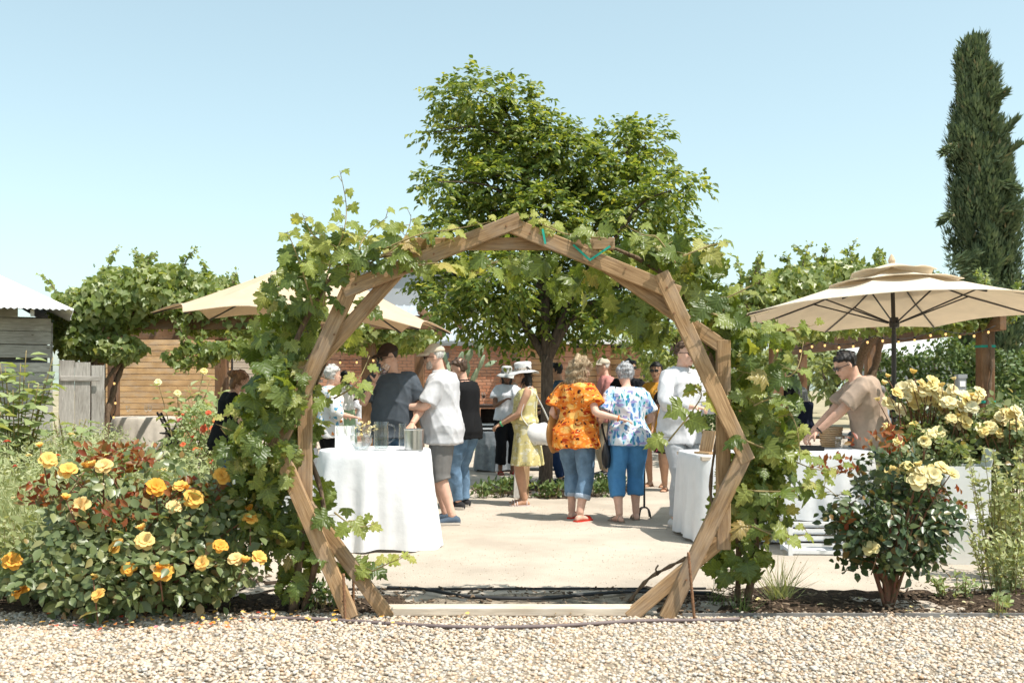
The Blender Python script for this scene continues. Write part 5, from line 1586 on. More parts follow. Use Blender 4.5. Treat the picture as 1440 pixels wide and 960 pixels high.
# ---------------- courtyard tree
def broad_tree(name, label, root, fork_h, clusters, dens, leafm, leaf=(0.055, 0.095), trunk_r=0.10, group=None, twig=(0.35, 0.10), limbs=None, depth=1.2, tv=OVAL_V, tf=OVAL_F, wid=0.85, cat='tree', Y=None, lean=0.0, core=1):
    t = thing(name, label, cat, root, 0, group)
    rt = V(root); Y = Y or rt.y
    mb = MB()
    fork = V((lean, 0, fork_h))
    mb.tube(spline([V((0, 0, -0.05)), V((0.01, 0, 0.1)), fork * 0.5 + V((0.015, 0, 0)), fork], 14), [trunk_r * (1.45 if k == 0 else 1.15 if k == 1 else 1.0 - 0.02 * k) for k in range(15)], 12)
    cl = []
    for (px, py, r_) in clusters:
        c = P(px, py, Y + random.uniform(-1, 1) * depth) - rt
        cl.append((c, r_ * Y / FPX))
    # limbs: main limbs to a few far clusters, the rest branch off them
    mains = limbs or [0, len(cl) // 4, len(cl) // 2, 3 * len(cl) // 4, len(cl) - 1]
    paths = []
    for i in mains:
        c = cl[i][0]
        mid = fork.lerp(c, 0.45) + V((0, 0, 0.12 * c.z)) * 0.6
        sp = spline([fork - V((0, 0, 0.08)), fork.lerp(mid, 0.5) + V((0, 0, 0.05)), mid, c], 16)
        paths.append(sp)
        mb.tube(sp, [trunk_r * (0.62 - 0.52 * k / 16) for k in range(17)], 9)
    for i, (c, r_) in enumerate(cl):
        if i in mains:
            continue
        best = min(((p - c).length + abs(p.z - c.z) * 0.3 + (0.8 if p.z > c.z else 0), k, j) for j, sp in enumerate(paths) for k, p in enumerate(sp) if 3 < k < 15)
        b = paths[best[2]][best[1]]
        sp = spline([b, b.lerp(c, 0.5) + V((0, 0, 0.15)), c], 10)
        mb.tube(sp, [max(0.008, trunk_r * (0.22 - 0.16 * k / 10)) for k in range(11)], 7)
    mb.build('trunk', M['bark'], t, True, 0)
    cs, as_, ns, ss = [], [], [], []
    for c, r_ in cl:
        n = max(6, int(dens * r_ * r_))
        p, d = in_ellipsoid(n, 0.25)
        st = np.array(c) + p * r_ * np.array([1.0, 1.15, 0.82])
        td = unit(d * 0.9 + np.array([0, 0, 0.12]) + RNG.normal(0, 0.4, (n, 3)))
        L = RNG.uniform(twig[0] * 0.5, twig[0], n)
        nl = 9
        for j in range(nl):
            u = (j + 0.5) / nl
            pos = st + td * (L * u)[:, None] - np.array([0, 0, 1.0]) * (twig[1] * u * u * L / twig[0])[:, None]
            side = unit(np.cross(td, np.array([0, 0, 1.0]))) * (1 if j % 2 else -1)
            ax = unit(td * 0.6 + side * 0.8 + np.array([0, 0, -0.45]) + RNG.normal(0, 0.25, (n, 3)))
            cs.append(pos); as_.append(ax); ns.append(facing(n, 0.5, 0.1, 0.45) + np.array([0, 0, 0.5])); ss.append(RNG.uniform(leaf[0], leaf[1], n))
    c, a, nn, s = (np.concatenate(q) for q in (cs, as_, ns, ss))
    o = link('crown', cloud('crown', tv, tf, c, a, nn, s, leafm, width=np.full(len(c), wid)), t)
    o['kind'] = 'stuff'
    return t
TREE_CL = [(625, 122, 30), (672, 112, 34), (725, 140, 42), (652, 175, 42), (700, 185, 48), (755, 185, 38), (640, 240, 38), (700, 245, 52), (765, 240, 46), (825, 212, 38), (880, 183, 36), (918, 185, 32), (860, 245, 48), (925, 238, 36), (955, 252, 24), (648, 298, 40), (700, 305, 50), (765, 300, 50), (835, 300, 50), (895, 300, 44), (945, 300, 32), (608, 318, 22), (600, 375, 30), (640, 395, 42), (700, 385, 52), (760, 395, 56), (830, 395, 52), (885, 390, 40), (680, 435, 36), (740, 440, 40), (800, 440, 40), (850, 445, 30), (625, 420, 26), (985, 350, 24), (600, 170, 14), (965, 335, 30), (705, 470, 18), (910, 440, 26), (800, 195, 36), (790, 168, 20), (600, 240, 18), (985, 240, 14)]
TREE_CL = [(774 + (x - 774) * (0.94 if y < 330 else 0.98), y + (16 if y < 260 else 8), r * 0.90) for x, y, r in TREE_CL]
broad_tree('courtyard_tree', 'leafy elm-like tree in the round bed behind the arch', XY(766, 13.2), 1.78, TREE_CL, 900, M['tree_leaf'], (0.062, 0.118), 0.105, limbs=[2, 11, 8, 23, 27, 19], twig=(0.34, 0.10), depth=0.95, lean=0.03)
broad_tree('background_tree', 'bright green tree behind the man in the white shirt', XY(958, 19.0), 1.5, [(935, 440, 40), (965, 425, 38), (920, 480, 34), (960, 480, 40), (1000, 450, 40), (915, 505, 18), (1000, 495, 36), (950, 520, 22)], 200, M['pergola_leaf'], (0.09, 0.16), 0.11, depth=1.0, twig=(0.5, 0.2))
for k, (px, py, r_, Y, lb) in enumerate([(880, 535, 14, 60, 'small hazy tree on the horizon behind the dark shirted man'), (912, 522, 22, 75, 'rounded hazy tree on the horizon right of the tree bed'), (1135, 500, 44, 55, 'large hazy tree beyond the pergola behind the bending man'), (1170, 520, 30, 45, 'round tree between the pergola posts in the distance'), (1075, 515, 30, 50, 'distant tree seen through the leaves of the arch vine'), (655, 520, 25, 45, 'distant tree hidden mostly by the brick building'), (845, 490, 20, 40, 'dark flat-topped distant tree above the timber building')]):
    root = XY(px, Y)
    cl = [(px + random.uniform(-1, 1) * r_ * 0.8, py + random.uniform(-.6, .6) * r_, r_ * random.uniform(0.45, 0.7)) for _ in range(7)]
    broad_tree('distant_tree', lb, root, max(0.6, P(px, py + r_ * 0.6, Y).z * 0.6), cl, 26, M['far_leaf'], (0.30, 0.55), 0.16, 'trees on the horizon', twig=(1.0, 0.3), depth=1.5, Y=Y)

# ---------------- pergola vines
def roof_vine(label, root, boxes, n, leafm, size, trunks, shoots, drapes=None, name='pergola_vine'):
    t = thing(name, label, 'grapevine', root)
    rt = np.array(root)
    shoots = list(shoots)
    for q in range(34):
        c_, r_, _w = boxes[q % len(boxes)]
        a_ = random.uniform(0, 6.28)
        b_ = V((c_[0] + math.cos(a_) * r_[0] * 0.8, c_[1] + random.uniform(-.8, .2) * r_[1], c_[2] + r_[2] * random.uniform(0.5, 0.85)))
        e_ = b_ + V((random.uniform(-.35, .35), random.uniform(-.2, .2), random.uniform(0.12, 0.55)))
        shoots.append([b_, b_.lerp(e_, 0.5) + V((0, 0, 0.08)), e_])
    C_, D_ = [], []
    tot = sum(b[2] for b in boxes)
    for c, r_, w in boxes:
        k = int(n * w / tot)
        p, d = in_ellipsoid(k, 0.45)
        C_.append(np.array(c) + p * np.array(r_)); D_.append(d)
    c, d = np.concatenate(C_), np.concatenate(D_)
    k = len(c)
    a, nn, s = hang(k, 0.5, 0.6), facing(k, 0.6, 0.4, 0.5, d * 0.4), RNG.uniform(size[0], size[1], k)
    for pts in shoots:
        sp = spline(pts, 14)
        q = len(sp)
        cc = np.array([tuple(p) for p in sp for _ in range(2)]) + RNG.normal(0, 0.035, (q * 2, 3))
        c = np.concatenate([c, cc]); a = np.concatenate([a, hang(q * 2, 0.6, 0.3)]); nn = np.concatenate([nn, facing(q * 2)])
        s = np.concatenate([s, np.linspace(size[1], size[0] * 0.5, q * 2)])
    order = np.argsort(c[:, 1] - 3 * s)
    near, far = order[:150], order[150:]
    lm = [mesh_of(IVY_V, IVY_F, leafm)]
    leaf_objects(lm, c[near] - rt, a[near], nn[near], s[near], t)
    o = link('foliage', cloud('foliage', IVY_V, IVY_F, c[far] - rt, a[far], nn[far], s[far], leafm), t)
    o['kind'] = 'stuff'
    for pts, r0, r1 in trunks:
        mb = MB()
        sp = spline([V(p) - V(root) for p in pts], 20)
        mb.tube(sp, [r0 + (r1 - r0) * i / 20 + 0.012 * math.sin(i * 1.9) for i in range(21)], 8)
        mb.build('trunk', M['vinewood'], t, True, 0)
    for pts in shoots:
        mb = MB()
        mb.tube([p - V(root) for p in spline(pts, 10)], [0.012 * (1 - 0.07 * i) for i in range(11)], 5)
        mb.build('shoot', M['vinewood'], t, True, 0)
    return t
YL = 17.8
def eb(px, py, rx, ry, Y, dy, w):
    k = Y / FPX
    return (tuple(P(px, py, Y)), (rx * k, dy, ry * k), w)
roof_vine('dense grapevine over the pergola before the plank wall', XY(133, 17.4),
          [eb(128, 440, 52, 38, 17.6, 0.6, 3.5), (eb(180, 422, 60, 46, 17.8, 1.0, 4.5)), eb(235, 415, 60, 44, 18.0, 1.2, 4.5), eb(290, 428, 60, 44, 18.2, 1.2, 4.5), eb(350, 440, 60, 36, 18.4, 1.2, 3.5), eb(420, 455, 60, 28, 18.4, 1.2, 3), eb(500, 470, 60, 24, 18.4, 1.2, 3), eb(570, 475, 44, 20, 18.4, 1.0, 2), eb(110, 480, 30, 30, 17.4, 0.5, 1.2), eb(90, 460, 14, 26, 17.4, 0.4, 0.5), eb(165, 490, 40, 20, 17.3, 0.4, 1), eb(330, 490, 60, 12, 17.2, 0.3, 1), eb(270, 500, 40, 16, 17.2, 0.3, 0.5)],
          13000, M['pergola_leaf'], (0.07, 0.155),
          [([XY(128, 17.3), P(122, 585, 17.3), P(140, 560, 17.3), P(128, 520, 17.3), P(140, 470, 17.4)], 0.085, 0.05), ([XY(146, 17.3), P(150, 590, 17.2), P(158, 555, 17.3), P(170, 520, 17.4), P(190, 480, 17.6)], 0.06, 0.04), ([XY(138, 17.2), P(133, 590, 17.2), P(145, 545, 17.15), P(165, 515, 17.3), P(195, 495, 17.5)], 0.05, 0.03), ([P(128, 600, 17.2), P(136, 575, 17.1), P(128, 540, 17.15), P(138, 500, 17.2)], 0.04, 0.025)],
          [[P(205, 410, 17.6), P(212, 385, 17.5), P(207, 366, 17.4)], [P(320, 420, 17.8), P(330, 395, 17.7), P(332, 380, 17.6)], [P(350, 415, 18), P(365, 395, 17.9), P(385, 385, 17.8)], [P(150, 430, 17.4), P(120, 415, 17.3), P(95, 408, 17.2)], [P(260, 480, 17.2), P(255, 505, 17.1), P(262, 525, 17.0)], [P(300, 490, 17.1), P(275, 510, 17.0), P(245, 525, 16.9)], [P(230, 410, 17.6), P(250, 390, 17.5), P(258, 378, 17.4)]])
roof_vine('bright grapevine over the pergola behind the cream umbrella', XY(1215, 16.2),
          [eb(1075, 430, 44, 36, 16.6, 0.9, 3), eb(1110, 410, 50, 34, 17.0, 1.2, 3.5), eb(1160, 395, 50, 28, 18.0, 1.4, 3), eb(1215, 400, 60, 26, 18, 1.4, 3), eb(1280, 420, 60, 22, 17, 1.2, 3), eb(1345, 430, 50, 22, 16.4, 0.8, 2.5), eb(1395, 440, 26, 14, 16.2, 0.6, 1), eb(1200, 455, 90, 16, 16.8, 1.2, 2), eb(1130, 465, 50, 14, 16.4, 0.8, 1.5), eb(1330, 455, 50, 12, 16.2, 0.5, 1), eb(1060, 470, 20, 20, 16.2, .5, 0.8)],
          8500, M['pergola_leaf'], (0.075, 0.15),
          [([XY(1208, 20.0), P(1212, 560, 20), P(1205, 520, 20), P(1222, 480, 19.6), P(1250, 455, 19)], 0.14, 0.08), ([XY(1222, 20.0), P(1220, 550, 20), P(1232, 510, 20), P(1240, 470, 19.6)], 0.10, 0.06), ([XY(1392, 16.0), P(1388, 580, 16.0), P(1394, 520, 16.05), P(1390, 470, 16.0)], 0.03, 0.02)],
          [[P(1140, 390, 16.5), P(1150, 372, 16.4), P(1146, 355, 16.3)], [P(1190, 385, 17), P(1198, 368, 16.9), P(1196, 356, 16.9)], [P(1090, 410, 16.2), P(1060, 395, 16.1), P(1050, 385, 16.0)], [P(1240, 385, 17.2), P(1245, 365, 17.1), P(1235, 350, 17)], [P(1390, 440, 16), P(1412, 445, 15.9), P(1420, 455, 15.9)]])

# ---------------- cypress
t = thing('cypress_tree', 'tall narrow dark green cypress rising behind the pergola', 'tree', XY(1394, 27.0))
k = 27.0 / FPX
Hc = P(0, 58, 27.0).z
prof = lambda v: np.interp(v, [0, 0.1, 0.3, 0.55, 0.75, 0.88, 0.96, 1.0], [0.70, 0.90, 0.88, 0.82, 0.64, 0.42, 0.22, 0.03])
axis_x = lambda v: (np.interp(v, [0, 0.3, 0.7, 1.0], [1394, 1394, 1378, 1369]) - 1394) * k
CY_T = ([(0, 0, 0), (0.14, 0.35, 0.03), (0.05, 0.75, 0), (0, 1, -0.03), (-0.07, 0.7, 0.02), (-0.14, 0.4, -0.02)], [(0, 1, 2), (0, 2, 3), (0, 3, 4), (0, 4, 5)])
cs, as_, ns = [], [], []
for j in range(430):
    u = random.random() ** 0.85
    z0 = 0.2 + (Hc - 0.75) * u
    a_ = random.uniform(0, 6.283)
    rr = float(prof(u)) * random.uniform(0.62, 1.05)
    h_ = random.uniform(0.45, 0.95); w_ = random.uniform(0.12, 0.24)
    m_ = 105
    p, d = in_ellipsoid(m_, 0.3)
    flame = 1 - 0.45 * (p[:, 2:3] + 1) / 2
    p = p * np.array([w_, w_, h_ * 0.6]) * np.concatenate([flame, flame, np.ones((m_, 1))], 1)
    out = np.array([math.cos(a_), math.sin(a_), 0])
    p = p + out * ((p[:, 2:3] + 0.5) * random.uniform(0.05, 0.30))
    cs.append(np.array([float(axis_x(u)), 0, z0 + 0.3]) + out * rr * 0.92 + p)
    as_.append(out * 0.35 + d * 0.45 + np.array([0, 0, 1.0]) + RNG.normal(0, 0.25, (m_, 3))); ns.append(d + out)
m_ = 9000
u = RNG.random(m_) ** 0.85
ang = RNG.uniform(0, 6.283, m_)
rad = prof(u) * 0.75 * RNG.random(m_) ** 0.4
cs.append(np.stack([axis_x(u) + np.cos(ang) * rad, np.sin(ang) * rad, 0.3 + (Hc - 0.4) * u], 1)); as_.append(RNG.normal(0, .4, (m_, 3)) + [0, 0, 1]); ns.append(RNG.normal(size=(m_, 3)))
c, ax, nn = np.concatenate(cs), unit(np.concatenate(as_)), np.concatenate(ns)
me = cloud('crown', CY_T[0], CY_T[1], c, ax, nn, RNG.uniform(0.12, 0.26, len(c)), M['cypress'])
o = link('crown', me, t); o['kind'] = 'stuff'
# loose side boughs
cs, as_ = [], []
for (a_, b_, r_) in [((1398, 225), (1432, 205), 6), ((1405, 195), (1428, 170), 5), ((1350, 380), (1400, 405), 12), ((1340, 372), (1370, 360), 10), ((1405, 300), (1437, 290), 7), ((1400, 255), (1430, 268), 6), ((1345, 205), (1328, 215), 4), ((1340, 300), (1326, 312), 4), ((1395, 140), (1412, 132), 4)]:
    p0, p1 = np.array(P(*a_, 26.2)), np.array(P(*b_, 26.0))
    m_ = 260
    w_ = RNG.random(m_)[:, None]
    cs.append(p0 + (p1 - p0) * w_ + RNG.normal(0, r_ * 0.45 * k, (m_, 3)) * (1.15 - w_)); as_.append(np.tile(unit((p1 - p0)[None]), (m_, 1)) + RNG.normal(0, .3, (m_, 3)) + [0, 0, .3])
c, ax = np.concatenate(cs) - np.array(XY(1394, 27.0)), unit(np.concatenate(as_))
o = link('bough', cloud('bough', [(0, 0, 0), (0.14, 0.35, 0.03), (0.05, 0.75, 0), (0, 1, -0.03), (-0.07, 0.7, 0.02), (-0.14, 0.4, -0.02)], [(0, 1, 2), (0, 2, 3), (0, 3, 4), (0, 4, 5)], c, ax, RNG.normal(size=(len(c), 3)), RNG.uniform(0.14, 0.3, len(c)), M['cypress']), t); o['kind'] = 'stuff'
mb = MB(); mb.tube([V((0, 0, 0)), V((-0.1, 0, 4)), V((-0.42, 0, Hc - 0.6))], [0.22, 0.16, 0.03], 9); mb.build('trunk', M['bark'], t)
# ---------------- hedge
def hedge(label, x0, x1, y, d, h, n, seed):
    t = thing('hedge', label, 'hedge', ((x0 + x1) / 2, y, 0), 0)
    w = x1 - x0
    c = np.stack([RNG.uniform(-w / 2, w / 2, n), RNG.uniform(-d / 2, d / 2, n), RNG.random(n) ** 0.7 * h], 1)
    front = RNG.random(n) < 0.6
    c[front, 1] = -d / 2 + np.abs(RNG.normal(0, 0.10, front.sum()))
    lump = 0.14 * np.sin(c[:, 0] * 3.1 + seed) + 0.10 * np.sin(c[:, 0] * 7.3 + c[:, 2] * 3) + 0.12 * np.sin(c[:, 2] * 4.1 + seed)
    c[:, 1] += lump
    c[:, 2] *= 1 + 0.06 * np.sin(c[:, 0] * 2.3 + seed) + 0.05 * np.sin(c[:, 0] * 6.1)
    me = cloud('foliage', OVAL_V, OVAL_F, c, hang(n, 0.7, 0.1), facing(n, 0.5, 0.6, 0.6), RNG.uniform(0.07, 0.14, n), M['hedge'])
    o = link('foliage', me, t); o['kind'] = 'stuff'
    mb = MB()
    for kx in range(int(w / 0.6)):
        x = -w / 2 + 0.3 + kx * 0.6
        for j in range(3):
            mb.tube(spline([V((x, 0, 0)), V((x + random.uniform(-.15, .15), random.uniform(-.2, .2), h * .5)), V((x + random.uniform(-.3, .3), random.uniform(-.25, .25), h * .9))], 6), [0.03 - 0.003 * i for i in range(7)], 5)
    mb.build('branch', M['bark'], t)
hedge('clipped dark green hedge running behind the pergola posts', 8.1, 16.5, 22.5, 1.5, 2.25, 17000, 1)
hedge('dark hedge end close behind the yellow roses at the frame edge', 7.4, 11.0, 14.5, 1.2, 1.75, 8500, 2)
hedge('low rounded hedge under the pergola behind the seated guests', 4.0, 7.8, 29.0, 1.4, 1.5, 7000, 3)
# ---------------- prickly pear
t = thing('prickly_pear', 'grey green prickly pear cactus in front of the brick wall', 'cactus', XY(655, 21.5))
pads = [((640, 590), (642, 560), 20), ((642, 562), (636, 530), 22), ((638, 532), (628, 507), 17), ((655, 560), (652, 532), 18), ((652, 535), (655, 508), 18), ((660, 545), (672, 518), 18), ((672, 522), (681, 500), 16), ((640, 530), (650, 496), 20), ((628, 510), (622, 492), 12), ((655, 510), (663, 492), 14), ((674, 502), (678, 482), 10), ((682, 515), (696, 508), 13), ((662, 590), (665, 555), 20), ((625, 560), (615, 540), 16), ((672, 495), (668, 478), 10), ((648, 590), (650, 555), 22), ((630, 590), (622, 562), 20)]
for i, (a_, b_, w_) in enumerate(pads):
    off = random.uniform(-.25, .25)
    p0, p1 = P(*a_, 21.5 + off) - XY(655, 21.5), P(*b_, 21.5 + off + random.uniform(-.08, .08)) - XY(655, 21.5)
    d = p1 - p0; L = d.length
    q = d.to_track_quat('Z', 'Y') @ Quaternion((0, 0, 1), random.uniform(-.45, .45))
    mb = MB(); mb.ball((0, 0, 0), (w_ * 21.5 / FPX * 0.62, 0.035, L * 0.56), 16, 10)
    for j, v in enumerate(mb.v):
        if v[2] < 0:
            mb.v[j] = (v[0] * (1 + v[2] / L * 0.5), v[1], v[2])
    o = mb.build('pad', M['cactus'], t, True, 0)
    o.matrix_local = Matrix.Translation((p0 + p1) / 2) @ q.to_matrix().to_4x4()
    for j in range(2 if w_ < 16 else 0):
        mb = MB(); mb.ball((random.uniform(-.05, .05), 0, L * 0.54), (0.022, 0.022, 0.035), 8, 5); mb.build('bud', M['scarlet' if False else 'cactus'], o)
mb = MB(); mb.tube([V((-0.2, 0, -0.02)), V((-0.18, 0, 0.7))], [0.11, 0.08], 9); mb.tube([V((0.12, 0, -0.02)), V((0.12, 0, 0.7))], [0.11, 0.08], 9); mb.tube([V((-0.42, 0, -0.02)), V((-0.4, 0, 0.7))], [0.11, 0.07], 9); mb.build('trunk', M['cactus'], t)
# ================================================================== people
JOBS = []
HAIRS = []
def remesh_obj(mb, name, m, parent, vox, smooth=3, post=None, extra=None):
    """grow the joined shapes of mb into one continuous skin; finished in flush_people()"""
    me = mb.mesh(name, m)
    o = link(name, me, parent)
    r_ = o.modifiers.new('r', 'REMESH'); r_.mode = 'VOXEL'; r_.voxel_size = vox
    s_ = o.modifiers.new('s', 'SMOOTH'); s_.factor = 0.5; s_.iterations = smooth
    JOBS.append((o, m, post, extra))
    return o
def flush_people():
    bpy.context.view_layer.update()
    dg = bpy.context.evaluated_depsgraph_get()
    new = [bpy.data.meshes.new_from_object(o.evaluated_get(dg)) for o, *_ in JOBS]
    for (o, m, post, extra), me in zip(JOBS, new):
        o.modifiers.clear()
        n = len(me.vertices)
        co = np.empty(n * 3, np.float32); me.vertices.foreach_get('co', co); co = co.reshape(-1, 3)
        no = np.empty(n * 3, np.float32); me.vertices.foreach_get('normal', no); no = no.reshape(-1, 3)
        if post is not None:
            me.vertices.foreach_set('co', post(co.astype(float), no.astype(float)).astype(np.float32).ravel())
        if extra is not None:
            bm = bmesh.new(); bm.from_mesh(me)
            em = extra.mesh('x', m); bm.from_mesh(em); bm.to_mesh(me); bm.free()
        me.materials.clear()
        me.materials.append(m)
        me.polygons.foreach_set('use_smooth', [True] * len(me.polygons))
        me.update()
        o.data = me
        if o.name.split('.')[0] == 'hair':
            # loose strands over the hair mass
            n = len(me.vertices)
            co = np.empty(n * 3, np.float32); me.vertices.foreach_get('co', co); co = co.reshape(-1, 3).astype(float)
            no = np.empty(n * 3, np.float32); me.vertices.foreach_get('normal', no); no = no.reshape(-1, 3).astype(float)
            q = RNG.choice(n, min(n, o.get('strands', 500)))
            L = o.get('strand_len', 0.05)
            ax = unit(no[q] * 0.35 + RNG.normal(0, o.get('wild', 0.25), (len(q), 3)) + [0, 0, -0.9])
            so = link('strands', cloud('strands', [(-0.03, 0, 0), (0.03, 0, 0), (0.025, .5, 0.12), (-0.025, .5, 0.12), (0, 1, 0.05)], BLADE_F, co[q] - no[q] * 0.004, ax, no[q], RNG.uniform(L * 0.5, L * 1.4, len(q)), m), o)
            so['kind'] = 'stuff'
    JOBS.clear()
def folds(amp, seed, zs=1.0, freq=26):
    r = np.random.default_rng(seed)
    ks = [(unit(r.normal(size=(1, 3)) * np.array([1, 1, 0.45 * zs]))[0] * freq * r.uniform(0.5, 1.5), r.uniform(0, 6.28)) for _ in range(7)]
    def f(co, no):
        w = np.zeros(len(co))
        for i, (k, p) in enumerate(ks):
            warp = 0.8 * np.sin(co @ (ks[(i + 1) % 7][0] * 0.35) + p)
            w += 1.5 * (1 - np.abs(np.sin((co @ k + p + warp) * 0.5))) ** 3 - 0.45
        return co + no * (amp * (w / 2.2 + 0.7))[:, None]
    return f
def fuzz(amp, seed, freq=60):
    r = np.random.default_rng(seed)
    ks = [(r.normal(size=3) * freq * 0.6, r.uniform(0, 6.28)) for _ in range(9)]
    def f(co, no):
        w = np.zeros(len(co))
        for k, p in ks:
            w += np.sin(co @ k + p)
        return co + no * (amp * w / 2.5)[:, None]
    return f
SKIN = {'fair': (0.66, 0.40, 0.30), 'light': (0.60, 0.35, 0.25), 'tan': (0.46, 0.26, 0.165), 'brown': (0.20, 0.10, 0.06)}
for k_, c_ in list(SKIN.items()):
    M['skin_' + k_] = mat('skin_' + k_, c_, 0.55, 0.10, 14, 0.1, 120, spec=0.35)
def cloth(name, c, rough=0.9, var=0.08, sc=14, **kw):
    if name not in M:
        M[name] = mat(name, c, rough, var, sc, 0.25, 24, spec=0.12, dist=0.008, **kw)
    return M[name]
def hairm(name, c, c2=None):
    if name not in M:
        M[name] = mat(name, c, 0.55, 0.4, 60, 0.7, 120, spec=0.4, stretch=(1, 1, 0.25), dist=0.006, col2=c2)
    return M[name]
M['lips'] = mat('lips', (0.33, 0.12, 0.10), 0.5, 0.05)
M['eye'] = mat('eye_dark', (0.02, 0.015, 0.012), 0.2, 0.05, spec=0.5)
M['lens'] = mat('sunglass_lens', (0.012, 0.012, 0.014), 0.12, 0.05, spec=0.7)
M['straw'] = mat('white_straw', (0.62, 0.61, 0.59), 0.9, 0.08, 60, 0.4, 240)
M['sole'] = mat('shoe_sole', (0.55, 0.50, 0.44), 0.8, 0.1)

def ik(a, b, l1, l2, pole):
    d = b - a
    L = d.length
    if L > (l1 + l2) * 0.998:
        b = a + d.normalized() * (l1 + l2) * 0.998
        d = b - a; L = d.length
    x = d.normalized()
    y = pole - x * pole.dot(x)
    y = y.normalized() if y.length > 1e-5 else frame_of(x)[0]
    c = (l1 * l1 + L * L - l2 * l2) / (2 * L)
    h = math.sqrt(max(0, l1 * l1 - c * c))
    return a + x * c + y * h, b
def path2(a, b, c, s0, s1, n):
    """points at fractions s0..s1 of the two-bone chain a-b-c"""
    l1, l2 = (b - a).length, (c - b).length
    out = []
    for k in range(n + 1):
        s = (s0 + (s1 - s0) * k / n) * (l1 + l2)
        out.append(a.lerp(b, s / l1) if s <= l1 else b.lerp(c, min(1.3, (s - l1) / l2)))
    return out
def interp(tab, s):
    return float(np.interp(s, [q[0] for q in tab], [q[1] for q in tab]))
LEG = [(0, .092), (.2, .084), (.42, .063), (.5, .056), (.62, .057), (.72, .053), (.86, .040), (1, .036)]
ARM = [(0, .052), (.2, .048), (.45, .040), (.55, .040), (.65, .039), (.85, .030), (1, .026)]
TORSO = {'m': [(0, .095, .085, 0), (.10, .160, .112, -.008), (.25, .163, .112, -.004), (.45, .152, .106, .008), (.65, .168, .116, .006), (.82, .182, .112, -.006), (.92, .158, .094, -.014), (.97, .112, .078, -.016), (1.0, .074, .064, -.014)],
         'f': [(0, .095, .090, 0), (.10, .168, .118, -.012), (.25, .162, .114, -.004), (.45, .130, .098, .004), (.62, .142, .108, .012), (.74, .150, .122, .016), (.86, .148, .098, -.004), (.94, .122, .080, -.012), (.975, .088, .068, -.014), (1.0, .060, .056, -.014)]}
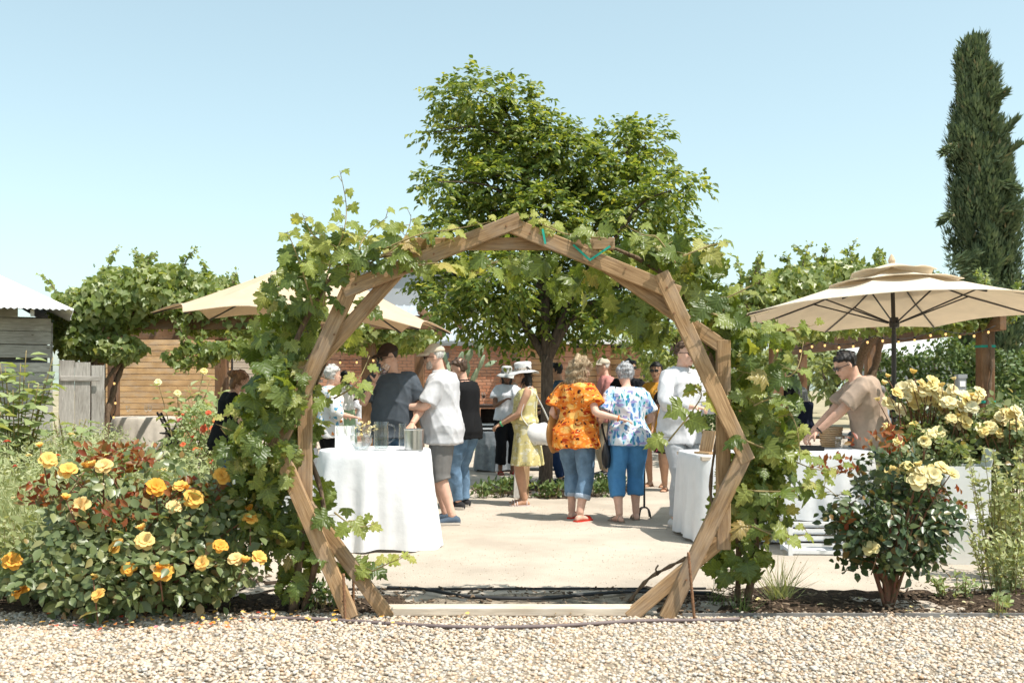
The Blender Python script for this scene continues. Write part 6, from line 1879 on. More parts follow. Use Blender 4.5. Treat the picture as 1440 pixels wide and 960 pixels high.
def person(label, loc, rot, H=1.72, sex='m', fat=0.0, belly=0.0, lean=0.0, hip=(0, 0), feet=((-.10, 0.0), (.10, 0.0)), fyaw=(8, -8), hands=((-.26, .05, .80), (.26, .05, .80)), curl=(0.5, 0.5), elbow=((-.5, -1, -.3), (.5, -1, -.3)), head=(0, 0), skin='fair', top=None, bottom=None, skirt=None, shoes=None, hat=None, hair=None, glasses=False, vox=0.0115, seat=None, beard=None, seed=0, group='guests at the garden party', sleeve_m=None, knee=(0, 1, 0)):
    t = thing('person', label, 'person', loc, R(rot), group)
    k = H / 1.75
    sk = M['skin_' + skin]
    body, hands_mb = MB(), MB()
    cz = 0.47 * H if seat is None else seat + 0.02
    base = V((hip[0], hip[1], cz))
    Ls = 0.375 * H
    # spine
    sp = [(base.copy(), V((0, 0, 1)), V((0, 1, 0)))]
    N = 24
    p = base.copy()
    for i in range(1, N + 1):
        u = i / N
        a = R(lean) * min(1.0, u / 0.55)
        T = V((0, math.sin(a), math.cos(a))); F = V((0, math.cos(a), -math.sin(a)))
        p = p + T * (Ls / N)
        sp.append((p.copy(), T, F))
    def spine(u):
        if u <= 0:
            return base + V((0, 0, Ls * u)), V((0, 0, 1)), V((0, 1, 0))
        f = min(u, 1.0) * N; i = min(N - 1, int(f)); w = f - i
        return sp[i][0].lerp(sp[i + 1][0], w), sp[i + 1][1], sp[i + 1][2]
    def ring(u, add=0.0, wmul=1.0, n=28, minhip=None, ex=2.3):
        tb = TORSO[sex]
        uu = min(max(u, 0.0), 1.0)
        hw = (float(np.interp(uu, [q[0] for q in tb], [q[1] for q in tb])) * (1 + fat) * wmul) * k + add
        hd = (float(np.interp(uu, [q[0] for q in tb], [q[2] for q in tb])) * (1 + fat * 0.9)) * k + add
        off = float(np.interp(uu, [q[0] for q in tb], [q[3] for q in tb])) * k
        bl = belly * math.exp(-((uu - 0.38) / 0.2) ** 2)
        hd += bl * 0.5; off += bl * 0.5
        if minhip is not None and u < 0.14:
            hw = max(hw, minhip[0]); hd = max(hd, minhip[1])
        c, T, F = spine(u)
        out = []
        for i in range(n):
            th = 2 * math.pi * i / n
            cx, cy = math.cos(th), math.sin(th)
            sx = math.copysign(abs(cx) ** (2 / ex), cx); sy = math.copysign(abs(cy) ** (2 / ex), cy)
            out.append(c + V((sx * hw, 0, 0)) + F * (off + sy * hd))
        return out
    body.rings([ring(u) for u in np.linspace(0.0, 1.0, 14)])
    # neck and head
    nb, T, F = spine(1.0)
    yaw, pitch = R(head[0]), R(head[1])
    hb = nb + T * (0.042 * k) + F * (0.034 * k) + V((0, 0, 0.022 * k))
    body.tube([nb - T * 0.03, nb.lerp(hb, 0.5), hb + V((0, 0, 0.05))], [0.062 * k * (1 if sex == 'm' else .88), 0.056 * k * (1 if sex == 'm' else .85), 0.055 * k * (1 if sex == 'm' else .88)], 14)
    HM = Matrix.Translation(hb) @ Matrix.Rotation(yaw, 4, 'Z') @ Matrix.Rotation(pitch, 4, 'X') @ Matrix.Translation((0, 0.012, -0.03)) @ Matrix.Scale(k ** 0.6, 4)
    hh = 0.232
    SK = [(0.0, .020, .082, .040), (.05, .036, .090, .018), (.16, .052, .093, -.02), (.30, .062, .091, -.055), (.44, .069, .090, -.080), (.52, .072, .089, -.090), (.64, .076, .094, -.098), (.78, .073, .085, -.097), (.89, .058, .062, -.082), (.96, .036, .034, -.055), (1.0, .010, .005, -.02)]
    def hring(zf, hw, fr, bk, n=22):
        cy, ry = (fr + bk) / 2, (fr - bk) / 2
        return [HM @ V((math.cos(2 * math.pi * i / n) * hw, cy + math.sin(2 * math.pi * i / n) * ry, zf * hh)) for i in range(n)]
    body.rings([hring(*q) for q in SK])
    q3 = HM.to_3x3()
    body.tube([HM @ V((0, .080, .50 * hh)), HM @ V((0, .097, .42 * hh)), HM @ V((0, .108, .345 * hh)), HM @ V((0, .092, .315 * hh))], [.010, .011, .0145, .011], 8)
    body.ball(HM @ V((0, .088, .57 * hh)), V((.040, .013, .011)), 12, 6, q3)      # brow
    body.ball(HM @ V((0, .088, .20 * hh)), V((.024, .011, .014)), 10, 6, q3)      # mouth
    body.ball(HM @ V((0, .083, .05 * hh)), V((.020, .014, .014)), 10, 6, q3)      # chin
    for s_ in (-1, 1):
        body.ball(HM @ V((.042 * s_, .068, .38 * hh)), V((.022, .016, .024)), 10, 6, q3)
        body.ball(HM @ V((.075 * s_, -.004, .43 * hh)), V((.010, .021, .032)), 10, 6, q3)
    # face pieces
    if not glasses:
        for s_ in (-1, 1):
            mb = MB(); mb.ball(HM @ V((.030 * s_, .0865, .495 * hh)), V((.0105, .006, .0055)), 8, 6, q3); mb.build('eye', M['eye'], t)
    mb = MB(); mb.ball(HM @ V((0, .0985, .205 * hh)), V((.021, .004, .0055)), 10, 6, q3); mb.build('mouth', M['lips'], t)
    # limbs
    legs, arms = [], []
    hj0, _, _ = spine(0.09)
    for i, s_ in enumerate((-1, 1)):
        hj = hj0 + V((s_ * 0.088 * k * (1 + fat * .8), 0, 0))
        an = V((feet[i][0], feet[i][1], 0.078 * k + (feet[i][2] if len(feet[i]) > 2 else 0)))
        kn, an = ik(hj, an, 0.238 * H, 0.232 * H, V(knee) + V((0.12 * s_, 0, 0)))
        legs.append((hj, kn, an))
        pts = path2(hj, kn, an, 0, 1, 16)
        body.tube(pts, [interp(LEG, j / 16) * k * (1 + fat * 0.8) for j in range(17)], 14)
        fy = R(fyaw[i]); fd = V((-math.sin(fy), math.cos(fy), 0)); sd_ = V((math.cos(fy), math.sin(fy), 0))
        f0 = V((an.x, an.y, an.z - 0.078 * k))
        frs = []
        for (yy, hw, ht) in [(-.062, .016, .030), (-.050, .030, .055), (-.015, .036, .078), (.04, .038, .070), (.09, .043, .048), (.14, .046, .034), (.165, .040, .026), (.182, .022, .018)]:
            c_ = f0 + fd * (yy * k)
            frs.append([c_ + sd_ * (math.cos(a_) * hw * k) + V((0, 0, max(0.004, (ht * 0.5 + math.sin(a_) * ht * 0.5) * k))) for a_ in [2 * math.pi * j / 14 for j in range(14)]])
        body.rings(frs)
        if shoes:
            kind, sm = shoes
            if kind in ('sneaker', 'shoe', 'boot'):
                mb = MB(); frs = []
                for (yy, hw, ht) in [(-.078, .018, .05), (-.068, .036, .072), (-.03, .043, .092), (.03, .045, .088), (.08, .050, .066), (.14, .052, .050), (.175, .046, .040), (.198, .026, .028)]:
                    c_ = f0 + fd * (yy * k)
                    frs.append([c_ + sd_ * (math.cos(a_) * hw * k) + V((0, 0, max(0.012, (ht * 0.5 + math.sin(a_) * ht * 0.5) * k))) for a_ in [2 * math.pi * j / 16 for j in range(16)]])
                mb.rings(frs)
                sh_ = mb.build('shoe', sm, t, True, 0)
                mb = MB(); mb.rings([[f0 + fd * (y_ * k) + sd_ * (x_ * k) + V((0, 0, z_)) for x_, y_ in [(-.03, -.075), (.03, -.075), (.048, -.03), (.047, .03), (.056, .10), (.05, .17), (.02, .205), (-.02, .205), (-.05, .17), (-.056, .10), (-.047, .03), (-.048, -.03)]] for z_ in (0.002, 0.026)])
                mb.build('sole', M['sole'], sh_, True, 30)
            else:
                mb = MB(); mb.rings([[f0 + fd * (y_ * k) + sd_ * (x_ * k) + V((0, 0, z_)) for x_, y_ in [(-.03, -.070), (.03, -.070), (.042, -.03), (.042, .03), (.052, .10), (.048, .16), (.02, .195), (-.02, .195), (-.048, .16), (-.052, .10), (-.042, .03), (-.042, -.03)]] for z_ in (-0.012, 0.008)])
                so = mb.build('sandal', sm, t, True, 30)
                for yy in ((.10, .13, -.02) if kind == 'sandal' else (.11, .135)):
                    hw_, ht_ = interp([(-.05, .034), (.04, .041), (.10, .048), (.16, .044)], yy), interp([(-.05, .06), (0, .082), (.04, .075), (.10, .05), (.16, .034)], yy)
                    mb = MB(); mb.tube([f0 + fd * (yy * k) + sd_ * (math.cos(a_) * hw_ * k) + V((0, 0, math.sin(a_) * ht_ * 1.04 * k)) for a_ in np.linspace(0, math.pi, 11)], 0.006 if kind == 'sandal' else 0.010, 6)
                    mb.build('strap', sm, so, True, 0)
    sj0, T9, F9 = spine(0.885)
    for i, s_ in enumerate((-1, 1)):
        sw_ = (0.178 if sex == 'm' else 0.155) * k * (1 + fat * 0.55)
        sj = sj0 + V((s_ * sw_, 0, 0)) - F9 * 0.01
        tgt = V((hands[i][0], hands[i][1], hands[i][2]))
        el, wr = ik(sj, tgt, 0.172 * H, 0.150 * H, V(elbow[i]))
        arms.append((sj, el, wr))
        fa = 1 + fat * 0.9
        body.tube([sj0 + V((s_ * sw_ * 0.4, 0, 0.02))] + path2(sj, el, wr, 0, 1, 14), [0.05 * k] + [interp(ARM, j / 14) * k * (fa if sex == 'm' else fa * 0.9) for j in range(15)], 12)
        # hand: palm, four fingers, thumb
        d = (wr - el).normalized()
        side = d.cross(V((0, 0, 1)))
        if side.length < 0.3:
            side = V((0, 1, 0)) - d * d.y
        side.normalize()
        nrm = side.cross(d).normalized()
        if abs(d.z) > 0.8:
            side, nrm = V((0, 1, 0)) - d * d.y, V((-s_, 0, 0))
            side.normalize()
        kh = k * (1.0 if sex == 'm' else 0.9)
        rr = []
        for (yy, hw, ht) in [(-.012, .024, .020), (.015, .031, .018), (.05, .041, .016), (.085, .041, .013), (.098, .034, .010)]:
            rr.append([wr + d * (yy * kh) + side * (math.cos(a_) * hw * kh) + nrm * (math.sin(a_) * ht * kh) for a_ in [2 * math.pi * j / 12 for j in range(12)]])
        hands_mb.rings(rr)
        cu = curl[i]
        for fi, (ox, L_) in enumerate([(-.030, .062), (-.010, .074), (.010, .070), (.029, .056)]):
            b_ = wr + d * (0.088 * kh) + side * (ox * kh)
            pts = [b_ - d * 0.01, b_]
            ang = 0.15 + cu * 0.3
            for seg in (0.45, 0.32, 0.23):
                dd = d * math.cos(ang) - nrm * math.sin(ang)
                pts.append(pts[-1] + dd * (L_ * seg * kh)); ang += 0.25 + cu * 0.75
            hands_mb.tube(pts, [.0088 * kh, .0092 * kh, .0085 * kh, .0078 * kh, .0058 * kh], 8)
        tsd = 1 if (side.y > 0 or side.z > 0.3) else -1
        b_ = wr + d * (0.022 * kh) + side * (tsd * .026 * kh)
        pts = [b_]
        for (o1, o2, o3, l_) in [(0.7, 0.7, -.2, .034), (0.85, 0.4, -.4 - cu * .4, .030), (0.9, 0.1, -.5 - cu * .5, .024)]:
            pts.append(pts[-1] + (d * o1 + side * (tsd * o2) + nrm * o3).normalized() * (l_ * kh))
        hands_mb.tube(pts, [.012 * kh, .0115 * kh, .010 * kh, .0065 * kh], 8)
    remesh_obj(body, 'body', sk, t, vox, 2, None, hands_mb)
    # ---- clothes
    if bottom:
        bmz, cut, loose = bottom['m'], bottom.get('cut', 0.97), bottom.get('loose', 0.014)
        mb = MB()
        mb.rings([ring(u, 0.015 + (0.012 if u < .2 else 0)) for u in np.linspace(-0.01, bottom.get('waist', 0.40), 8)])
        for i, (hj, kn, an) in enumerate(legs):
            n_ = 16
            pts = path2(hj, kn, an, 0, cut, n_)
            hemw = bottom.get('hem', 0.0)
            rad = [max(interp(LEG, j / n_ * cut) * k * (1 + fat * 0.8) + loose * (0.7 + 0.6 * j / n_), (hemw if j / n_ * cut > 0.45 else 0)) for j in range(n_ + 1)]
            mb.tube(pts, rad, 16)
        tr = remesh_obj(mb, bottom.get('name', 'trousers'), bmz, t, vox, 2, folds(bottom.get('amp', 0.006), seed + 5, 0.6, 30))
        if bottom.get('cuff'):
            for (hj, kn, an) in legs:
                pts = path2(hj, kn, an, cut - 0.055, cut + 0.004, 4)
                r_ = interp(LEG, cut) * k * (1 + fat * 0.8) + loose * 1.3 + 0.007
                mb = MB(); mb.tube(pts, [r_ - .004, r_, r_, r_, r_ - .004], 16); mb.build('cuff', bottom['cuff'], tr, True, 0)
    if top:
        mt_, hem, sl, loose = top['m'], top.get('hem', 0.08), top.get('sleeve', 0.42), top.get('loose', 0.018)
        mb = MB()
        us = list(np.linspace(hem, 0.955, 16))
        hip_w = max(q.x for q in ring(0.12, loose)) - base.x
        def tr_ring(u):
            dr = max(0.0, (0.45 - u)) * top.get('flare', 0.05)
            tb = TORSO[sex]
            f_ = max(0.0, min(1.0, (0.75 - u) / 0.75)) * top.get('box', 0.0)
            return ring(u, loose + dr + f_, 1.0, 28, (0.165 * k * (1 + fat) + loose + dr, 0.118 * k * (1 + fat * .9) + loose + dr))
        mb.rings([tr_ring(u) for u in us] + [ring(top.get('neck', 0.985), 0.010)])
        if sl > 0.02:
            for i, (sj, el, wr) in enumerate(arms):
                n_ = 10
                pts = path2(sj, el, wr, 0, sl, n_)
                fl_ = top.get('sflare', 0.012)
                rad = [interp(ARM, j / n_ * sl) * k * (1 + fat * .9) + 0.017 + fl_ * j / n_ for j in range(n_ + 1)]
                s_ = (-1, 1)[i]
                mb.tube([sj0 + V((s_ * 0.07 * k, 0, 0.005))] + pts, [0.068 * k] + rad, 14)
        o = remesh_obj(mb, top.get('name', 'shirt'), mt_, t, vox, 2, folds(top.get('amp', 0.007) * 1.5, seed, 0.9))
        if top.get('collar'):
            mb = MB()
            c0, T0, F0 = spine(0.99)
            for z_, r_ in ((0.0, 0.078), (0.022, 0.072), (0.045, 0.070)):
                pass
            n_ = 20
            rs = [[c0 + T0 * (z_ * k) + V((math.cos(a_) * r_ * k, 0, 0)) + F0 * (math.sin(a_) * r_ * 0.98 * k + 0.004) for a_ in [2 * math.pi * j / n_ for j in range(n_)]] for z_, r_ in ((-.03, .098), (.0, .084), (.022, .077), (.022, .070), (-.01, .072))]
            mb.rings(rs, False, False)
            mb.build('collar', mt_, o, True, 0)
    if skirt:
        hem_z, fl_ = skirt['hem'], skirt.get('flare', 0.10)
        mb = MB(); n = 44; rs = []
        wu = skirt.get('waist', 0.45)
        cw, _, Fw = spine(wu)
        r = random.Random(seed)
        ph = r.uniform(0, 6)
        base_r = [ring(wu, 0.010, 1, n), ring(wu * 0.6, 0.012, 1, n), ring(0.12, 0.018, 1, n)]
        rs += base_r
        low = base_r[-1]
        cl_ = sum(low, V()) / n
        for j in range(1, 9):
            f = j / 8
            rg = []
            for i_, v in enumerate(low):
                d = v - cl_; d.z = 0
                pl = 1 + skirt.get('pleat', 0.05) * f * math.sin(i_ / n * 2 * math.pi * 9 + ph)
                q_ = cl_ + d * ((1 + fl_ * f) * pl)
                rg.append(V((q_.x, q_.y, v.z + (hem_z - v.z) * f)))
            rs.append(rg)
        mb.rings(rs)
        remesh_obj(mb, 'skirt', skirt['m'], t, vox, 1, folds(skirt.get('amp', 0.005), seed + 2, 0.15, 34))
    # ---- hair and hats
    if hair:
        kind, hm_ = hair
        mb = MB(); e = 0.010
        big = {'short': 0.013, 'crop': 0.004, 'curly': 0.030, 'long': 0.014, 'bob': 0.016, 'bun': 0.012, 'grey': 0.020}.get(kind, 0.008)
        low = {'short': 0.34, 'crop': 0.40, 'curly': 0.10, 'long': 0.28, 'bob': 0.05, 'bun': 0.30, 'grey': 0.26}.get(kind, 0.34)
        for zf in np.linspace(low, 1.0, 9):
            hw, fr, bk = (float(np.interp(zf, [q[0] for q in SK], [q[j] for q in SK])) for j in (1, 2, 3))
            face = float(np.interp(zf, [0, .30, .66, .78, .86, 1.0], [-.085, -.070, -.030, -.012, .004, .012]))
            pass
        rs = []
        zs = list(np.linspace(low, 1.0, 10)) + [1.0 + big / hh * 0.9]
        for zf in zs:
            zc = min(zf, 0.985)
            hw, fr, bk = (float(np.interp(zc, [q[0] for q in SK], [q[j] for q in SK])) for j in (1, 2, 3))
            face = float(np.interp(zf, [0, .40, .62, .70, .78, .88, 1.0], [.015, .018, .030, .055, .086, .072, .03]))
            f2 = min(fr + big, face + big) if zf < 0.80 else fr + big * 0.9
            rs.append(hring(zf, hw + big * 0.85 + .002, f2, bk - big))
        mb.rings(rs)
        if kind in ('long', 'bob', 'curly'):
            lowz = {'long': -0.16, 'bob': -0.06, 'curly': -0.085}[kind]
            rs = []
            for j in range(7):
                z_ = .70 * hh + (lowz - .70 * hh) * j / 6
                w_ = (.080 + big * (.6 if kind != 'curly' else 1.1)) * (1.0 if j < 5 else 0.86)
                rs.append([HM @ V((math.cos(a_) * w_, -.055 + math.sin(a_) * (.050 + (0.03 if kind == 'curly' else 0)), z_)) for a_ in [2 * math.pi * q / 18 for q in range(18)]])
            mb.rings(rs)
        if kind == 'bun':
            mb.ball(HM @ V((0, -.115, .72 * hh)), V((.045, .04, .042)), 12, 8, q3)
            mb.ball(HM @ V((0, -.08, .25 * hh)), V((.05, .03, .06)), 12, 8, q3)
        am = {'curly': 0.015, 'grey': 0.006, 'bob': 0.005, 'short': 0.006, 'long': 0.005, 'bun': 0.005}.get(kind, 0.002)
        ho = remesh_obj(mb, 'hair', hm_, t, 0.008 if vox < 0.013 else 0.012, 1, fuzz(am, seed + 9, 75 if kind == 'curly' else 110))
        ho['strands'] = {'curly': 1500, 'long': 900, 'bob': 700, 'grey': 900, 'bun': 700}.get(kind, 450)
        ho['strand_len'] = {'curly': 0.06, 'long': 0.08, 'bob': 0.06, 'grey': 0.03, 'bun': 0.05}.get(kind, 0.022)
        ho['wild'] = {'curly': 0.8, 'grey': 0.6}.get(kind, 0.25)
    if beard:
        mb = MB(); mb.rings([hring(*q) for q in [(-.02, .018, .086, .035), (.04, .040, .096, .018), (.16, .056, .0955, -.005), (.26, .064, .090, .02), (.34, .067, .060, .02)]])
        remesh_obj(mb, 'beard', beard, t, 0.009, 1)
    if glasses:
        g = thing('sunglasses', None, None); g.parent = t
        for s_ in (-1, 1):
            mb = MB(); mb.ball(HM @ V((.033 * s_, .100, .50 * hh)), V((.029, .006, .022)), 14, 6, q3); mb.build('lens', M['lens'], g)
            mb = MB(); mb.tube([HM @ V((.058 * s_, .096, .515 * hh)), HM @ V((.080 * s_, .05, .515 * hh)), HM @ V((.084 * s_, -.005, .49 * hh))], .0032, 6); mb.build('temple', M['black'], g)
        mb = MB(); mb.tube([HM @ V((-.012, .102, .515 * hh)), HM @ V((.012, .102, .515 * hh))], .0035, 6); mb.build('bridge', M['black'], g)
    if hat:
        kind, hm_ = hat[0], hat[1]
        hp = thing(kind, None, None); hp.parent = t
        if kind == 'cap':
            mb = MB(); rs = []
            for zf, g_ in ((.66, .012), (.74, .015), (.84, .016), (.93, .016), (1.02, .012), (1.06, -.01)):
                zc = min(zf, .97)
                hw, fr, bk = (float(np.interp(zc, [q[0] for q in SK], [q[j] for q in SK])) for j in (1, 2, 3))
                rs.append(hring(zf, max(.01, hw + g_), fr + g_, bk - g_))
            mb.rings(rs); mb.build('crown', hm_, hp, True, 0)
            mb = MB(); up, dn = [], []
            for j in range(17):
                a_ = math.pi * j / 16
                for lst, z_ in ((up, 0.0), (dn, -.006)):
                    pass
            ang = [math.pi * j / 16 for j in range(17)]
            inn = [V((math.cos(a_) * .084, .020 + math.sin(a_) * .082, .70 * hh)) for a_ in ang]
            out = [V((math.cos(a_) * .082, .045 + math.sin(a_) * .135, .70 * hh - .010 - .016 * math.cos(a_) ** 2)) for a_ in ang]
            mid = [a.lerp(b, .5) + V((0, 0, .008)) for a, b in zip(inn, out)]
            lay = [inn, mid, out]
            vs = [HM @ v for L_ in lay for v in L_] + [HM @ (v - V((0, 0, .006))) for L_ in lay for v in L_]
            fs = []
            for a_ in range(2):
                for j in range(16):
                    b = a_ * 17 + j
                    fs.append((b, b + 17, b + 18, b + 1)); fs.append((51 + b, 51 + b + 1, 51 + b + 18, 51 + b + 17))
            for j in range(16):
                fs.append((34 + j, 85 + j, 86 + j, 35 + j))
            mb.add(vs, fs); mb.build('brim', hm_, hp, True, 0)
        else:
            wide = hat[2] if len(hat) > 2 else 0.165
            mb = MB(); rs = []
            n_ = 40
            for f, dz in ((0.50, .0), (0.62, -.006), (0.8, -.012), (1.0, -.026), (1.0, -.031), (0.8, -.018), (0.5, -.006)):
                rs.append([HM @ V((math.cos(a_) * wide * f * 0.95, -.006 + math.sin(a_) * wide * f * 1.05, .70 * hh + dz + (0.014 * math.sin(2 * a_ + 0.6) + 0.006 * math.sin(5 * a_)) * max(0, f - .5) * 2 - (hat[3] if len(hat) > 3 else 0) * max(0, f - .5) * 2)) for a_ in [2 * math.pi * j / n_ for j in range(n_)]])
            mb.rings(rs, False, False); mb.build('brim', hm_, hp, True, 0)
            mb = MB(); rs = []
            for zf, g_ in ((.66, .014), (.78, .016), (.92, .026), (1.05, .034), (1.12, .02), (1.15, -.01)):
                zc = min(zf, .88)
                hw, fr, bk = (float(np.interp(zc, [q[0] for q in SK], [q[j] for q in SK])) for j in (1, 2, 3))
                rs.append(hring(zf, max(.01, hw + g_ - (.0 if zf < 1 else .004)), fr + g_, bk - g_))
            mb.rings(rs); mb.build('crown', hm_, hp, True, 50)
            if len(hat) > 4:
                mb = MB(); rs = []
                for zf in (.72, .82):
                    hw, fr, bk = (float(np.interp(zf, [q[0] for q in SK], [q[j] for q in SK])) for j in (1, 2, 3))
                    rs.append(hring(zf, hw + .021, fr + .021, bk - .021))
                mb.rings(rs, False, False); mb.build('band', hat[4], hp, True, 0)
    mw = Matrix.Translation(V(loc)) @ Matrix.Rotation(R(rot), 4, 'Z')
    return {'root': t, 'arms': arms, 'mw': mw, 'spine': spine, 'k': k, 'legs': legs}
def band(pr, i, m, name='wristband'):
    sj, el, wr = pr['arms'][i]
    d = (el - wr).normalized()
    mb = MB(); mb.tube([wr + d * 0.008, wr + d * 0.022], 0.034 * pr['k'], 14); mb.build(name, m, pr['root'], True, 30)
ORANGE_P = print_mat('orange_floral_cloth', (0.74, 0.20, 0.03), [((0.84, 0.44, 0.12), 7, 0.42, (1, 1, 2.0), 0.06, 1.0), ((0.42, 0.05, 0.012), 9, 0.36, (1, 1, 2.6), 0.04, 2.0), ((0.80, 0.27, 0.03), 13, 0.34, (2.4, 1, 1), 0.04, 3.0), ((0.07, 0.02, 0.012), 15, 0.25, (1, 3.0, 1), 0.03, 4.0), ((0.84, 0.52, 0.22), 19, 0.22, (1, 1, 2.6), 0.03, 5.0)])
BLUE_P = print_mat('blue_leaf_cloth', (0.68, 0.69, 0.72), [((0.40, 0.58, 0.72), 8, 0.42, (2.0, 2.0, 0.9), 0.05, 1.0), ((0.09, 0.22, 0.46), 9, 0.33, (2.4, 2.4, 1.0), 0.03, 2.0), ((0.33, 0.30, 0.54), 10, 0.30, (1.0, 1.0, 2.4), 0.03, 3.0), ((0.02, 0.26, 0.32), 12, 0.27, (2.2, 2.2, 1.0), 0.03, 4.0)])
YELLOW_P = print_mat('pale_yellow_print', (0.58, 0.50, 0.22), [((0.64, 0.60, 0.42), 11, 0.36, (1, 1, 1.2), 0.05, 1.0), ((0.40, 0.35, 0.18), 17, 0.27, (1, 1, 1), 0.04, 2.0), ((0.70, 0.68, 0.58), 26, 0.2, (1, 1, 1), 0.03, 3.0)])
MUSTARD_P = print_mat('mustard_dotted_cloth', (0.52, 0.25, 0.035), [((0.75, 0.62, 0.42), 26, 0.19, (1, 1, 1), 0.03, 1.0), ((0.30, 0.12, 0.02), 30, 0.16, (1, 1, 1), 0.03, 2.0)])
DARKFLORAL_P = print_mat('black_floral_cloth', (0.018, 0.016, 0.020), [((0.55, 0.10, 0.14), 17, 0.25, (1, 1, 1), 0.03, 1.0), ((0.60, 0.42, 0.36), 24, 0.15, (1, 1, 1), 0.02, 2.0)])
MULTI_P = print_mat('bright_patchwork_cloth', (0.74, 0.74, 0.74), [((0.70, 0.28, 0.10), 12, 0.25, (1, 1, 1), 0.03, 1.0), ((0.10, 0.32, 0.50), 13, 0.24, (1, 1, 1), 0.03, 2.0), ((0.74, 0.60, 0.14), 16, 0.2, (1, 1, 1), 0.03, 3.0)])
FLORAL_P = print_mat('white_floral_top', (0.74, 0.72, 0.70), [((0.60, 0.20, 0.18), 16, 0.2, (1, 1, 1), 0.03, 1.0), ((0.25, 0.35, 0.30), 20, 0.17, (1, 1, 1), 0.03, 2.0)])
DENIM = cloth('blue_denim', (0.085, 0.145, 0.22), 0.9, 0.3, 7)
DENIM_L = cloth('faded_denim', (0.13, 0.21, 0.31), 0.9, 0.35, 6)
NAVY = cloth('navy_trousers', (0.018, 0.035, 0.085))
WHITE = cloth('white_linen_shirt', (0.60, 0.60, 0.62), thin=0.1)
LOW = dict(vox=0.018)

# ---- the couple at the drinks table
p4 = person('man in brown cap and charcoal tee drinking wine behind the drinks table', XY(553, 9.85), 172, 1.79, 'm', 0.06, 0.03, 3, hands=((-.25, .24, 1.0), (.13, .23, 1.40)), elbow=((-.6, -1, -.3), (.5, 0.1, -1)), curl=(0.7, 0.9), head=(-46, -16), glasses=True, skin='light', top=dict(m=cloth('charcoal_tee', (0.075, 0.088, 0.105)), sleeve=0.40, hem=0.02, name='tee_shirt', loose=0.028), bottom=dict(m=DENIM, cut=0.98), shoes=('shoe', M['black']), hat=('cap', cloth('brown_cap', (0.045, 0.03, 0.022))), hair=('crop', hairm('dark_hair', (0.03, 0.02, 0.014))), seed=1)
p5 = person('older man in tan cap, white shirt and grey shorts beside the drinks table', XY(619, 9.95), 86, 1.79, 'm', 0.10, 0.06, 3, hip=(0, -0.03), feet=((-.12, -.14), (.11, -.04)), hands=((-.20, .36, 1.16), (.16, .42, 1.04)), elbow=((-.5, -1, -.5), (.5, -1, -.5)), curl=(0.8, 0.5), head=(4, -8), skin='fair', top=dict(m=WHITE, sleeve=0.47, hem=-0.07, loose=0.038, sflare=0.030, collar=True, amp=0.010, box=0.02), bottom=dict(m=cloth('grey_shorts', (0.17, 0.165, 0.16)), cut=0.56, loose=0.028, name='shorts', hem=0.095), shoes=('sneaker', cloth('slate_sneaker', (0.08, 0.11, 0.15))), hat=('cap', cloth('tan_cap', (0.52, 0.45, 0.36))), hair=('crop', hairm('white_hair', (0.55, 0.53, 0.50))), glasses=True, beard=hairm('grey_stubble', (0.48, 0.40, 0.35)), seed=2)
band(p5, 1, cloth('red_band', (0.60, 0.05, 0.03)))
band(p5, 0, M['black'], 'watch_strap')
p6 = person('man in black shirt and faded jeans seen from behind', XY(656, 11.2), 62, 1.69, 'm', 0.04, 0.02, 4, feet=((-.14, 0.02), (.13, .10)), hands=((-.20, .34, 1.04), (.10, .36, 1.02)), curl=(0.8, 0.8), head=(30, -10), skin='light', top=dict(m=cloth('black_shirt', (0.012, 0.012, 0.013)), sleeve=0.44, hem=-0.03, loose=0.028, sflare=0.02, collar=True, box=0.015), bottom=dict(m=DENIM_L, cut=0.985, loose=0.018, amp=0.010), shoes=('sneaker', cloth('black_sneaker', (0.03, 0.03, 0.032))), hair=('short', hairm('brown_hair', (0.07, 0.038, 0.02))), seed=3)
# ---- the two women in hats
p7 = person('dark haired woman in grey sun hat, white blouse and black trousers', XY(712, 15.6), 196, 1.66, 'f', 0.05, 0, 0, hands=((-.12, .26, 1.17), (.10, .27, 1.16)), curl=(0.7, 0.7), head=(-14, -6), skin='brown', top=dict(m=cloth('white_blouse', (0.60, 0.61, 0.65)), sleeve=0.30, hem=0.10, loose=0.024, sflare=0.030, name='blouse'), bottom=dict(m=cloth('black_trousers', (0.010, 0.010, 0.012)), cut=0.88, loose=0.03, hem=0.085), shoes=('sandal', cloth('red_sandal', (0.30, 0.05, 0.04))), hat=('sun_hat', cloth('grey_hat_felt', (0.46, 0.46, 0.45)), 0.18, 0.035), hair=('bob', hairm('black_hair', (0.014, 0.011, 0.010))), glasses=True, seed=4, vox=0.014)
p8 = person('woman in pale yellow sleeveless dress and white straw hat', XY(741, 11.5), 88, 1.62, 'f', 0.13, 0.06, 0, feet=((-.09, .02), (.10, .05)), hands=((-.10, .30, 0.93), (.10, .32, 0.93)), elbow=((-.7, -1, -.4), (.7, -1, -.4)), curl=(0.6, 0.6), head=(8, -4), skin='tan', top=dict(m=YELLOW_P, sleeve=0.0, hem=0.30, loose=0.014, name='bodice', neck=0.94), skirt=dict(m=YELLOW_P, hem=0.46, flare=0.30, pleat=0.07, waist=0.46), shoes=('sandal', cloth('pale_sandal', (0.60, 0.52, 0.50))), hat=('sun_hat', M['straw'], 0.185, 0.012, cloth('tan_band', (0.42, 0.36, 0.30))), hair=('bob', hairm('black_hair', (0.014, 0.011, 0.010))), seed=5)
band(p8, 0, cloth('green_band', (0.10, 0.42, 0.20)))
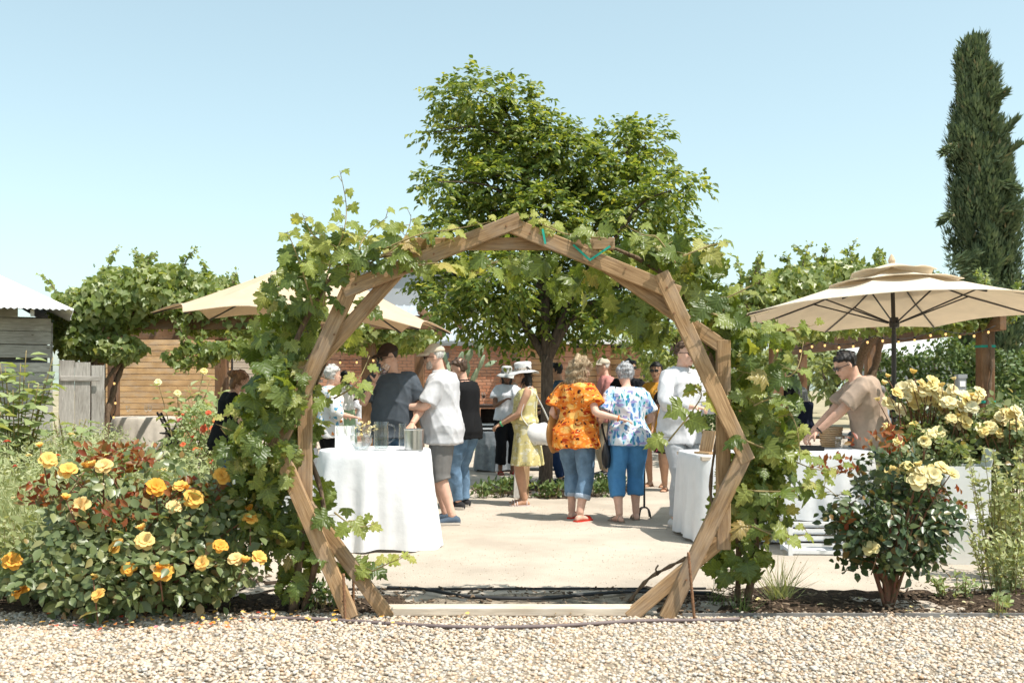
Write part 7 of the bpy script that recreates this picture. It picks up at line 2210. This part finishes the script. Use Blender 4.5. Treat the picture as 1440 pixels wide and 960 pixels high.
p9 = person('dark haired young man in slate blue shirt behind the tree trunk', XY(789, 14.0), 80, 1.70, 'm', 0, 0, 2, hands=((-.18, .30, 1.0), (.18, .30, 1.0)), head=(10, -8), skin='tan', top=dict(m=cloth('slate_shirt', (0.055, 0.10, 0.15)), sleeve=0.45, hem=0.0, loose=0.02, collar=True), bottom=dict(m=NAVY), shoes=('shoe', M['black']), hair=('short', hairm('black_hair', (0.014, 0.011, 0.010))), glasses=True, seed=6, vox=0.014)
# ---- the two women in front
p10 = person('woman with curly blonde hair in orange floral blouse and rolled jeans', XY(810, 10.2), -34, 1.66, 'f', 0.17, 0.05, 3, feet=((-.11, .10), (.09, -.08)), fyaw=(10, -12), hands=((-.22, .18, .98), (.50, .01, 1.04)), elbow=((-.4, -1, -.3), (.2, -.7, -1)), curl=(0.6, 0.05), head=(-28, -10), skin='fair', top=dict(m=ORANGE_P, sleeve=0.36, hem=-0.06, loose=0.030, sflare=0.045, name='blouse', flare=0.10, amp=0.009), bottom=dict(m=DENIM_L, cut=0.80, loose=0.020, hem=0.066, cuff=cloth('pale_denim_cuff', (0.36, 0.42, 0.50)), name='jeans', amp=0.009), shoes=('mule', cloth('red_mule', (0.62, 0.05, 0.03))), hair=('curly', hairm('dark_blonde_hair', (0.26, 0.165, 0.085), (0.48, 0.36, 0.22))), seed=7)
band(p10, 1, cloth('orange_band', (0.75, 0.18, 0.05)))
p11 = person('grey haired woman in blue leaf print top and blue capri trousers', XY(884, 10.1), 14, 1.61, 'f', 0.16, 0.05, 7, feet=((-.12, -.06), (.11, .08)), fyaw=(14, -14), hands=((-.24, .22, .98), (.22, .26, 0.95)), curl=(0.7, 0.9), head=(-12, -14), skin='fair', top=dict(m=BLUE_P, sleeve=0.40, hem=0.02, loose=0.030, sflare=0.034, name='blouse', flare=0.07), bottom=dict(m=cloth('cornflower_trousers', (0.075, 0.23, 0.46)), cut=0.76, loose=0.024, hem=0.080, name='capri_trousers', amp=0.010), shoes=('sandal', cloth('taupe_sandal', (0.30, 0.25, 0.20))), hair=('grey', hairm('silver_hair', (0.20, 0.20, 0.21), (0.52, 0.52, 0.53))), seed=8)
# ---- further guests through the arch
p12 = person('man in black polo and sunglasses behind the grey haired woman', XY(884, 14.2), 190, 1.76, 'm', 0.05, 0.02, 0, head=(8, -4), skin='tan', top=dict(m=cloth('black_polo', (0.013, 0.013, 0.015)), sleeve=0.42, hem=0.0, collar=True), bottom=dict(m=NAVY), shoes=('shoe', M['black']), hair=('short', hairm('black_hair', (0.014, 0.011, 0.010))), glasses=True, seed=9, vox=0.014)
p13 = person('man in faded pink shirt and pale cap beyond the curly haired woman', XY(852, 15.2), 100, 1.80, 'm', 0.05, 0.03, 0, head=(0, 0), hands=((-.2, .3, 1.05), (.26, .05, .8)), skin='fair', top=dict(m=cloth('pink_shirt', (0.52, 0.22, 0.20)), sleeve=0.42, hem=-0.03, collar=True), bottom=dict(m=cloth('khaki_trousers', (0.34, 0.28, 0.2))), shoes=('shoe', M['black']), hair=('crop', hairm('white_hair', (0.55, 0.53, 0.50))), hat=('cap', cloth('tan_cap', (0.52, 0.45, 0.36))), seed=10, vox=0.014)
p14 = person('woman in mustard dotted dress and sunglasses holding a glass', XY(924, 13.6), 152, 1.70, 'f', 0.06, 0, 0, hands=((-.14, .28, 1.12), (.10, .30, 1.10)), curl=(0.8, 0.8), head=(6, -2), skin='tan', top=dict(m=MUSTARD_P, sleeve=0.40, hem=0.28, loose=0.018, sflare=0.02, name='bodice'), skirt=dict(m=MUSTARD_P, hem=0.58, flare=0.22, pleat=0.05), shoes=('sandal', cloth('tan_sandal', (0.34, 0.2, 0.12))), hair=('bun', hairm('black_hair', (0.014, 0.011, 0.010))), glasses=True, seed=11, vox=0.013)
p15 = person('woman in black floral dress half hidden behind the man in white', XY(946, 13.0), 170, 1.60, 'f', 0.06, 0, 0, head=(0, 0), skin='tan', top=dict(m=DARKFLORAL_P, sleeve=0.30, hem=0.28, loose=0.016, name='bodice'), skirt=dict(m=DARKFLORAL_P, hem=0.50, flare=0.30, pleat=0.06), shoes=('sandal', cloth('brown_sandal', (0.16, 0.07, 0.04))), hair=('long', hairm('black_hair', (0.014, 0.011, 0.010))), seed=12, vox=0.013)
p16 = person('man in white long-sleeved shirt and pale grey trousers beside the arch post', XY(955, 9.75), -142, 1.82, 'm', 0.04, 0.02, 3, feet=((-.12, 0.0), (.12, .06)), hands=((-.12, .34, 1.16), (.20, .36, 1.17)), elbow=((-.9, -.8, -.5), (.9, -.8, -.5)), curl=(0.8, 0.8), head=(-6, -6), skin='fair', top=dict(m=WHITE, sleeve=0.93, hem=-0.08, loose=0.028, sflare=0.014, collar=True, amp=0.011, box=0.01), bottom=dict(m=cloth('pale_grey_trousers', (0.42, 0.43, 0.45)), cut=0.97, loose=0.016), shoes=('sneaker', cloth('white_sneaker', (0.70, 0.70, 0.70))), hair=('short', hairm('brown_hair', (0.07, 0.038, 0.02))), glasses=True, seed=13)
p17 = person('young man in tan tee bending over the serving table', XY(1212, 8.7), 84, 1.72, 'm', 0.12, 0.0, 18, hip=(0, -0.10), feet=((-.13, -.10), (.13, -.02)), hands=((-.16, .46, 0.92), (.14, .42, 0.93)), elbow=((-.8, -1, .1), (.8, -1, .1)), curl=(0.7, 0.7), head=(10, -26), skin='light', top=dict(m=cloth('tan_tee', (0.38, 0.285, 0.22)), sleeve=0.42, hem=0.02, loose=0.028, sflare=0.03, name='tee_shirt', box=0.012), bottom=dict(m=cloth('deep_blue_jeans', (0.02, 0.06, 0.13)), cut=0.98), shoes=('sneaker', M['black']), hair=('short', hairm('black_hair', (0.014, 0.011, 0.010))), glasses=True, seed=14)
band(p17, 0, M['black'], 'watch_strap')
# ---- guests near the brick wall
p1 = person('white haired woman in bright patchwork blouse behind the vine', XY(461, 12.0), -60, 1.62, 'f', 0.15, 0.03, 2, hands=((-.2, .25, 1.0), (.2, .25, 1.0)), head=(0, 0), skin='fair', top=dict(m=MULTI_P, sleeve=0.62, hem=-0.02, loose=0.03, sflare=0.03, name='blouse'), bottom=dict(m=cloth('black_trousers', (0.010, 0.010, 0.012))), shoes=('shoe', M['black']), hair=('grey', hairm('white_hair', (0.55, 0.53, 0.50))), seed=15, vox=0.014)
p2 = person('long haired woman in floral top and green skirt near the brick wall', XY(487, 19.5), 60, 1.68, 'f', 0.03, 0, 2, hands=((-.14, .3, 1.02), (.12, .3, 1.02)), skin='tan', top=dict(m=FLORAL_P, sleeve=0.40, hem=0.2, loose=0.02, name='blouse'), skirt=dict(m=cloth('sage_skirt', (0.30, 0.42, 0.26)), hem=0.25, flare=0.25), shoes=('sandal', cloth('tan_sandal', (0.34, 0.2, 0.12))), hair=('long', hairm('black_hair', (0.014, 0.011, 0.010))), seed=16, **LOW)
bench = thing('bench', 'low wooden bench under the seated woman near the bricks', 'bench', XY(503, 20.2))
board('seat', (-0.5, 0, 0.43), (0.5, 0, 0.43), 0.34, 0.05, M['pergola'], bench, (0, 0, 1))
for x in (-.42, .42):
    board('leg', (x, 0, 0), (x, 0, 0.40), 0.3, 0.06, M['pergola'], bench, (1, 0, 0))
p3 = person('woman in white top and denim shorts sitting on the bench', XY(503, 20.2), 120, 1.66, 'f', 0.03, 0, 10, seat=0.46, feet=((-.1, .48), (.1, .46)), hands=((-.1, .36, .62), (.1, .36, .62)), skin='light', top=dict(m=cloth('white_blouse', (0.60, 0.61, 0.65)), sleeve=0.2, hem=0.12, name='top'), bottom=dict(m=DENIM, cut=0.35, name='shorts'), shoes=('sandal', cloth('tan_sandal', (0.34, 0.2, 0.12))), hair=('long', hairm('dark_hair', (0.03, 0.02, 0.014))), seed=17, **LOW)
p0 = person('brown haired woman in black waistcoat behind the arch vine and roses', XY(316, 10.2), -70, 1.55, 'f', 0.12, 0, 12, hands=((-.2, .36, .92), (.2, .36, .92)), head=(20, -14), skin='light', top=dict(m=cloth('black_shirt', (0.012, 0.012, 0.013)), sleeve=0.12, hem=-0.02, loose=0.024, name='waistcoat'), bottom=dict(m=DENIM), shoes=('shoe', M['black']), hair=('bun', hairm('auburn_hair', (0.13, 0.06, 0.028), (0.28, 0.15, 0.07))), seed=18, vox=0.013)
# ---- guests under the east pergola
bench = thing('bench', 'wooden bench carrying the guests under the pergola', 'bench', XY(1175, 18.6))
board('seat', (-1.2, 0, 0.43), (1.2, 0, 0.43), 0.34, 0.05, M['pergola'], bench, (0, 0, 1))
for x in (-1.1, 0, 1.1):
    board('leg', (x, 0, 0), (x, 0, 0.40), 0.3, 0.06, M['pergola'], bench, (1, 0, 0))
p18 = person('woman with long grey hair in dark clothes on the pergola bench', XY(1131, 18.5), 20, 1.66, 'f', 0.1, 0, 4, seat=0.46, feet=((-.1, .48), (.1, .46)), hands=((-.1, .36, .66), (.1, .36, .66)), skin='fair', top=dict(m=cloth('dark_navy_top', (0.012, 0.014, 0.03)), sleeve=0.8, hem=0.08, loose=0.03, name='cardigan'), bottom=dict(m=NAVY), shoes=('shoe', M['black']), hair=('long', hairm('silver_hair', (0.20, 0.20, 0.21), (0.52, 0.52, 0.53))), seed=19, **LOW)
p19 = person('dark haired guest in sunglasses beside the grey haired woman', XY(1112, 19.4), 170, 1.62, 'f', 0.05, 0, 2, hands=((-.1, .3, 1.0), (.1, .3, 1.0)), skin='tan', top=dict(m=cloth('black_shirt', (0.012, 0.012, 0.013)), sleeve=0.6, hem=0.02), bottom=dict(m=NAVY), shoes=('shoe', M['black']), hair=('bob', hairm('black_hair', (0.014, 0.011, 0.010))), glasses=True, seed=20, **LOW)
p20 = person('grey haired man in pale blue shirt seated beyond the umbrella pole', XY(1243, 18.5), 60, 1.74, 'm', 0.08, 0.03, 2, seat=0.46, feet=((-.1, .48), (.1, .46)), hands=((-.1, .36, .66), (.1, .36, .66)), skin='fair', top=dict(m=cloth('pale_blue_shirt', (0.42, 0.48, 0.56)), sleeve=0.45, hem=0.08, collar=True), bottom=dict(m=NAVY), shoes=('shoe', M['black']), hair=('crop', hairm('grey_hair', (0.16, 0.15, 0.14))), seed=21, **LOW)
p21 = person('red haired woman in white top just behind the bending man', XY(1217, 18.5), 0, 1.68, 'f', 0.05, 0, 2, seat=0.46, feet=((-.1, .48), (.1, .46)), hands=((-.1, .36, .66), (.1, .36, .66)), skin='fair', top=dict(m=cloth('white_blouse', (0.60, 0.61, 0.65)), sleeve=0.3, hem=0.08, name='top'), bottom=dict(m=DENIM), shoes=('shoe', M['black']), hair=('long', hairm('copper_hair', (0.34, 0.14, 0.045), (0.5, 0.26, 0.1))), seed=22, **LOW)
p22 = person('small far guest in white shirt beyond the mustard dress', XY(909, 27.0), 120, 1.70, 'm', 0.05, 0, 0, skin='tan', top=dict(m=WHITE, sleeve=0.42, hem=0.0), bottom=dict(m=NAVY), shoes=('shoe', M['black']), hair=('short', hairm('black_hair', (0.014, 0.011, 0.010))), seed=23, **LOW)
flush_people()

# ---------------- things in hands and on shoulders
def hand_point(pr, i, fwd=0.07):
    sj, el, wr = pr['arms'][i]
    return pr['mw'] @ (wr + (wr - el).normalized() * fwd)
wp_ = hand_point(p4, 1, 0.085)
wine_glass('glass of red wine at the lips of the man in the brown cap', wp_, M['wine'], 1.1, None, Matrix.Translation(wp_ + V((-0.01, -0.02, -0.05))) @ Matrix.Rotation(R(35), 4, 'Y') @ Matrix.Translation((0, 0, -0.03)))
wp_ = hand_point(p5, 0, 0.08)
wine_glass('wine glass held by the man in the white shirt and shorts', wp_ + V((0, -0.02, -0.10)), None, 1.1)
wp_ = hand_point(p14, 1, 0.08)
wine_glass('wine glass held by the woman in the mustard dress', wp_ + V((0, -0.03, -0.09)), None, 1.0)
def bag(label, name, loc, rotz, w, d, h, m, strap_pts, strap_r=0.012, sag=0.3):
    t = thing(name, label, 'bag', loc, rotz)
    mb = MB(); rs = []
    for j in range(9):
        f = j / 8
        wz = math.sin(math.pi * (0.10 + 0.82 * f)) ** 0.6
        rs.append([V((math.copysign(abs(math.cos(a_)) ** 0.8, math.cos(a_)) * w / 2 * wz, math.sin(a_) * d / 2 * (1 - 0.45 * f) * wz, -h + h * f + 0.012 * math.sin(3 * a_ + f * 5))) for a_ in [2 * math.pi * i / 24 for i in range(24)]])
    mb.rings(rs); mb.build('pouch', m, t, True, 0)
    iv = Matrix.Translation(V(loc)) @ Matrix.Rotation(rotz, 4, 'Z')
    iv = iv.inverted()
    mb = MB(); mb.tube(spline([iv @ V(p) for p in strap_pts], 18), strap_r, 8, flat=0.4); mb.build('strap', m, t, True, 0)
    return t
def sp_at(pr, u, dx, dy, dz=0):
    c, T, F = pr['spine'](u)
    return pr['mw'] @ (c + V((dx, 0, dz)) + F * dy)
LEATHER = mat('tan_leather', (0.42, 0.20, 0.06), 0.55, 0.2, 8, 0.3, 90)
BLK = mat('black_leather', (0.014, 0.014, 0.015), 0.4, 0.1, 8, 0.2, 90)
b_ = sp_at(p10, 0.52, -0.265, 0.02)
bag('tan leather tote on the shoulder of the orange blouse woman', 'tote_bag', b_, R(-14) + R(70), 0.32, 0.13, 0.42, LEATHER, [b_ + V((0.01, -0.10, -0.03)), sp_at(p10, 0.80, -0.22, -0.12), sp_at(p10, 0.95, -0.155, -0.01, 0.035), sp_at(p10, 0.80, -0.23, 0.12), b_ + V((0.01, 0.10, -0.03))], 0.014)
b_ = sp_at(p11, 0.10, -0.245, -0.02)
bag('small black shoulder bag at the hip of the blue print woman', 'shoulder_bag', b_, R(70), 0.22, 0.10, 0.27, BLK, [b_ + V((0, -0.06, -0.02)), sp_at(p11, 0.55, -0.235, -0.10), sp_at(p11, 0.95, -0.13, -0.03, 0.035), sp_at(p11, 0.55, -0.23, 0.14), b_ + V((0, 0.06, -0.02))], 0.010)
b_ = sp_at(p8, 0.30, 0.0, -0.24)
b_ = sp_at(p8, 0.30, -0.16, -0.16)
bag('white slouchy crossbody bag behind the yellow dress woman', 'crossbody_bag', b_, R(0), 0.34, 0.15, 0.24, cloth('white_canvas_bag', (0.72, 0.71, 0.69)), [b_ + V((-0.14, -0.02, -0.03)), sp_at(p8, 0.45, -0.19, 0.06), sp_at(p8, 0.72, -0.185, 0.02), sp_at(p8, 0.96, -0.10, -0.03, 0.02), sp_at(p8, 0.70, -0.12, -0.15), b_ + V((0.12, 0.0, -0.03))], 0.013)
